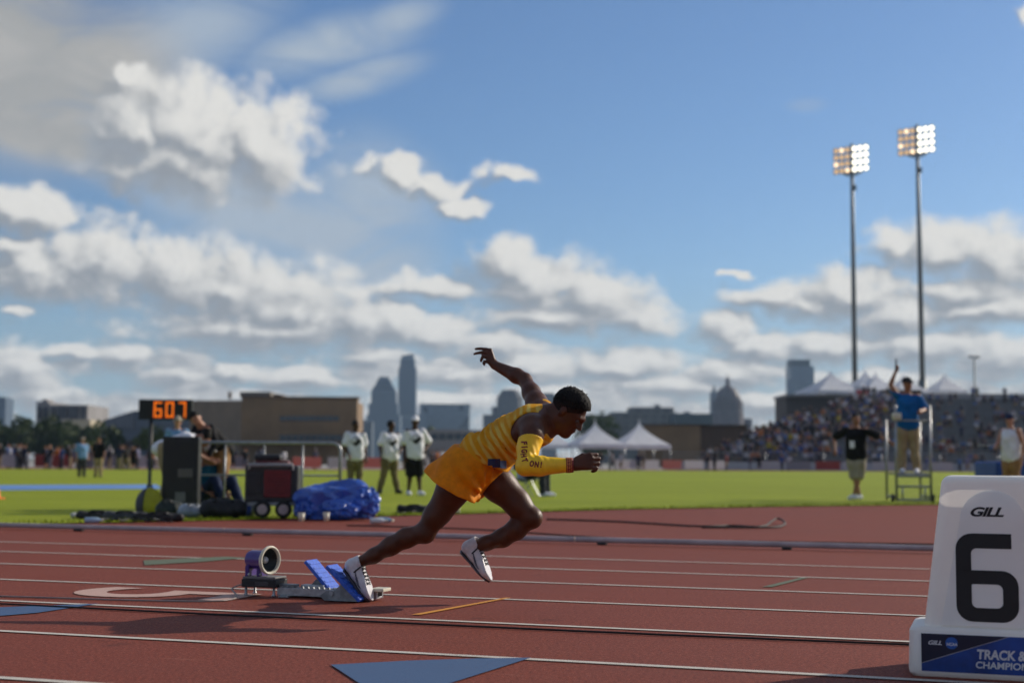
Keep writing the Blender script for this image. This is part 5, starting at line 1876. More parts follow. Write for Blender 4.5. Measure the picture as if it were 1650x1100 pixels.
def crowd_material(key, kind):
    m = bpy.data.materials.new(key)
    m.use_nodes = True
    t = m.node_tree
    t.nodes.clear()
    b = NB(t)
    p = b.new('ShaderNodeBsdfPrincipled')
    p.inputs['Roughness'].default_value = 0.75
    p.inputs['Specular IOR Level'].default_value = 0.2
    oi = b.new('ShaderNodeObjectInfo')
    tc = b.new('ShaderNodeTexCoord').outputs['Object']
    if kind == 'shirt':
        c = b.mix(b.ramp(b.noise(tc, 5, 3), 0.35, 0.7), b.v('SCALE', oi.outputs['Color'], scale=0.85), oi.outputs['Color'])
    else:
        r = b.new('ShaderNodeValToRGB')
        r.color_ramp.interpolation = 'CONSTANT'
        cols = dict(skin=[(0.07, 0.03, 0.018), (0.36, 0.18, 0.11), (0.44, 0.24, 0.16), (0.16, 0.07, 0.04)],
                    pants=[(0.03, 0.035, 0.05), (0.24, 0.19, 0.12), (0.02, 0.02, 0.022), (0.12, 0.13, 0.16)],
                    dark=[(0.015, 0.013, 0.012), (0.05, 0.03, 0.02), (0.4, 0.4, 0.4), (0.02, 0.02, 0.03)])[kind]
        while len(r.color_ramp.elements) < len(cols):
            r.color_ramp.elements.new(1.0)
        for i, q in enumerate(cols):
            r.color_ramp.elements[i].position = i / len(cols)
            r.color_ramp.elements[i].color = tuple(q) + (1,)
        off = {'skin': 0.0, 'pants': 0.37, 'dark': 0.71}[kind]
        t.links.new(b.m('FRACT', b.m('MULTIPLY_ADD', oi.outputs['Random'], 7.0, off)), r.inputs[0])
        c = r.outputs[0]
    t.links.new(c, p.inputs['Base Color'])
    t.links.new(p.outputs[0], b.new('ShaderNodeOutputMaterial').inputs['Surface'])
    return m


CROWD_MATS = [crowd_material('crowd_skin', 'skin'), crowd_material('crowd_shirt', 'shirt'), crowd_material('crowd_trousers', 'pants'), crowd_material('crowd_hair', 'dark')]
CROWD = []
for nm, pose, legs, hat in (('standing_person', dict(E0=(-0.24, 0.0, 1.12), W0=(-0.14, -0.16, 1.02)), 'long', None),
                            ('standing_person', dict(E1=(0.36, 0.05, 1.15), W1=(0.22, -0.06, 1.0), A0=(-0.17, 0, 0.085)), 'short', 'navy'),
                            ('walking_person', dict(A0=(-0.1, 0.25, 0.12), K0=(-0.1, 0.08, 0.5), T0=(-0.1, 0.12, 0.03), A1=(0.1, -0.22, 0.085), K1=(0.1, -0.14, 0.5), T1=(0.1, -0.38, 0.04), E0=(-0.24, -0.16, 1.16), W0=(-0.2, -0.34, 1.0)), 'long', None),
                            ('seated_person', sit, 'long', None), ('seated_person', sit, 'short', 'navy')):
    V, Q, mi = crowd_mesh(nm, pose, legs, hat)
    me = np_mesh(nm, V, Q, CROWD_MATS[0])
    for m_ in CROWD_MATS[1:]:
        me.materials.append(m_)
    me.polygons.foreach_set('material_index', mi[:len(me.polygons)])
    CROWD.append((me, V, Q, mi))
SHIRTS = {'white': (0.46, 0.46, 0.50), 'orange': (0.38, 0.12, 0.03), 'blue': (0.03, 0.07, 0.24), 'navy': (0.02, 0.025, 0.06), 'black': (0.015, 0.015, 0.018), 'dark red': (0.17, 0.02, 0.02),
          'light blue': (0.09, 0.16, 0.32), 'grey': (0.12, 0.12, 0.14), 'charcoal': (0.035, 0.035, 0.04), 'yellow': (0.36, 0.27, 0.02), 'lilac': (0.20, 0.20, 0.30)}
SHIRT_PICK = ['white', 'white', 'blue', 'blue', 'navy', 'navy', 'navy', 'black', 'black', 'black', 'dark red', 'light blue', 'grey', 'charcoal', 'charcoal', 'charcoal', 'lilac', 'orange'] * 2 + ['yellow']


def crowd_person(i, loc, rz, colr, name='person', label=None, group=None, scale=1.0):
    o = link(name, CROWD[i][0])
    o.location = loc
    o.rotation_euler = (0, 0, rz)
    o.scale = (scale,) * 3
    o.color = tuple(colr) + (1,)
    return tag(o, label, 'person', group)


rg = random.Random(21)
for k in range(92):
    px = rg.uniform(-20, 1640) if k > 34 else rg.uniform(-10, 262)
    # people stand along the outside of the far straight, whose distance grows to the right
    y = 97 + max(0, (px - 300)) * 0.044 + rg.uniform(0, 9)
    q = P(px, 740, y)
    cn = rg.choice(SHIRT_PICK + ['white', 'white', 'light blue'])
    zone = 'left of the race clock' if px < 225 else 'between the clock and the sprinter' if px < 760 else 'between the sprinter and the stand' if px < 1130 else 'in front of the grandstand'
    crowd_person(rg.choice((0, 1, 2, 0, 1)), (q.x, q.y, 0.0), rg.uniform(0, 6.28), SHIRTS[cn], 'person', 'onlooker in %s top at the far barrier, %s' % (cn, zone), 'onlookers at the far barrier: %s, %s' % (cn, zone), rg.uniform(0.90, 1.02))

# ------------------------------------------------------------------ equipment at the edge of the infield
STEEL = mat('galvanised', (0.30, 0.31, 0.32), 0.4, 0.15, 12, metal=0.6)
DARK = mat('dark_plastic', (0.020, 0.020, 0.022), 0.5, 0.2, 8)
REDP = mat('red_panel', (0.16, 0.012, 0.014), 0.5, 0.15, 8)
TYRE = mat('tyre', (0.015, 0.015, 0.015), 0.75, 0.2, 40)


def on_floor(px, y):
    q = P(px, 760, y)
    return Vector((q.x, q.y, 0.014))


# starter's ladder stand
S0 = STAND_Q
t = thing('ladder_stand', 'grey metal ladder stand on small wheels carrying the starter', 'stand', S0)
hwid = 0.335
for sx in (-1, 1):
    for y0_, zt in ((-0.30, PLAT_Z + 1.32), (0.42, PLAT_Z + 1.05)):
        mb = MB()
        mb.tube([(sx * hwid, y0_, 0.02), (sx * hwid, y0_, zt)], 0.026, 10)
        mb.obj('post', STEEL, t, True)
    mb = MB()
    mb.tube([(sx * hwid, -0.30, 0.10), (sx * hwid, 0.42, 0.10)], 0.024, 8)
    mb.obj('base_bar', STEEL, t, True)
    mb = MB()
    mb.lathe([(0.03, -0.022), (0.07, -0.022), (0.078, -0.012), (0.078, 0.012), (0.07, 0.022), (0.03, 0.022)], 18, Matrix.Translation((sx * (hwid + 0.055), -0.22, 0.078)) @ Matrix.Rotation(math.pi / 2, 4, 'Y'))
    wh = mb.obj('wheel', TYRE, t, True)
    mb = MB()
    mb.tube([(sx * (hwid + 0.02), -0.22, 0.078), (sx * (hwid + 0.085), -0.22, 0.078)], 0.022, 10)
    mb.obj('hub', STEEL, wh, True)
mb = MB()
mb.bbox(-hwid + 0.03, hwid - 0.03, -0.28, 0.40, PLAT_Z - 0.035, PLAT_Z, 0.008)
mb.obj('platform', STEEL, t)
for z, r_ in ((0.30, 0.022), (0.045, 0.022), (PLAT_Z + 1.02, 0.018), (PLAT_Z - 0.06, 0.024)):
    mb = MB()
    mb.tube([(-hwid, -0.302, z), (hwid, -0.302, z)], r_, 8)
    mb.obj('crossbar', STEEL, t, True)
for x in (-0.22, 0.22):
    mb = MB()
    mb.tube([(x, -0.302, 0.05), (x, -0.302, 0.30)], 0.018, 8)
    mb.obj('short_post', STEEL, t, True)
mb = MB()
mb.tube([(hwid, -0.30, PLAT_Z + 1.02), (hwid, 0.42, PLAT_Z + 1.02)], 0.018, 8)
mb.obj('side_rail', STEEL, t, True)
# white megaphone-like box clamped to the rail by his arm
tag(MB().bbox(-0.085, 0.085, -0.06, 0.06, -0.07, 0.07, 0.03).obj('speaker_box', CREAM, None, True, S0 + Vector((-hwid + 0.02, -0.32, PLAT_Z + 1.10))), 'small pale speaker on the corner of the ladder stand rail', 'speaker')

# chair of the seated official
q = SEAT_Q
t = thing('folding_chair', 'dark folding chair under the seated official behind the sprinter', 'chair', q, face_cam(q, 70))
mb = MB()
mb.bbox(-0.21, 0.21, -0.20, 0.20, 0.335, 0.365, 0.01)
mb.obj('seat', DARK, t)
mb = MB()
mb.bbox(-0.20, 0.20, 0.21, 0.235, 0.55, 0.80, 0.01)
mb.obj('backrest', DARK, t)
for sx in (-1, 1):
    for (a, b) in (((sx * 0.2, -0.22, 0.0), (sx * 0.2, 0.22, 0.80)), ((sx * 0.18, 0.24, 0.0), (sx * 0.18, -0.15, 0.35))):
        mb = MB()
        mb.tube([a, b], 0.012, 6)
        mb.obj('leg', STEEL, t)

# tall black cabinet
q = on_floor(293, 19.9)
t = thing('equipment_cabinet', 'tall black equipment cabinet with the bending crew member behind it', 'cabinet', q, 0.12)
mb = MB()
mb.bbox(-0.245, 0.245, -0.22, 0.22, 0.03, 1.04, 0.012)
cb = mb.obj('case', DARK, t)
mb = MB()
mb.bbox(-0.20, 0.20, -0.232, -0.221, 0.10, 0.98, 0.004)
dr = mb.obj('door', mat('cabinet_door', (0.012, 0.012, 0.013), 0.4), t)
mb = MB()
mb.bbox(-0.03, 0.17, -0.240, -0.2325, 0.48, 0.60, 0.003)
mb.obj('handle', mat('grey_plastic', (0.10, 0.09, 0.09), 0.5), dr)
mb = MB()
mb.bbox(-0.06, 0.08, -0.238, -0.2325, 0.14, 0.28, 0.003)
mb.obj('label_plate', mat('label_grey', (0.13, 0.13, 0.14), 0.5), dr)
for sx in (-1, 1):
    for sy in (-1, 1):
        mb = MB()
        mb.bbox(sx * 0.19 - 0.03, sx * 0.19 + 0.03, sy * 0.17 - 0.03, sy * 0.17 + 0.03, 0.0, 0.03, 0.004)
        mb.obj('foot', TYRE, t)

# hoop of metal tubing standing round the equipment
t = thing('pipe_frame', 'long low frame of bent grey metal tubing round the equipment', 'frame')
yF = 20.6
a, b = P(300, 760, yF), P(548, 760, yF)
zt = P(420, 713, yF).z
path = [(a.x, yF, 0.014)]
for i in range(6):
    an = math.pi / 2 * i / 5
    path.append((a.x + 0.12 * (1 - math.cos(an)), yF, zt - 0.12 + 0.12 * math.sin(an)))
for i in range(6):
    an = math.pi / 2 * (1 - i / 5)
    path.append((b.x - 0.12 * (1 - math.cos(an)), yF, zt - 0.12 + 0.12 * math.sin(an)))
path.append((b.x, yF, 0.014))
mb = MB()
mb.tube(path, 0.026, 10)
mb.obj('hoop', STEEL, t, True)
for px in (362, 425, 487):
    c = P(px, 760, yF)
    mb = MB()
    mb.tube([(c.x, yF + 0.001, 0.014), (c.x, yF + 0.001, zt - 0.02)], 0.016, 8)
    mb.obj('upright', STEEL, t, True)
mb = MB()
mb.tube([(a.x, yF - 0.001, 0.52), (b.x, yF - 0.001, 0.52)], 0.014, 8)
mb.obj('lower_rail', STEEL, t, True)

# wheeled generator with a red panel
q = on_floor(441, 18.3)
t = thing('generator_cart', 'black wheeled generator cart with a dark red front panel', 'generator', q, 0.05)
mb = MB()
mb.bbox(-0.335, 0.335, -0.24, 0.24, 0.19, 0.66, 0.03)
bd = mb.obj('housing', mat('cart_black', (0.028, 0.028, 0.030), 0.45, 0.3, 5), t)
mb = MB()
mb.bbox(-0.09, 0.245, -0.256, -0.2405, 0.26, 0.60, 0.006)
rp = mb.obj('front_panel', REDP, t)
for i in range(6):
    mb = MB()
    mb.bbox(-0.05, 0.205, -0.2605, -0.2565, 0.31 + i * 0.045, 0.325 + i * 0.045, 0.001)
    mb.obj('louvre', mat('dark_red', (0.09, 0.008, 0.01), 0.5), rp)
mb = MB()
mb.bbox(-0.30, -0.12, -0.252, -0.2405, 0.30, 0.56, 0.006)
mb.obj('control_panel', DARK, t)
mb = MB()
mb.tube([(-0.28, -0.28, 0.60), (-0.28, -0.285, 0.665), (0.27, -0.285, 0.665), (0.27, -0.28, 0.60)], 0.022, 10)
mb.obj('handle', mat('pale_handle', (0.26, 0.26, 0.27), 0.45), t, True)
mb = MB()
mb.bbox(-0.22, 0.20, -0.16, 0.16, 0.655, 0.72, 0.025)
mb.obj('fuel_tank', mat('tank_red', (0.10, 0.015, 0.015), 0.5), t)
mb = MB()
mb.bbox(-0.24, 0.10, -0.13, 0.14, 0.715, 0.80, 0.04)
mb.obj('folded_cover', DARK, t)
mb = MB()
mb.bbox(-0.30, 0.30, -0.235, -0.21, 0.15, 0.195, 0.006)
mb.obj('chassis', GREY, t)
for x in (-0.10, 0.165):
    mb = MB()
    mb.lathe([(0.05, -0.035), (0.095, -0.035), (0.107, -0.02), (0.107, 0.02), (0.095, 0.035), (0.05, 0.035)], 24, Matrix.Translation((x, -0.28, 0.107)) @ Matrix.Rotation(math.pi / 2, 4, 'X'))
    wh = mb.obj('wheel', TYRE, t, True)
    mb = MB()
    mb.lathe([(0.068, -0.036), (0.064, 0.040), (0.030, 0.044), (0.012, 0.046)], 20, Matrix.Translation((x, -0.28, 0.107)) @ Matrix.Rotation(math.pi / 2, 4, 'X'))
    smooth_by_angle(mb.obj('rim', mat('rim_pale', (0.40, 0.31, 0.30), 0.5), wh), 40)
for x in (-0.27, 0.27):
    mb = MB()
    mb.tube([(x, 0.18, 0.0), (x, 0.18, 0.2)], 0.03, 8)
    mb.obj('leg', GREY, t, True)


def crumple(name, label, cat, loc, size, material, seed, facets=1.0, rotz=0.0, sub=4, parts=()):
    """a slumped, creased heap: sharp ridges like stiff sheet"""
    t = thing(name, label, cat, loc, rotz)
    bm = bmesh.new()
    bmesh.ops.create_icosphere(bm, subdivisions=sub, radius=1.0)
    so = Vector((seed * 3.7, seed * 1.3, seed * 2.1))
    cells = [Vector((mnoise.noise(so + Vector((i * 1.7, 0, 0))), mnoise.noise(so + Vector((0, i * 2.3, 5))), mnoise.noise(so + Vector((3, 7, i * 1.9))))).normalized() for i in range(18)]
    for v in bm.verts:
        d = v.co.normalized()
        n = mnoise.noise(d * 1.3 + so) * 0.35 * facets
        ds = sorted((d - c_).length for c_ in cells)
        fold = min(1.0, (ds[1] - ds[0]) * 3.2)                     # 0 on the ridge between two slack panels
        r2 = 1 - abs(mnoise.noise(d * 4.5 + so * 3)) * 2.0
        k = 1 + n + 0.20 * facets * (0.6 - fold) + 0.045 * facets * r2
        p = Vector((d.x * size[0], d.y * size[1], d.z * size[2])) * k
        p.z = max(p.z * 0.62 + size[2] * 0.40, 0.0)
        v.co = p
    me = bpy.data.meshes.new(name + '_sheet')
    bm.to_mesh(me)
    bm.free()
    me.materials.append(material)
    smooth_by_angle(link('sheet', me, t), 22)
    return t


TARP = mat('blue_tarp', (0.022, 0.095, 0.44), 0.28, 0.2, 3, bump=0.01, bscale=9, spec=0.8)
q = on_floor(540, 18.0)
t = crumple('blue_tarp', 'crumpled shiny blue tarpaulin heaped beside the generator', 'tarpaulin', q, (0.40, 0.26, 0.46), TARP, 1, 1.25)
for i, (x, y, r_, ln, an) in enumerate(((0.36, -0.02, 0.20, 0.42, 1.2), (-0.30, -0.16, 0.11, 0.34, 0.2), (0.08, -0.26, 0.12, 0.50, -0.1))):
    bm = bmesh.new()
    bmesh.ops.create_icosphere(bm, subdivisions=4, radius=1.0)
    for v in bm.verts:
        d = v.co.normalized()
        k = 1 + 0.34 * (0.5 - 2 * abs(mnoise.noise(d * 2.6 + Vector((i * 5, 2, 9))))) + 0.06 * (0.5 - 2 * abs(mnoise.noise(d * 6 + Vector((i, 7, 1)))))
        p = Vector((d.x * ln / 2, d.y * r_, d.z * r_)) * k
        p.z = max(p.z + r_, 0.0)
        v.co = Matrix.Rotation(an, 3, 'Z') @ p + Vector((x, y, 0))
    me = bpy.data.meshes.new('fold')
    bm.to_mesh(me)
    bm.free()
    me.materials.append(TARP)
    smooth_by_angle(link('fold', me, t), 22)

# yellow and black pack
q = on_floor(242, 19.6)
t = thing('kit_pack', 'domed yellow and dark grey pack standing on the grass left of the cabinet', 'pack', q, -0.25)
for nm, x0, x1, m_ in (('front_half', -0.02, 0.19, mat('pack_yellow', (0.32, 0.30, 0.012), 0.6)), ('back_half', -0.19, -0.025, mat('pack_grey', (0.05, 0.05, 0.065), 0.6))):
    f = Field((x0 - 0.02, -0.16, -0.02), (x1 + 0.02, 0.16, 0.36), 0.012)
    f.ell((0, 0, 0.10), (0.20, 0.14, 0.24), None, 0.0)
    f.cut_plane((0, 0, 0.0), (0, 0, -1)).cut_plane((x0, 0, 0), (-1, 0, 0)).cut_plane((x1, 0, 0), (1, 0, 0))
    f.obj(nm, m_, t, (0, 0, 0), 1)
mb = MB()
mb.tube([(-0.05, 0, 0.335), (-0.04, 0, 0.375), (0.03, 0, 0.375), (0.04, 0, 0.33)], 0.008, 6)
mb.obj('handle', DARK, t, True)


def duffel(label, px, y, L, r_, key, colr, rotz, cat='bag', straps=True):
    q = on_floor(px, y)
    t = thing('kit_bag', label, cat, q, rotz)
    f = Field((-L / 2 - 0.05, -r_ - 0.05, -0.02), (L / 2 + 0.05, r_ + 0.05, 2 * r_ + 0.05), 0.014)
    f.cone((-L / 2 + r_, 0, r_ * 0.75), (L / 2 - r_, 0, r_ * 0.75), r_ * 0.95, r_ * 0.9, 0.0)
    f.ell((L * 0.1, -r_ * 0.4, r_ * 0.6), (L * 0.25, r_ * 0.7, r_ * 0.55), None, 0.05)
    f.warp(lambda X, Y, Z: 0.010 * np.sin(X * 33 + Z * 21) * np.sin(Y * 29 + X * 12 + 1))
    f.cut_plane((0, 0, 0), (0, 0, -1))
    f.obj('sack', mat('bag_' + key, colr, 0.65, 0.2, 9), t, (0, 0, 0), 1)
    if straps:
        mb = MB()
        mb.tube([(-L * 0.2, -r_ * 0.5, r_ * 1.4), (-L * 0.12, -r_ * 0.9, r_ * 1.75), (L * 0.12, -r_ * 0.9, r_ * 1.75), (L * 0.2, -r_ * 0.5, r_ * 1.4)], 0.012, 6)
        mb.obj('strap', DARK, t, True)
    return t


duffel('black holdall lying in front of the pipe frame', 362, 18.0, 0.62, 0.14, 'black', (0.012, 0.012, 0.014), 0.15)
duffel('blue kit bag tucked beside the generator wheels', 401, 18.6, 0.40, 0.10, 'blue', (0.02, 0.05, 0.22), -0.2)
duffel('white and blue sack in front of the cabinet', 309, 18.2, 0.34, 0.10, 'pale', (0.30, 0.33, 0.38), 0.5)
duffel('dark green holdall at the foot of the cabinet', 275, 18.4, 0.40, 0.12, 'green', (0.018, 0.026, 0.022), -0.3)
duffel('flat dark bag nearest the left end of the gear line', 160, 17.4, 0.55, 0.055, 'slate', (0.03, 0.028, 0.03), 0.1)
duffel('flat grey bag in the middle of the gear line', 206, 17.1, 0.60, 0.060, 'grey', (0.055, 0.055, 0.06), -0.1)
duffel('long black bag at the right end of the gear line', 258, 17.0, 0.62, 0.055, 'soot', (0.018, 0.016, 0.016), 0.08)
duffel('black bag behind the sprinter on the edge of the grass', 668, 20.4, 0.52, 0.06, 'coal', (0.015, 0.015, 0.016), 0.05)
duffel('dark backpack standing behind the tarp beside the frame', 536, 21.2, 0.34, 0.20, 'ink', (0.016, 0.017, 0.022), 0.2)


def bottle(label, px, y, colr, key, lying=0.0):
    q = on_floor(px, y)
    t = thing('drink_bottle', label, 'bottle', q, lying)
    M = Matrix.Translation((0, 0, 0.034)) @ Matrix.Rotation(math.radians(90), 4, 'Y')
    mb = MB()
    mb.lathe([(0.028, -0.09), (0.034, -0.08), (0.034, 0.03), (0.030, 0.055), (0.014, 0.085), (0.013, 0.095)], 14, M)
    mb.obj('flask', mat('bottle_' + key, colr, 0.2, 0.05, 5, spec=0.7), t, True)
    mb = MB()
    mb.lathe([(0.016, 0.096), (0.016, 0.115)], 12, M)
    mb.obj('cap', CREAM, t)


bottle('clear bottle lying on the red apron below the tarp', 610, 16.6, (0.55, 0.58, 0.60), 'clear', 0.3)
bottle('pale blue bottle lying beside the clear bottle', 621, 16.8, (0.22, 0.38, 0.52), 'blue', -0.4)
bottle('bottle lying at the far left of the gear line', 128, 17.6, (0.45, 0.45, 0.46), 'pale', 0.8)
bottle('light blue bottle lying at the left of the gear line', 152, 16.2, (0.30, 0.42, 0.55), 'ice', 0.2)
for px, y, lab in ((487, 17.0, 'white paper cup lying under the generator wheels'), (527, 17.2, 'white paper cup lying in front of the tarp'), (738, 20.6, 'white paper cup standing behind the sprinter')):
    q = on_floor(px, y)
    t = thing('paper_cup', lab, 'cup', q)
    mb = MB()
    mb.lathe([(0.028, 0.0), (0.040, 0.10), (0.037, 0.10), (0.026, 0.006)], 14, None, True, False)
    mb.obj('cup_wall', CREAM, t, True)
    mb = MB()
    mb.lathe([(0.041, 0.096), (0.043, 0.100), (0.041, 0.104), (0.038, 0.100), (0.041, 0.096)], 14, None, False, False)
    mb.obj('rim', CREAM, t, True)

# loose leads along the gear line
for sd, (x0, x1, y) in enumerate(((130, 300, 17.8), (150, 280, 16.7), (640, 742, 20.0))):
    rg = random.Random(sd)
    pts = []
    for i in range(14):
        q = on_floor(x0 + (x1 - x0) * i / 13, y + rg.uniform(-0.25, 0.25))
        q.z = 0.022 + abs(rg.gauss(0, 0.015))
        pts.append(q)
    cable('loose_lead', ('black lead tangled behind the flat bags', 'black lead tangled in front of the flat bags', 'black lead on the grass edge behind the sprinter')[sd], wob(pts, 3, 0.002, sd), 0.012, RUBBER)

# orange sports cone at the left edge
q = on_floor(-8, 25.5)
t = thing('sports_cone', 'orange training cone cut by the left edge of the picture', 'cone', q)
mb = MB()
mb.lathe([(0.115, 0.02), (0.105, 0.05), (0.055, 0.28), (0.030, 0.30)], 20)
mb.obj('shell', mat('cone_orange', (0.75, 0.17, 0.01), 0.5), t, True)
mb = MB()
mb.bbox(-0.15, 0.15, -0.15, 0.15, 0.0, 0.022, 0.006)
mb.obj('base', mat('cone_base', (0.60, 0.13, 0.01), 0.6), t)

# running clock on its post
yC = 36.0
c = P(267.5, 660, yC)
t = thing('race_clock', 'black display clock with glowing orange digits on a post', 'clock', (c.x, yC, 0))
wC, hC = 86 * yC / F_PX, 33 * yC / F_PX
mb = MB()
mb.bbox(-wC / 2, wC / 2, -0.09, 0.09, c.z - hC / 2, c.z + hC / 2, 0.02)
mb.obj('display_case', mat('clock_black', (0.006, 0.006, 0.006), 0.5), t)
mb = MB()
mb.tube([(-wC * 0.27, 0.0, 0.0), (-wC * 0.27, 0.0, c.z - hC / 2)], 0.045, 10)
mb.obj('post', DARK, t, True)
GLOW = mat('led_orange', (0.3, 0.05, 0.0), 0.5, 0.0, 5, emit=(1.0, 0.19, 0.005, 0.85))
OFF = mat('led_off', (0.012, 0.009, 0.008), 0.5)
SEG = {'6': 'acdefg', '0': 'abcdef', '7': 'abc', '8': 'abcdefg'}


def digit(ch, x, z, w_, h_):
    s = 0.13 * h_
    segs = dict(a=(x, x + w_, z + h_ - s, z + h_), d=(x, x + w_, z, z + s), g=(x, x + w_, z + h_ / 2 - s / 2, z + h_ / 2 + s / 2),
                f=(x, x + s, z + h_ / 2, z + h_), b=(x + w_ - s, x + w_, z + h_ / 2, z + h_), e=(x, x + s, z, z + h_ / 2), c=(x + w_ - s, x + w_, z, z + h_ / 2))
    for k, (a, b, cc, d) in segs.items():
        if k not in SEG[ch]:
            continue
        e = 0.004
        MB().bbox(a + e, b - e, -0.098, -0.0905, cc + e, d - e, 0.003).obj('digit_segment', GLOW, t)


pxm = yC / F_PX
for ch, x0, x1 in (('6', 249, 262.5), ('0', 268, 281.5), ('7', 289, 301)):
    digit(ch, (x0 - 267.5) * pxm, c.z - 12.5 * pxm, (x1 - x0) * pxm, 25.5 * pxm)

# low blue landing mat at the right edge
q = P(1640, 760, 33.0)
t = thing('landing_mat', 'thick blue mat at the right edge behind the man in the cap', 'mat', (q.x, q.y, 0.014), 0.0)
z1 = P(1640, 744, 33.0).z
mb = MB()
mb.bbox(-0.62, 1.6, -0.4, 1.2, 0.0, z1, 0.05)
mb.obj('pad', mat('mat_blue', (0.015, 0.06, 0.26), 0.55, 0.1, 3), t)
for i in range(3):
    MB().bbox(-0.64 + i * 0.75, -0.60 + i * 0.75, -0.412, -0.399, 0.05, z1 - 0.05, 0.004).obj('seam', mat('mat_seam', (0.01, 0.04, 0.18), 0.6), t)

# ------------------------------------------------------------------ far side: boards, tents, stand, lights, buildings, trees
def facade(key, wall, glass, sx, sz, fx=0.6, fz=0.55, rough=0.5, metal=0.0, spec=0.5):
    """far wall whose window grid is too small to pick apart"""
    m = bpy.data.materials.new(key)
    m.use_nodes = True
    t = m.node_tree
    t.nodes.clear()
    b = NB(t)
    x, y, z = b.sep(b.new('ShaderNodeTexCoord').outputs['Object'])
    h = b.m('ADD', x, y)
    wx = b.m('LESS_THAN', b.m('FRACT', b.m('DIVIDE', h, sx)), fx)
    wz = b.m('LESS_THAN', b.m('FRACT', b.m('DIVIDE', z, sz)), fz)
    f = b.m('MULTIPLY', wx, wz)
    n = b.noise(b.xyz(b.m('FLOOR', b.m('DIVIDE', h, sx)), b.m('FLOOR', b.m('DIVIDE', z, sz)), 0.0), 0.9, 2)
    g2 = tuple(q * 1.5 for q in glass) + (1,)
    gl = b.mix(b.ramp(n, 0.35, 0.65), tuple(glass) + (1,), g2)
    c = b.mix(f, tuple(wall) + (1,), gl)
    p = b.new('ShaderNodeBsdfPrincipled')
    t.links.new(c, p.inputs['Base Color'])
    p.inputs['Roughness'].default_value = rough
    p.inputs['Metallic'].default_value = metal
    p.inputs['Specular IOR Level'].default_value = spec
    t.links.new(p.outputs[0], b.new('ShaderNodeOutputMaterial').inputs['Surface'])
    MATS[key] = m
    return m


def zpx(px, py, y):
    return P(px, py, y).z


# barrier boards along the far straight
BOARD = [mat('board_white', (0.42, 0.41, 0.43), 0.6), mat('board_grey', (0.22, 0.22, 0.25), 0.6), mat('board_red', (0.28, 0.05, 0.04), 0.6), mat('board_blue', (0.10, 0.13, 0.30), 0.6)]
rg = random.Random(9)
FARL = [Vector((-46, 96.5, 0)), Vector((-20, 110, 0)), Vector((0, 128, 0)), Vector((22, 146, 0)), Vector((62, 153, 0))]
kinds = ['white barrier board standing along the far straight', 'grey barrier board standing along the far straight', 'red barrier board standing along the far straight', 'blue barrier board standing along the far straight']
proto = {}
for i in range(len(FARL) - 1):
    a, b = FARL[i], FARL[i + 1]
    L = (b - a).length
    n = int(L / 3.0)
    for j in range(n):
        if rg.random() < 0.14:
            continue
        q = a.lerp(b, (j + 0.5) / n) + Vector((0, rg.uniform(-0.3, 0.3), 0))
        k = rg.choice((0, 0, 0, 1, 1, 2, 3) if q.x > -5 else (0, 1, 1, 2))
        rz = math.atan2(b.y - a.y, b.x - a.x)
        if k not in proto:
            pan = MB().bbox(-1.36, 1.36, -0.02, 0.02, 0.14, 1.0, 0.01)
            fr = MB().bbox(-1.40, -1.34, -0.035, 0.035, 0.0, 1.03, 0.01).v, None
            me_p = mesh_obj('tmp', pan.v, pan.f, BOARD[k])
            lg = MB().bbox(-0.04, 0.04, -0.22, 0.22, 0.0, 0.05, 0.01)
            me_l = mesh_obj('tmp', lg.v, lg.f, STEEL)
            proto[k] = (me_p.data, me_l.data)
            bpy.data.objects.remove(me_p)
            bpy.data.objects.remove(me_l)
        bpx = CX + q.x / q.y * F_PX
        zone = 'left of the race clock' if bpx < 225 else 'between the clock and the sprinter' if bpx < 760 else 'below the pair of tents' if bpx < 1130 else 'in front of the grandstand'
        t = thing('barrier_board', kinds[k].replace(' standing along', ' on') + ', ' + zone, 'board', q, rz, 'barrier boards: %s, %s' % (('white', 'grey', 'red', 'blue')[k], zone))
        link('panel', proto[k][0], t)
        for x in (-1.1, 1.1):
            link('foot', proto[k][1], t, (x, 0, 0))

# pagoda tents
TENT_W = mat('tent_fabric', (0.86, 0.87, 0.90), 0.6, 0.05, 1.0, trans=0.35)


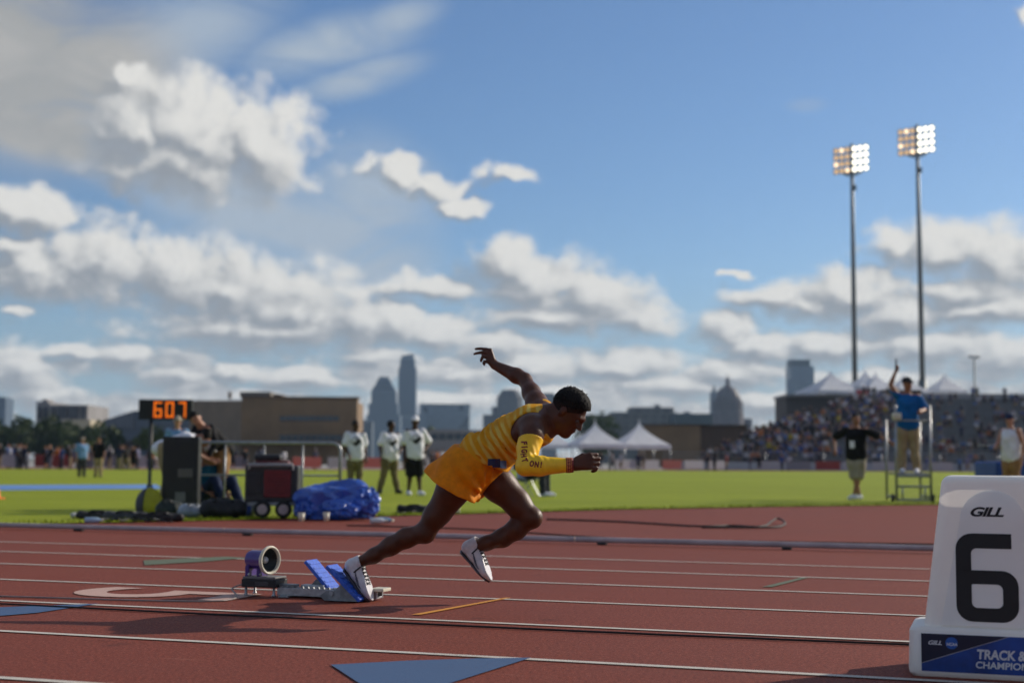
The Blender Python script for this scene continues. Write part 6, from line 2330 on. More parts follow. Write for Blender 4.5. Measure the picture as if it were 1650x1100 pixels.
def tent(label, px0, px1, pyT, pyE, y, zb=0.0, group=None):
    c = P((px0 + px1) / 2, 740, y)
    a = (px1 - px0) * y / F_PX / 2
    zE, zT = zpx((px0 + px1) / 2, pyE, y), zpx((px0 + px1) / 2, pyT, y)
    t = thing('pagoda_tent', label, 'tent', (c.x, y, zb), 0.25, group)
    a *= 0.82
    zE, zT = zE - zb, zT - zb
    mb = MB()
    vs, fs = [], []
    NL, NS = 9, 4
    for i in range(NL):
        u = i / (NL - 1)
        s = a * ((1 - u) ** 1.55 * 0.97 + 0.03 * (1 - u)) + 0.02
        z = zE + (zT - zE) * u
        for k in range(4):
            for j in range(NS):
                c0_ = Vector(((1, 1), (-1, 1), (-1, -1), (1, -1))[k])
                c1_ = Vector(((1, 1), (-1, 1), (-1, -1), (1, -1))[(k + 1) % 4])
                p = c0_.lerp(c1_, j / NS) * s
                vs.append((p.x, p.y, z))
    m_ = 4 * NS
    for i in range(NL - 1):
        for k in range(m_):
            l = (k + 1) % m_
            fs.append((i * m_ + k, i * m_ + l, (i + 1) * m_ + l, (i + 1) * m_ + k))
    mb.add(vs, fs)
    smooth_by_angle(mb.obj('roof', TENT_W, t), 35)
    vh = (zT - zE) * 0.16
    for k in range(4):
        M = Matrix.Rotation(k * math.pi / 2, 4, 'Z')
        MB().box(-a, a, -a - 0.03, -a - 0.003, zE - vh, zE + 0.03, M).obj('valance', TENT_W, t)
        MB().tube([M @ Vector((a - 0.05, -a + 0.05, 0)), M @ Vector((a - 0.05, -a + 0.05, zE))], 0.06, 8).obj('pole', STEEL, t, True)
    MB().lathe([(0.05, zT - 0.1), (0.05, zT + 0.1), (0.015, zT + 0.35)], 8).obj('finial', TENT_W, t, True)
    return t


tent('white pagoda tent beside the head of the sprinter, nearer peak of the pair', 912, 1006, 680, 716, 150)
tent('white pagoda tent, right-hand peak of the pair behind the barrier', 982, 1078, 680, 717, 154)
tent('white pagoda tent mostly hidden behind the sprinter at chest height', 846, 922, 684, 717, 152)

# ---- grandstand: rows rise away to the right, its left end stepping back
ST = thing('grandstand', 'grey concrete grandstand with bleacher rows full of spectators', 'grandstand')
CONC = mat('stand_concrete', (0.13, 0.13, 0.135), 0.85, 0.15, 0.5)
SEATM = mat('bench_metal', (0.30, 0.31, 0.33), 0.5, 0.12, 1.0, metal=0.3)
NR, Y0, RUN, Z0, ZTOP = 26, 160.0, 1.6, 0.9, 10.0
ROWS = []
for i in range(NR):
    u = i / (NR - 1)
    y0_ = Y0 + RUN * i
    pxl = 1120 + (1390 - 1120) * u
    x0 = (pxl - 825) / F_PX * y0_ + 0.3 * i * 0
    x1 = 112 + 0.6 * i
    z = Z0 + (ZTOP - Z0) * u
    MB().box(x0, x1, y0_, y0_ + RUN + (0.0 if i < NR - 1 else 6.0), (Z0 + (ZTOP - Z0) * max(i - 1, 0) / (NR - 1) - 0.02) if i else 0.0, z).obj('step', CONC, ST)
    MB().box(x0 + 0.3, x1, y0_ + 0.75, y0_ + 1.05, z + 0.36, z + 0.42).obj('bench', SEATM, ST)
    ROWS.append((x0, x1, y0_, z))
wl = MB()
wl.box(46, 125, Y0 + RUN * NR + 6.0, Y0 + RUN * NR + 6.5, ZTOP - 2.0, ZTOP + 1.1)
wl.obj('parapet', mat('parapet', (0.33, 0.32, 0.31), 0.8), ST)
for i in range(14):
    x = 22 + i * 6.5
    MB().tube([(x, Y0 - 0.3, 0), (x, Y0 - 0.3, 1.9)], 0.05, 6).obj('front_post', STEEL, ST, True)
for z in (1.9, 1.45):
    MB().tube([(17, Y0 - 0.3, z), (112, Y0 - 0.3, z)], 0.04, 6).obj('front_rail', STEEL, ST, True)
MB().box(17, 112, Y0 - 0.25, Y0 - 0.1, 0.0, 0.9).obj('front_wall', mat('front_wall', (0.36, 0.36, 0.38), 0.8), ST)
# concourse shed with the dark opening under the tents
cs = thing('concourse_block', 'dark low concourse building under the white tents at the top of the stand', 'building', (0, 0, 0))
yS = 206.0
MB().box(P(1268, 700, yS).x, P(1500, 700, yS).x, yS, yS + 9, 0.0, zpx(1400, 640, yS)).obj('wall', mat('concourse_wall', (0.10, 0.09, 0.085), 0.8), cs)
MB().box(P(1266, 700, yS).x, P(1502, 700, yS).x, yS - 0.6, yS + 9.4, zpx(1400, 640, yS) + 0.003, zpx(1400, 636, yS)).obj('roof', mat('concourse_roof', (0.26, 0.26, 0.26), 0.8), cs)
MB().box(P(1420, 700, yS).x, P(1485, 700, yS).x, yS - 0.5, yS - 0.003, ZTOP - 1, zpx(1450, 628, yS)).obj('opening_panel', mat('opening_dark', (0.02, 0.02, 0.022), 0.6), cs)  # the dark of the opening under the tents, painted as a near-black panel
zc = zpx(1400, 636, yS)
for lab, a, b, pt, pe in (('white tent at the left end of the row on top of the stand', 1288, 1392, 598, 631), ('white tent right behind the left light pole', 1352, 1440, 597, 632),
                          ('white tent beside the left light pole, half hidden by its neighbour', 1372, 1452, 601, 630), ('white tent behind the raised arm of the starter', 1420, 1496, 604, 632)):
    tent(lab, a, b, pt, pe, yS + 3 + (a % 7) * 0.3, zc)
tent('white tent alone at the right end on top of the stand', 1492, 1556, 603, 630, 214, ZTOP)
# white sign with red print on the rail of the stand
sg = thing('hanging_sign', 'white sign with red print below the tents beside the left light pole', 'sign', P(1389, 632, 203))
k = 203 / F_PX
MB().bbox(-12 * k, 12 * k, -0.04, 0.04, -11 * k, 11 * k, 0.02).obj('panel', mat('sign_white', (0.70, 0.68, 0.69), 0.6), sg)
MB().bbox(-9 * k, 9 * k, -0.06, -0.041, -3 * k, 4 * k, 0.005).obj('print_band', mat('sign_red', (0.55, 0.06, 0.08), 0.6), sg)
for x in (-8, 8):
    MB().tube([(x * k, 0.06, -30 * k), (x * k, 0.06, 10 * k)], 0.05, 6).obj('post', STEEL, sg, True)

# spectators: the first 300 as people, the others as one mass
rg = random.Random(77)
spots = []
for i in range(NR):
    x0, x1, y0_, z = ROWS[i]
    x = x0 + 0.4
    while x < min(x1, (1670 - 825) / F_PX * y0_):
        px = 825 + x / y0_ * F_PX
        dens = 0.78 if px < 1330 else 0.55 if px < 1440 else 0.12 + 0.16 * (1 - i / NR)
        dens *= 0.55 + 0.9 * max(0, mnoise.noise(Vector((x * 0.13, i * 0.35, 2.0))) + 0.5)
        if rg.random() < dens:
            spots.append((x, y0_, z, i))
        x += rg.uniform(0.55, 0.75)
rg.shuffle(spots)
spots.sort(key=lambda q: q[1] > Y0 + RUN * 12)
sv_, sq_, sm_, n0 = [], [], [], 0
for k, (x, y, z, i) in enumerate(spots):
    stand = rg.random() < 0.10 or i == NR - 1
    ci = rg.choice((0, 1)) if stand else rg.choice((3, 4))
    loc = (x, y + (0.45 if stand else 0.80), z + 0.002)
    rz = rg.uniform(-0.5, 0.3)
    cn = rg.choice(SHIRT_PICK)
    cl = SHIRTS[cn]
    if k < 190:
        px = 825 + x / y * F_PX
        part = 'near its left end' if px < 1260 else 'left of the black-shirted official' if px < 1350 else 'around the starter' if px < 1500 else 'towards the right edge'
        rw = 'front' if i < 5 else 'middle' if i < 10 else 'upper'
        crowd_person(ci, loc, rz, cl, 'person', '%s spectator in %s top, %s rows of the stand %s' % ('standing' if stand else 'seated', cn, rw, part), 'spectators in the grandstand: %s, %s, %s, %s' % ('standing' if stand else 'seated', cn, rw, part), rg.uniform(0.93, 1.03))
    else:
        _, V, Q, mi = CROWD[ci]
        ca, sa = math.cos(rz), math.sin(rz)
        W_ = np.stack([V[:, 0] * ca - V[:, 1] * sa + loc[0], V[:, 0] * sa + V[:, 1] * ca + loc[1], V[:, 2] + loc[2]], 1)
        sv_.append(W_)
        sq_.append(Q + n0)
        sm_.append((mi, cl, rg.choice([(0.07, 0.03, 0.018), (0.36, 0.18, 0.11), (0.42, 0.23, 0.15)]), rg.choice([(0.03, 0.035, 0.05), (0.2, 0.16, 0.1), (0.02, 0.02, 0.022)])))
        n0 += len(V)
if sv_:
    m = bpy.data.materials.new('crowd_mass')
    m.use_nodes = True
    b = NB(m.node_tree)
    p = [q for q in m.node_tree.nodes if q.type == 'BSDF_PRINCIPLED'][0]
    at_ = b.new('ShaderNodeAttribute', attribute_name='cloth')
    m.node_tree.links.new(at_.outputs['Color'], p.inputs['Base Color'])
    p.inputs['Roughness'].default_value = 0.8
    me = np_mesh('spectator_crowd', np.concatenate(sv_), np.concatenate(sq_), m)
    ca_ = me.color_attributes.new('cloth', 'FLOAT_COLOR', 'CORNER')
    buf = []
    for mi, cl, sk, pa in sm_:
        pal = np.array([sk + (1,), tuple(cl) + (1,), pa + (1,), (0.02, 0.018, 0.016, 1)], np.float32)
        buf.append(np.repeat(pal[mi], 4, axis=0))
    buf = np.concatenate(buf)
    if len(buf) == len(me.loops):
        ca_.data.foreach_set('color', buf.ravel())
    tag(link('spectator_crowd', me), 'mass of seated spectators filling the upper rows of the grandstand', kind='stuff')

# ---- floodlight masts
POLE = mat('mast_steel', (0.16, 0.18, 0.19), 0.5, 0.1, 0.4, metal=0.3)
LAMP_ON = mat('lamp_lit', (0.9, 0.9, 0.85), 0.4, 0.0, 5, emit=(1.0, 0.93, 0.76, 3.0))
LAMP_DIM = mat('lamp_dim', (0.6, 0.45, 0.35), 0.4, 0.0, 5, emit=(1.0, 0.66, 0.36, 0.75))
LAMP_MID = mat('lamp_mid', (0.8, 0.6, 0.45), 0.4, 0.0, 5, emit=(1.0, 0.72, 0.45, 1.8))


def mast(label, pxb, pxt, pyJ, y, arms, pyS):
    b, j = P(pxb, 720, y), P(pxt, pyJ, y)
    t = thing('floodlight_mast', label, 'light mast', (b.x, y, 0))
    dx_ = j.x - b.x
    zJ = j.z
    zS = zpx(pxb, pyS, y)
    MB().tube([(0, 0, 0), (dx_ * zS / zJ, 0, zS)], [0.75, 0.66], 14).obj('sleeve', POLE, t, True)
    MB().tube([(dx_ * zS / zJ, 0, zS - 0.2), (dx_ * 0.6, 0, zS + (zJ - zS) * 0.6), (dx_, 0, zJ + 4.6)], [0.42, 0.36, 0.25], 12).obj('shaft', POLE, t, True)
    k = y / F_PX
    ud = Vector((0.78, -0.62, 0))
    lens = Vector((-0.45, -0.85, -0.28)).normalized()
    hub = Vector((dx_, 0, zJ))
    lens_mb = MB()
    lens_mb.lathe([(0.36, 0.0), (0.36, 0.02), (0.23, 0.08), (0.04, 0.11)], 14)
    hous = MB()
    hous.lathe([(0.12, -0.55), (0.30, -0.45), (0.50, -0.12), (0.53, 0.0)], 14, None, True, False)
    lm, hm = lens_mb, hous.obj('tmp', POLE, None, True)
    lds = {}
    for r_ in range(4):
        z = 0.4 + r_ * 1.12
        MB().tube([hub + ud * -2.9 + Vector((0, 0, z)), hub + ud * 2.9 + Vector((0, 0, z))], 0.09, 6).obj('crossarm', POLE, t)
        for c_ in range(3):
            for sd in (-1, 1):
                p = hub + ud * sd * (0.62 + c_ * 0.98) + Vector((0, 0, z)) + lens * 0.6
                m_ = LAMP_ON if sd > 0 else (LAMP_MID if (r_ * 3 + c_) % 5 == 0 else LAMP_DIM)
                if m_.name not in lds:
                    lo = MB().lathe([(0.36, 0.0), (0.36, 0.02), (0.23, 0.08), (0.04, 0.11)], 14).obj('tmp', m_, None, True)
                    lds[m_.name] = lo.data
                    bpy.data.objects.remove(lo)
                o = link('lamp', hm.data, t, p)
                o.rotation_euler = lens.to_track_quat('Z', 'Y').to_euler()
                s_ = link('lens', lds[m_.name], o)
    bpy.data.objects.remove(hm)
    for sd in (-1, 1):
        a = hub + Vector((0, 0, -0.9))
        bb = hub + ud * sd * 2.2 + Vector((0, 0, 0.1))
        MB().tube([a, bb], 0.08, 6).obj('brace', POLE, t)
    MB().box(-1.3, 1.3, -0.7, 0.7, -0.08, 0.0, Matrix.Translation(hub + Vector((0.1, 0, -0.2))) @ Matrix.Rotation(-0.67, 4, 'Z')).obj('catwalk', POLE, t)
    MB().bbox(-0.35, 0.35, -0.55, -0.2, 0, 0.9, 0.05, Matrix.Translation((dx_ * 0.92 + 0.2, 0, zJ * 0.935))).obj('junction_box', POLE, t)
    return t


mast('tall floodlight mast, the lower left one of the two', 1379, 1373, 277, 226.0, 4, 617)
mast('tall floodlight mast, the higher right one behind the starter', 1489, 1478, 247, 222.0, 4, 612)
# small car-park light
y = 260.0
b = P(1571, 640, y)
t = thing('lamp_post', 'small T-shaped lamp post behind the right end of the stand', 'lamp post', (b.x, y, 0))
zt = zpx(1571, 575, y)
MB().tube([(0, 0, 0), (0, 0, zt)], [0.22, 0.16], 8).obj('post', POLE, t, True)
MB().tube([(-0.85, 0, zt), (0.85, 0, zt)], 0.10, 6).obj('arm', POLE, t, True)
for s in (-1, 1):
    MB().bbox(s * 0.6 - 0.35, s * 0.6 + 0.35, -0.3, 0.3, zt - 0.18, zt + 0.22, 0.05).obj('lamp_head', POLE, t)

# ---- buildings
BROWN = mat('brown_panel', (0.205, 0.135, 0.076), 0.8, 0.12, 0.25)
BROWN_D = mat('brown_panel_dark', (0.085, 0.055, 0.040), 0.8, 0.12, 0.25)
BLUEGLASS = mat('strip_glass', (0.035, 0.055, 0.075), 0.2, 0.2, 0.3, spec=0.6)


def px_box(t, name, material, px0, px1, pyt, pyb, y, dep, M=None, inset=0.0):
    """box of a building, in the frame of its thing (placed at x, y, 0)"""
    o = t.location
    x0, x1 = P(px0, 700, y).x - o.x, P(px1, 700, y).x - o.x
    z0, z1 = max(zpx((px0 + px1) / 2, pyb, y), -0.03), zpx((px0 + px1) / 2, pyt, y)
    yy = y - o.y
    return MB().box(x0, x1, yy + inset, yy + dep, z0, z1).obj(name, material, t)


y = 250.0
t = thing('brown_building', 'large flat-roofed brown building with two dark window bands behind the clock', 'building', (P(420, 700, y).x, y, 0))
px_box(t, 'main_wall', BROWN, 388, 575, 641, 760, y, 2.5)
px_box(t, 'rear_wall', BROWN, 388, 560, 641.5, 760, y + 2.503, 26)
# lower wing set back at an angle on the left
o = t.location
xa, xb = P(388, 700, y).x - o.x, P(268, 700, y).x - o.x
zz = zpx(330, 642, y)
MB().hexa([Vector(q) for q in ((xb * 1.06, 22, 0), (xa, 0.4, 0), (xa, 24, 0), (xb * 1.06, 30, 0), (xb * 1.06, 22, zz * 1.05), (xa, 0.4, zz - 0.25), (xa, 24, zz - 0.25), (xb * 1.06, 30, zz * 1.05))]).obj('angled_wing', mat('wing_grey', (0.21, 0.15, 0.098), 0.8, 0.1, 0.3), t)
px_box(t, 'roof_edge', BROWN_D, 386, 576.5, 638.5, 641, y - 0.3, 3)
px_box(t, 'roof_plant', mat('plant_grey', (0.16, 0.14, 0.12), 0.8), 385, 434, 631, 638.6, y + 6, 10)
px_box(t, 'roof_plant', BROWN_D, 440, 452, 635, 638.6, y + 6, 5)
px_box(t, 'roof_plant', BROWN_D, 366, 370, 631, 642, y + 8, 1)
for (a, b_, c_, d) in ((450, 546, 670, 678), (450, 552, 700, 710)):
    n = 10
    for i in range(n):
        w_ = (b_ - a) / n
        pn = px_box(t, 'window', BLUEGLASS, a + i * w_ + 0.4, a + (i + 1) * w_ - 0.4, c_, d, y - 0.06, 0.055)
px_box(t, 'canopy', BROWN_D, 330, 575, 712, 716, y - 3, 2.9)

y = 330.0
t = thing('hipped_building', 'long blue-grey building with a shallow sloping roof behind the clock', 'building', (P(250, 700, y).x, y, 0))
GB = mat('blue_grey_wall', (0.085, 0.105, 0.135), 0.7, 0.08, 0.1)
px_box(t, 'wall', GB, 160, 345, 690, 760, y, 40)
o = t.location
def lx(px): return P(px, 700, y).x - o.x
def lz(py): return zpx(250, py, y)
MB().hexa([Vector(q) for q in ((lx(163), -0.5, lz(690)), (lx(216), -0.5, lz(690)), (lx(216), 41, lz(690)), (lx(163), 41, lz(690)), (lx(165), -0.5, lz(678)), (lx(216), -0.5, lz(662)), (lx(216), 41, lz(662)), (lx(165), 41, lz(678)))]).obj('sloping_roof', mat('slate_roof', (0.11, 0.125, 0.15), 0.7, 0.08, 0.1), t)
px_box(t, 'upper_wall', GB, 216.5, 345, 662, 690, y - 0.2, 40)
px_box(t, 'tree_screen_wall', mat('low_wall', (0.12, 0.10, 0.10), 0.8), 190, 300, 709, 724, y - 60, 1)

y = 420.0
t = thing('hotel_block', 'mid-rise block with dark window panels above the trees at the left', 'building', (P(98, 700, y).x, y, 0))
HW_ = mat('hotel_wall', (0.23, 0.22, 0.22), 0.8, 0.1, 0.1)
px_box(t, 'left_tower', HW_, 57, 78, 647, 760, y + 1, 20)
px_box(t, 'right_tower', HW_, 78, 140, 652, 760, y, 22)
px_box(t, 'podium', mat('podium_cream', (0.42, 0.36, 0.25), 0.8), 100, 145, 676, 760, y - 12, 11)
for (a, b_) in ((60, 66), (69, 75), (82, 87), (90, 106), (108, 126), (129, 136)):
    px_box(t, 'window_panel', mat('panel_glass', (0.04, 0.045, 0.06), 0.3, 0.2, 0.2), a, b_, 655, 674, y - 0.3, 0.29)
px_box(t, 'roof_plant', HW_, 66, 74, 643, 647.2, y + 6, 6)

y = 1500.0
t = thing('glass_tower', 'blue tower cut off by the left edge of the picture', 'tower', (P(-4, 700, y).x, y, 0))
px_box(t, 'shaft', facade('edge_glass', (0.07, 0.10, 0.14), (0.04, 0.07, 0.11), 3, 3.6), -30, 7, 641, 760, y, 25)
px_box(t, 'roof_cap', GB, -26, 4, 639, 641, y + 2, 20)

FROST = facade('blue_glass_a', (0.050, 0.075, 0.105), (0.035, 0.060, 0.095), 3.2, 3.9, rough=0.35)
y = 2300.0
t = thing('stepped_tower', 'blue glass skyscraper with a stepped tapering crown', 'skyscraper', (P(616, 700, y).x, y, 0))
px_box(t, 'podium_block', FROST, 590, 644, 668, 760, y, 40)
px_box(t, 'lower_shaft', FROST, 593, 640, 650, 668.3, y + 4, 34)
px_box(t, 'upper_shaft', FROST, 597, 637, 631, 650.3, y + 6, 30)
o = t.location
for i, (h0, h1, t0, t1) in enumerate(((20, 15.5, 631.2, 621), (13.5, 11, 621.2, 612), (9, 7, 612.2, 606))):
    k = y / F_PX
    za, zb = zpx(616, t0, y), zpx(616, t1, y)
    MB().hexa([Vector(q) for q in ((-h0 * k, 8, za), (h0 * k, 8, za), (h0 * k, 34, za), (-h0 * k, 34, za), (-h1 * k, 12, zb), (h1 * k, 12, zb), (h1 * k, 30, zb), (-h1 * k, 30, zb))]).obj('crown_tier', FROST, t)

AUST = facade('blue_glass_b', (0.045, 0.068, 0.10), (0.028, 0.050, 0.085), 2.6, 3.3, rough=0.4)
y = 2450.0
t = thing('tall_tower', 'tallest dark blue tower on the skyline left of the sprinter', 'skyscraper', (P(654, 700, y).x, y, 0))
px_box(t, 'lower_shaft', AUST, 640.5, 669, 592, 760, y, 30)
px_box(t, 'upper_shaft', AUST, 643, 666.5, 579, 592.3, y + 2, 26)
o = t.location
k = y / F_PX
za, zb, zc_ = zpx(654, 579.3, y), zpx(654, 572.5, y), zpx(654, 569.5, y)
xl, xr = P(644.5, 700, y).x - o.x, P(664.5, 700, y).x - o.x
MB().hexa([Vector(q) for q in ((xl, 4, za), (xr, 4, za), (xr, 26, za), (xl, 26, za), (xl, 4, zb), (xr, 4, zc_), (xr, 26, zc_), (xl, 26, zb))]).obj('slanted_crown', facade('crown_glass', (0.14, 0.18, 0.22), (0.08, 0.11, 0.15), 3, 5), t)

y = 1700.0
PALE = facade('pale_block', (0.155, 0.195, 0.235), (0.115, 0.155, 0.20), 4.0, 4.0, rough=0.5)
t = thing('pale_office_block', 'wide pale blue office block right of the tall tower', 'building', (P(715, 700, y).x, y, 0))
px_box(t, 'main_block', PALE, 676, 756, 652, 760, y, 50)
px_box(t, 'low_wing', PALE, 650, 690, 668, 760, y - 12, 11)
px_box(t, 'roof_edge', mat('dark_edge', (0.06, 0.075, 0.09), 0.6), 675, 757, 650.5, 652, y - 0.5, 51)
px_box(t, 'dark_recess', BLUEGLASS, 740, 746, 654, 660, y - 0.3, 0.28)
o = t.location
MB().add([Vector((P(a, 700, y).x - o.x, -0.35, zpx(a, b_, y))) for a, b_ in ((678, 655), (688, 655), (688, 668))], [(0, 1, 2)]).obj('dark_corner', BLUEGLASS, t)
MB().add([Vector((P(a, 700, y).x - o.x, -0.35, zpx(a, b_, y))) for a, b_ in ((738, 690), (755, 690), (755, 672), (750, 674))], [(0, 1, 2, 3)]).obj('dark_corner', BLUEGLASS, t)

y = 1750.0
t = thing('dark_block', 'small dark blue block between the brown building and the stepped tower', 'building', (P(586, 700, y).x, y, 0))
px_box(t, 'wall', facade('dark_block_w', (0.05, 0.065, 0.085), (0.03, 0.045, 0.06), 4, 4), 572, 599, 679, 760, y, 25)
px_box(t, 'roof_plant', GB, 578, 590, 676, 679.2, y + 5, 10)

y = 1500.0
OCT = facade('grey_stone', (0.125, 0.125, 0.130), (0.085, 0.09, 0.10), 3.5, 3.8, rough=0.7)
t = thing('octagonal_tower', 'grey office tower with chamfered top behind the raised arm', 'building', (P(816, 700, y).x, y, 0))
o = t.location
def oct_ring(px0, px1, py, d0, d1, ch):
    x0, x1 = P(px0, 700, y).x - o.x, P(px1, 700, y).x - o.x
    z = max(zpx(816, py, y), 0)
    c = ch
    return [Vector(q) for q in ((x0 + c, d0, z), (x1 - c, d0, z), (x1, d0 + c, z), (x1, d1 - c, z), (x1 - c, d1, z), (x0 + c, d1, z), (x0, d1 - c, z), (x0, d0 + c, z))]
def oct_prism(name, m_, r0, r1):
    mb = MB()
    mb.add(r0 + r1, [tuple(range(7, -1, -1)), tuple(range(8, 16))] + [(i, (i + 1) % 8, 8 + (i + 1) % 8, 8 + i) for i in range(8)])
    return mb.obj(name, m_, t)
oct_prism('shaft', OCT, oct_ring(800, 842, 760, 0, 32, 5), oct_ring(800, 842, 640, 0, 32, 5))
oct_prism('tapered_top', mat('dark_stone', (0.075, 0.078, 0.085), 0.7, 0.1, 0.1), oct_ring(800, 842, 640.1, 0, 32, 5), oct_ring(809, 833, 627, 7, 25, 4))
px_box(t, 'shoulder', OCT, 792, 802, 655, 760, y + 4, 24)
px_box(t, 'lower_block', facade('dark_stone_b', (0.06, 0.065, 0.075), (0.04, 0.045, 0.055), 4, 4), 778, 846, 668, 760, y - 20, 18)

y = 1600.0
t = thing('flat_topped_tower', 'pale grey tower just behind the head of the sprinter', 'building', (P(884, 700, y).x, y, 0))
px_box(t, 'shaft', facade('pale_tower', (0.17, 0.19, 0.21), (0.11, 0.13, 0.16), 3.5, 4), 872, 897, 636, 760, y, 25)
px_box(t, 'roof_cap', GB, 876, 892, 633, 636.2, y + 3, 15)

y = 900.0
CB = facade('concrete_block', (0.15, 0.145, 0.135), (0.09, 0.09, 0.09), 6, 3.6, rough=0.8)
t = thing('concrete_offices', 'low grey concrete office building above the white tents', 'building', (P(1035, 700, y).x, y, 0))
px_box(t, 'main_block', CB, 985, 1092, 664, 760, y, 40)
px_box(t, 'upper_storey', CB, 1016, 1086, 656, 664.2, y + 4, 30)
px_box(t, 'left_wing', facade('concrete_dark', (0.075, 0.08, 0.085), (0.05, 0.055, 0.06), 6, 3.6), 944, 986, 668, 760, y - 8, 30)
px_box(t, 'roof_plant', GB, 1056, 1064, 652, 656.2, y + 8, 8)
y = 860.0
t = thing('teal_building', 'dark teal low building left of the dome', 'building', (P(1118, 700, y).x, y, 0))
px_box(t, 'wall', mat('teal_wall', (0.035, 0.060, 0.070), 0.6, 0.1, 0.05), 1088, 1148, 666, 760, y, 30)
px_box(t, 'roof_plant', GB, 1104, 1112, 663, 666.2, y + 6, 8)

y = 240.0
t = thing('brown_shed', 'long low dark brown building behind the tents and the left end of the stand', 'building', (P(1100, 700, y).x, y, 0))
px_box(t, 'lit_wall', BROWN, 1040, 1129, 685, 760, y, 14)  # sunlight on this half is put into the lighter brown
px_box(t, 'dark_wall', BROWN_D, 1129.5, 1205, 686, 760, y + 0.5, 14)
px_box(t, 'roof_edge', mat('shed_edge', (0.07, 0.055, 0.045), 0.8), 1038, 1207, 683.5, 684.9, y - 0.3, 15)
y = 235.0
t = thing('site_cabin', 'pale flat site cabin with a dark window strip behind the shorts of the sprinter', 'building', (P(722, 700, y).x, y, 0))
px_box(t, 'wall', mat('cabin_wall', (0.26, 0.24, 0.23), 0.8), 690, 790, 692, 760, y, 8)
for i in range(7):
    px_box(t, 'window', BLUEGLASS, 694 + i * 13, 705 + i * 13, 698, 708, y - 0.06, 0.05)

# domed capitol
y = 1600.0
t = thing('domed_capitol', 'dark red-brown domed capitol with a tall lantern on the skyline', 'building', (P(1173, 700, y).x, y, 0))
GRAN = facade('red_granite', (0.085, 0.058, 0.060), (0.055, 0.042, 0.048), 4.0, 6.0, 0.45, 0.6, rough=0.8)
k = y / F_PX
zb = lambda py: zpx(1173, py, y)
MB().lathe([(25.5 * k, 0), (25.5 * k, zb(664)), (24 * k, zb(663))], 28).obj('drum_base', GRAN, t)
MB().lathe([(22.5 * k, zb(664)), (22.5 * k, zb(648)), (23.3 * k, zb(647.5)), (23.3 * k, zb(645.5)), (21 * k, zb(645))], 28).obj('drum', GRAN, t)
MB().lathe([(20.5 * k, zb(645.2)), (20.0 * k, zb(640)), (18.2 * k, zb(634)), (15.0 * k, zb(628.5)), (10.5 * k, zb(624.5)), (5.5 * k, zb(622))], 32).obj('dome', mat('dome_metal', (0.075, 0.055, 0.058), 0.6, 0.1, 0.05), t, True)
MB().lathe([(5.2 * k, zb(622.5)), (4.6 * k, zb(620)), (3.4 * k, zb(619.6)), (3.4 * k, zb(612.5)), (4.0 * k, zb(612)), (2.4 * k, zb(609.5)), (0.8 * k, zb(607.5))], 16).obj('lantern', GRAN, t)
MB().lathe([(0.9 * k, zb(607.8)), (0.8 * k, zb(604)), (0.2 * k, zb(602.5))], 8).obj('statue', GRAN, t)
for i in range(20):
    a = 2 * math.pi * i / 20
    MB().tube([(24.1 * k * math.cos(a), 24.1 * k * math.sin(a), zb(663.2)), (24.1 * k * math.cos(a), 24.1 * k * math.sin(a), zb(648))], 0.8 * k, 6).obj('column', GRAN, t)
px_box(t, 'wing', GRAN, 1135, 1212, 674, 760, y + 2, 60)
y = 1900.0
t = thing('slim_tower', 'slim grey tower with a thin spire just left of the dome', 'tower', (P(1152, 700, y).x, y, 0))
px_box(t, 'shaft', facade('slim_glass', (0.12, 0.145, 0.17), (0.08, 0.10, 0.13), 3, 3.6), 1146, 1161, 632, 760, y, 14)
MB().lathe([(5 * y / F_PX, zpx(1152, 632.2, y)), (2.0 * y / F_PX, zpx(1152, 626, y)), (0.4 * y / F_PX, zpx(1152, 619, y))], 8, Matrix.Translation((0, 7, 0))).obj('spire', GB, t)
y = 2000.0
t = thing('residential_tower', 'blue-grey tower with a dark flat crown left of the light masts', 'skyscraper', (P(1292, 700, y).x, y, 0))
RT = facade('resid_glass', (0.115, 0.150, 0.195), (0.075, 0.11, 0.16), 3.2, 3.3, rough=0.4)
px_box(t, 'main_shaft', RT, 1275, 1313, 590, 760, y, 36)
px_box(t, 'side_shaft', RT, 1269.5, 1290, 611, 760, y - 9, 8.7)
px_box(t, 'crown', mat('crown_dark', (0.06, 0.075, 0.085), 0.6, 0.1, 0.1), 1275, 1307, 579, 589.8, y + 3, 28)

# ---- trees beyond the left end
LEAF = mat('foliage', (0.030, 0.048, 0.016), 0.7, 0.35, 0.5, colour2=(0.050, 0.075, 0.022), trans=0.15)
LEAF_Y = mat('foliage_light', (0.095, 0.125, 0.020), 0.7, 0.3, 0.5, trans=0.2)
BARK = mat('bark', (0.06, 0.045, 0.035), 0.9, 0.3, 2)


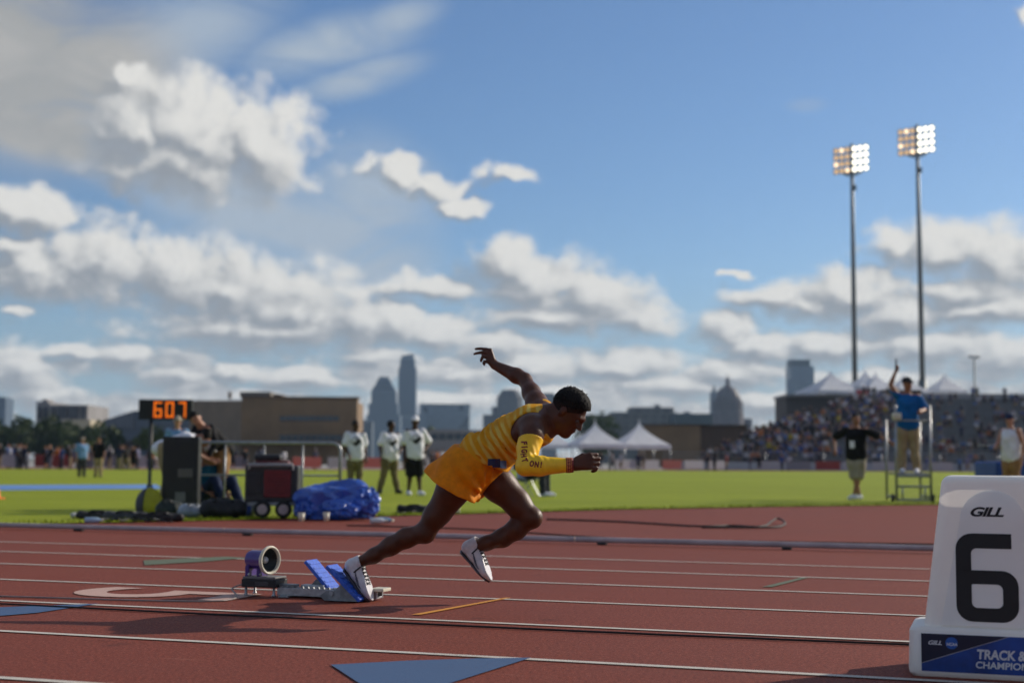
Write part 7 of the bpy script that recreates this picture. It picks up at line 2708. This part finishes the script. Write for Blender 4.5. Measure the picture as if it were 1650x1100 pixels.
def tree(name, label, px, y, w_px, top_py, base_z=0.0, leaf=LEAF, seed=1, n=2600, trunk=0.30, cat='tree'):
    c = P(px, 700, y)
    H_ = zpx(px, top_py, y)
    R_ = w_px * y / F_PX / 2
    t = thing(name, label, cat, (c.x, y, base_z))
    rg = random.Random(seed)
    cz = H_ * (0.5 + trunk / 2)
    hz = H_ * (1 - trunk) / 2
    mb = MB()
    mb.tube([(0, 0, 0), (0.1, 0, H_ * trunk * 0.6), (-0.1, 0.1, cz)], [0.045 * H_, 0.035 * H_, 0.015 * H_], 8)
    tips = []
    for i in range(7):
        a = i * 0.9 + rg.uniform(-0.3, 0.3)
        e = Vector((math.cos(a) * R_ * rg.uniform(0.35, 0.7), math.sin(a) * R_ * rg.uniform(0.35, 0.7), cz + hz * rg.uniform(-0.3, 0.6)))
        s = Vector((0, 0, H_ * trunk * rg.uniform(0.8, 1.4)))
        mb.tube([s, s.lerp(e, 0.5) + Vector((0, 0, 0.06 * H_)), e], [0.018 * H_, 0.012 * H_, 0.005 * H_], 6)
    mb.obj('trunk', BARK, t, True)
    clumps = []
    for i in range(40):
        while True:
            d = Vector((rg.uniform(-1, 1), rg.uniform(-1, 1), rg.uniform(-1, 1)))
            if 0.25 < d.length < 1:
                break
        clumps.append((Vector((d.x * R_ * 0.82, d.y * R_ * 0.82, cz + d.z * hz * 0.82)), rg.uniform(0.20, 0.36) * min(R_, hz * 1.3)))
    vs, fs = [], []
    for i in range(n):
        cc, r_ = rg.choice(clumps)
        d = Vector((rg.gauss(0, 1), rg.gauss(0, 1), rg.gauss(0, 1))).normalized() * r_ * rg.uniform(0.5, 1.12)
        p = cc + d
        s = rg.uniform(0.07, 0.13) * H_ ** 0.5 * 1.5
        u = Vector((rg.gauss(0, 1), rg.gauss(0, 1), rg.gauss(0, 1))).normalized()
        v = u.orthogonal().normalized()
        w2 = u.cross(v)
        o = len(vs)
        vs += [p - v * s, p + w2 * s * 0.55, p + v * s, p - w2 * s * 0.55]
        fs.append((o, o + 1, o + 2, o + 3))
    mesh_obj('crown', vs, fs, leaf, t)
    return t


tree('broad_tree', 'broad dark green tree at the left edge of the picture', 5, 270, 150, 671, 0, LEAF, 1, 4500, 0.08)
tree('broad_tree', 'dark green tree under the mid-rise block', 82, 275, 130, 673, 0, LEAF, 2, 4500, 0.08)
tree('broad_tree', 'dark green tree left of the clock, below the cream podium', 150, 265, 112, 681, 0, LEAF, 3, 4200, 0.06)
tree('round_shrub', 'light green shrub behind the man in the blue shirt', 108, 225, 30, 712, 0, LEAF_Y, 4, 900, 0.1, 'shrub')
tree('round_shrub', 'light green shrub behind the man in the black shirt', 140, 228, 42, 709, 0, LEAF_Y, 5, 900, 0.1, 'shrub')
tree('round_tree', 'small green tree behind the clock post', 245, 268, 70, 688, 0, LEAF_Y, 6, 1600, 0.2)
tree('round_tree', 'small dull green tree between the helpers and the site cabin', 697, 262, 46, 688, 0, LEAF, 7, 1400, 0.2)
tree('broad_tree', 'dark tree left of the concrete offices, behind the head of the sprinter', 964, 420, 80, 664, 0, LEAF, 8, 2400, 0.15)
tree('broad_tree', 'dark tree rising behind the left end of the stand', 1240, 300, 110, 684, 0, LEAF, 9, 2400, 0.15)

# ------------------------------------------------------------------ summer haze over the town
hz = MB()
hz.box(-1500, 1500, -40, 2700, -1.2, 215)
hm = bpy.data.materials.new('haze_air')
hm.use_nodes = True
hm.node_tree.nodes.clear()
hb = NB(hm.node_tree)
pv = hb.new('ShaderNodeVolumePrincipled')
pv.inputs['Color'].default_value = (0.52, 0.74, 1.0, 1)
pv.inputs['Density'].default_value = 0.00010
pv.inputs['Anisotropy'].default_value = 0.1
hm.node_tree.links.new(pv.outputs[0], hb.new('ShaderNodeOutputMaterial').inputs['Volume'])
hm.cycles.homogeneous_volume = True
haze = tag(hz.obj('haze', hm), 'thin pale haze over the stadium and the town', kind='stuff')
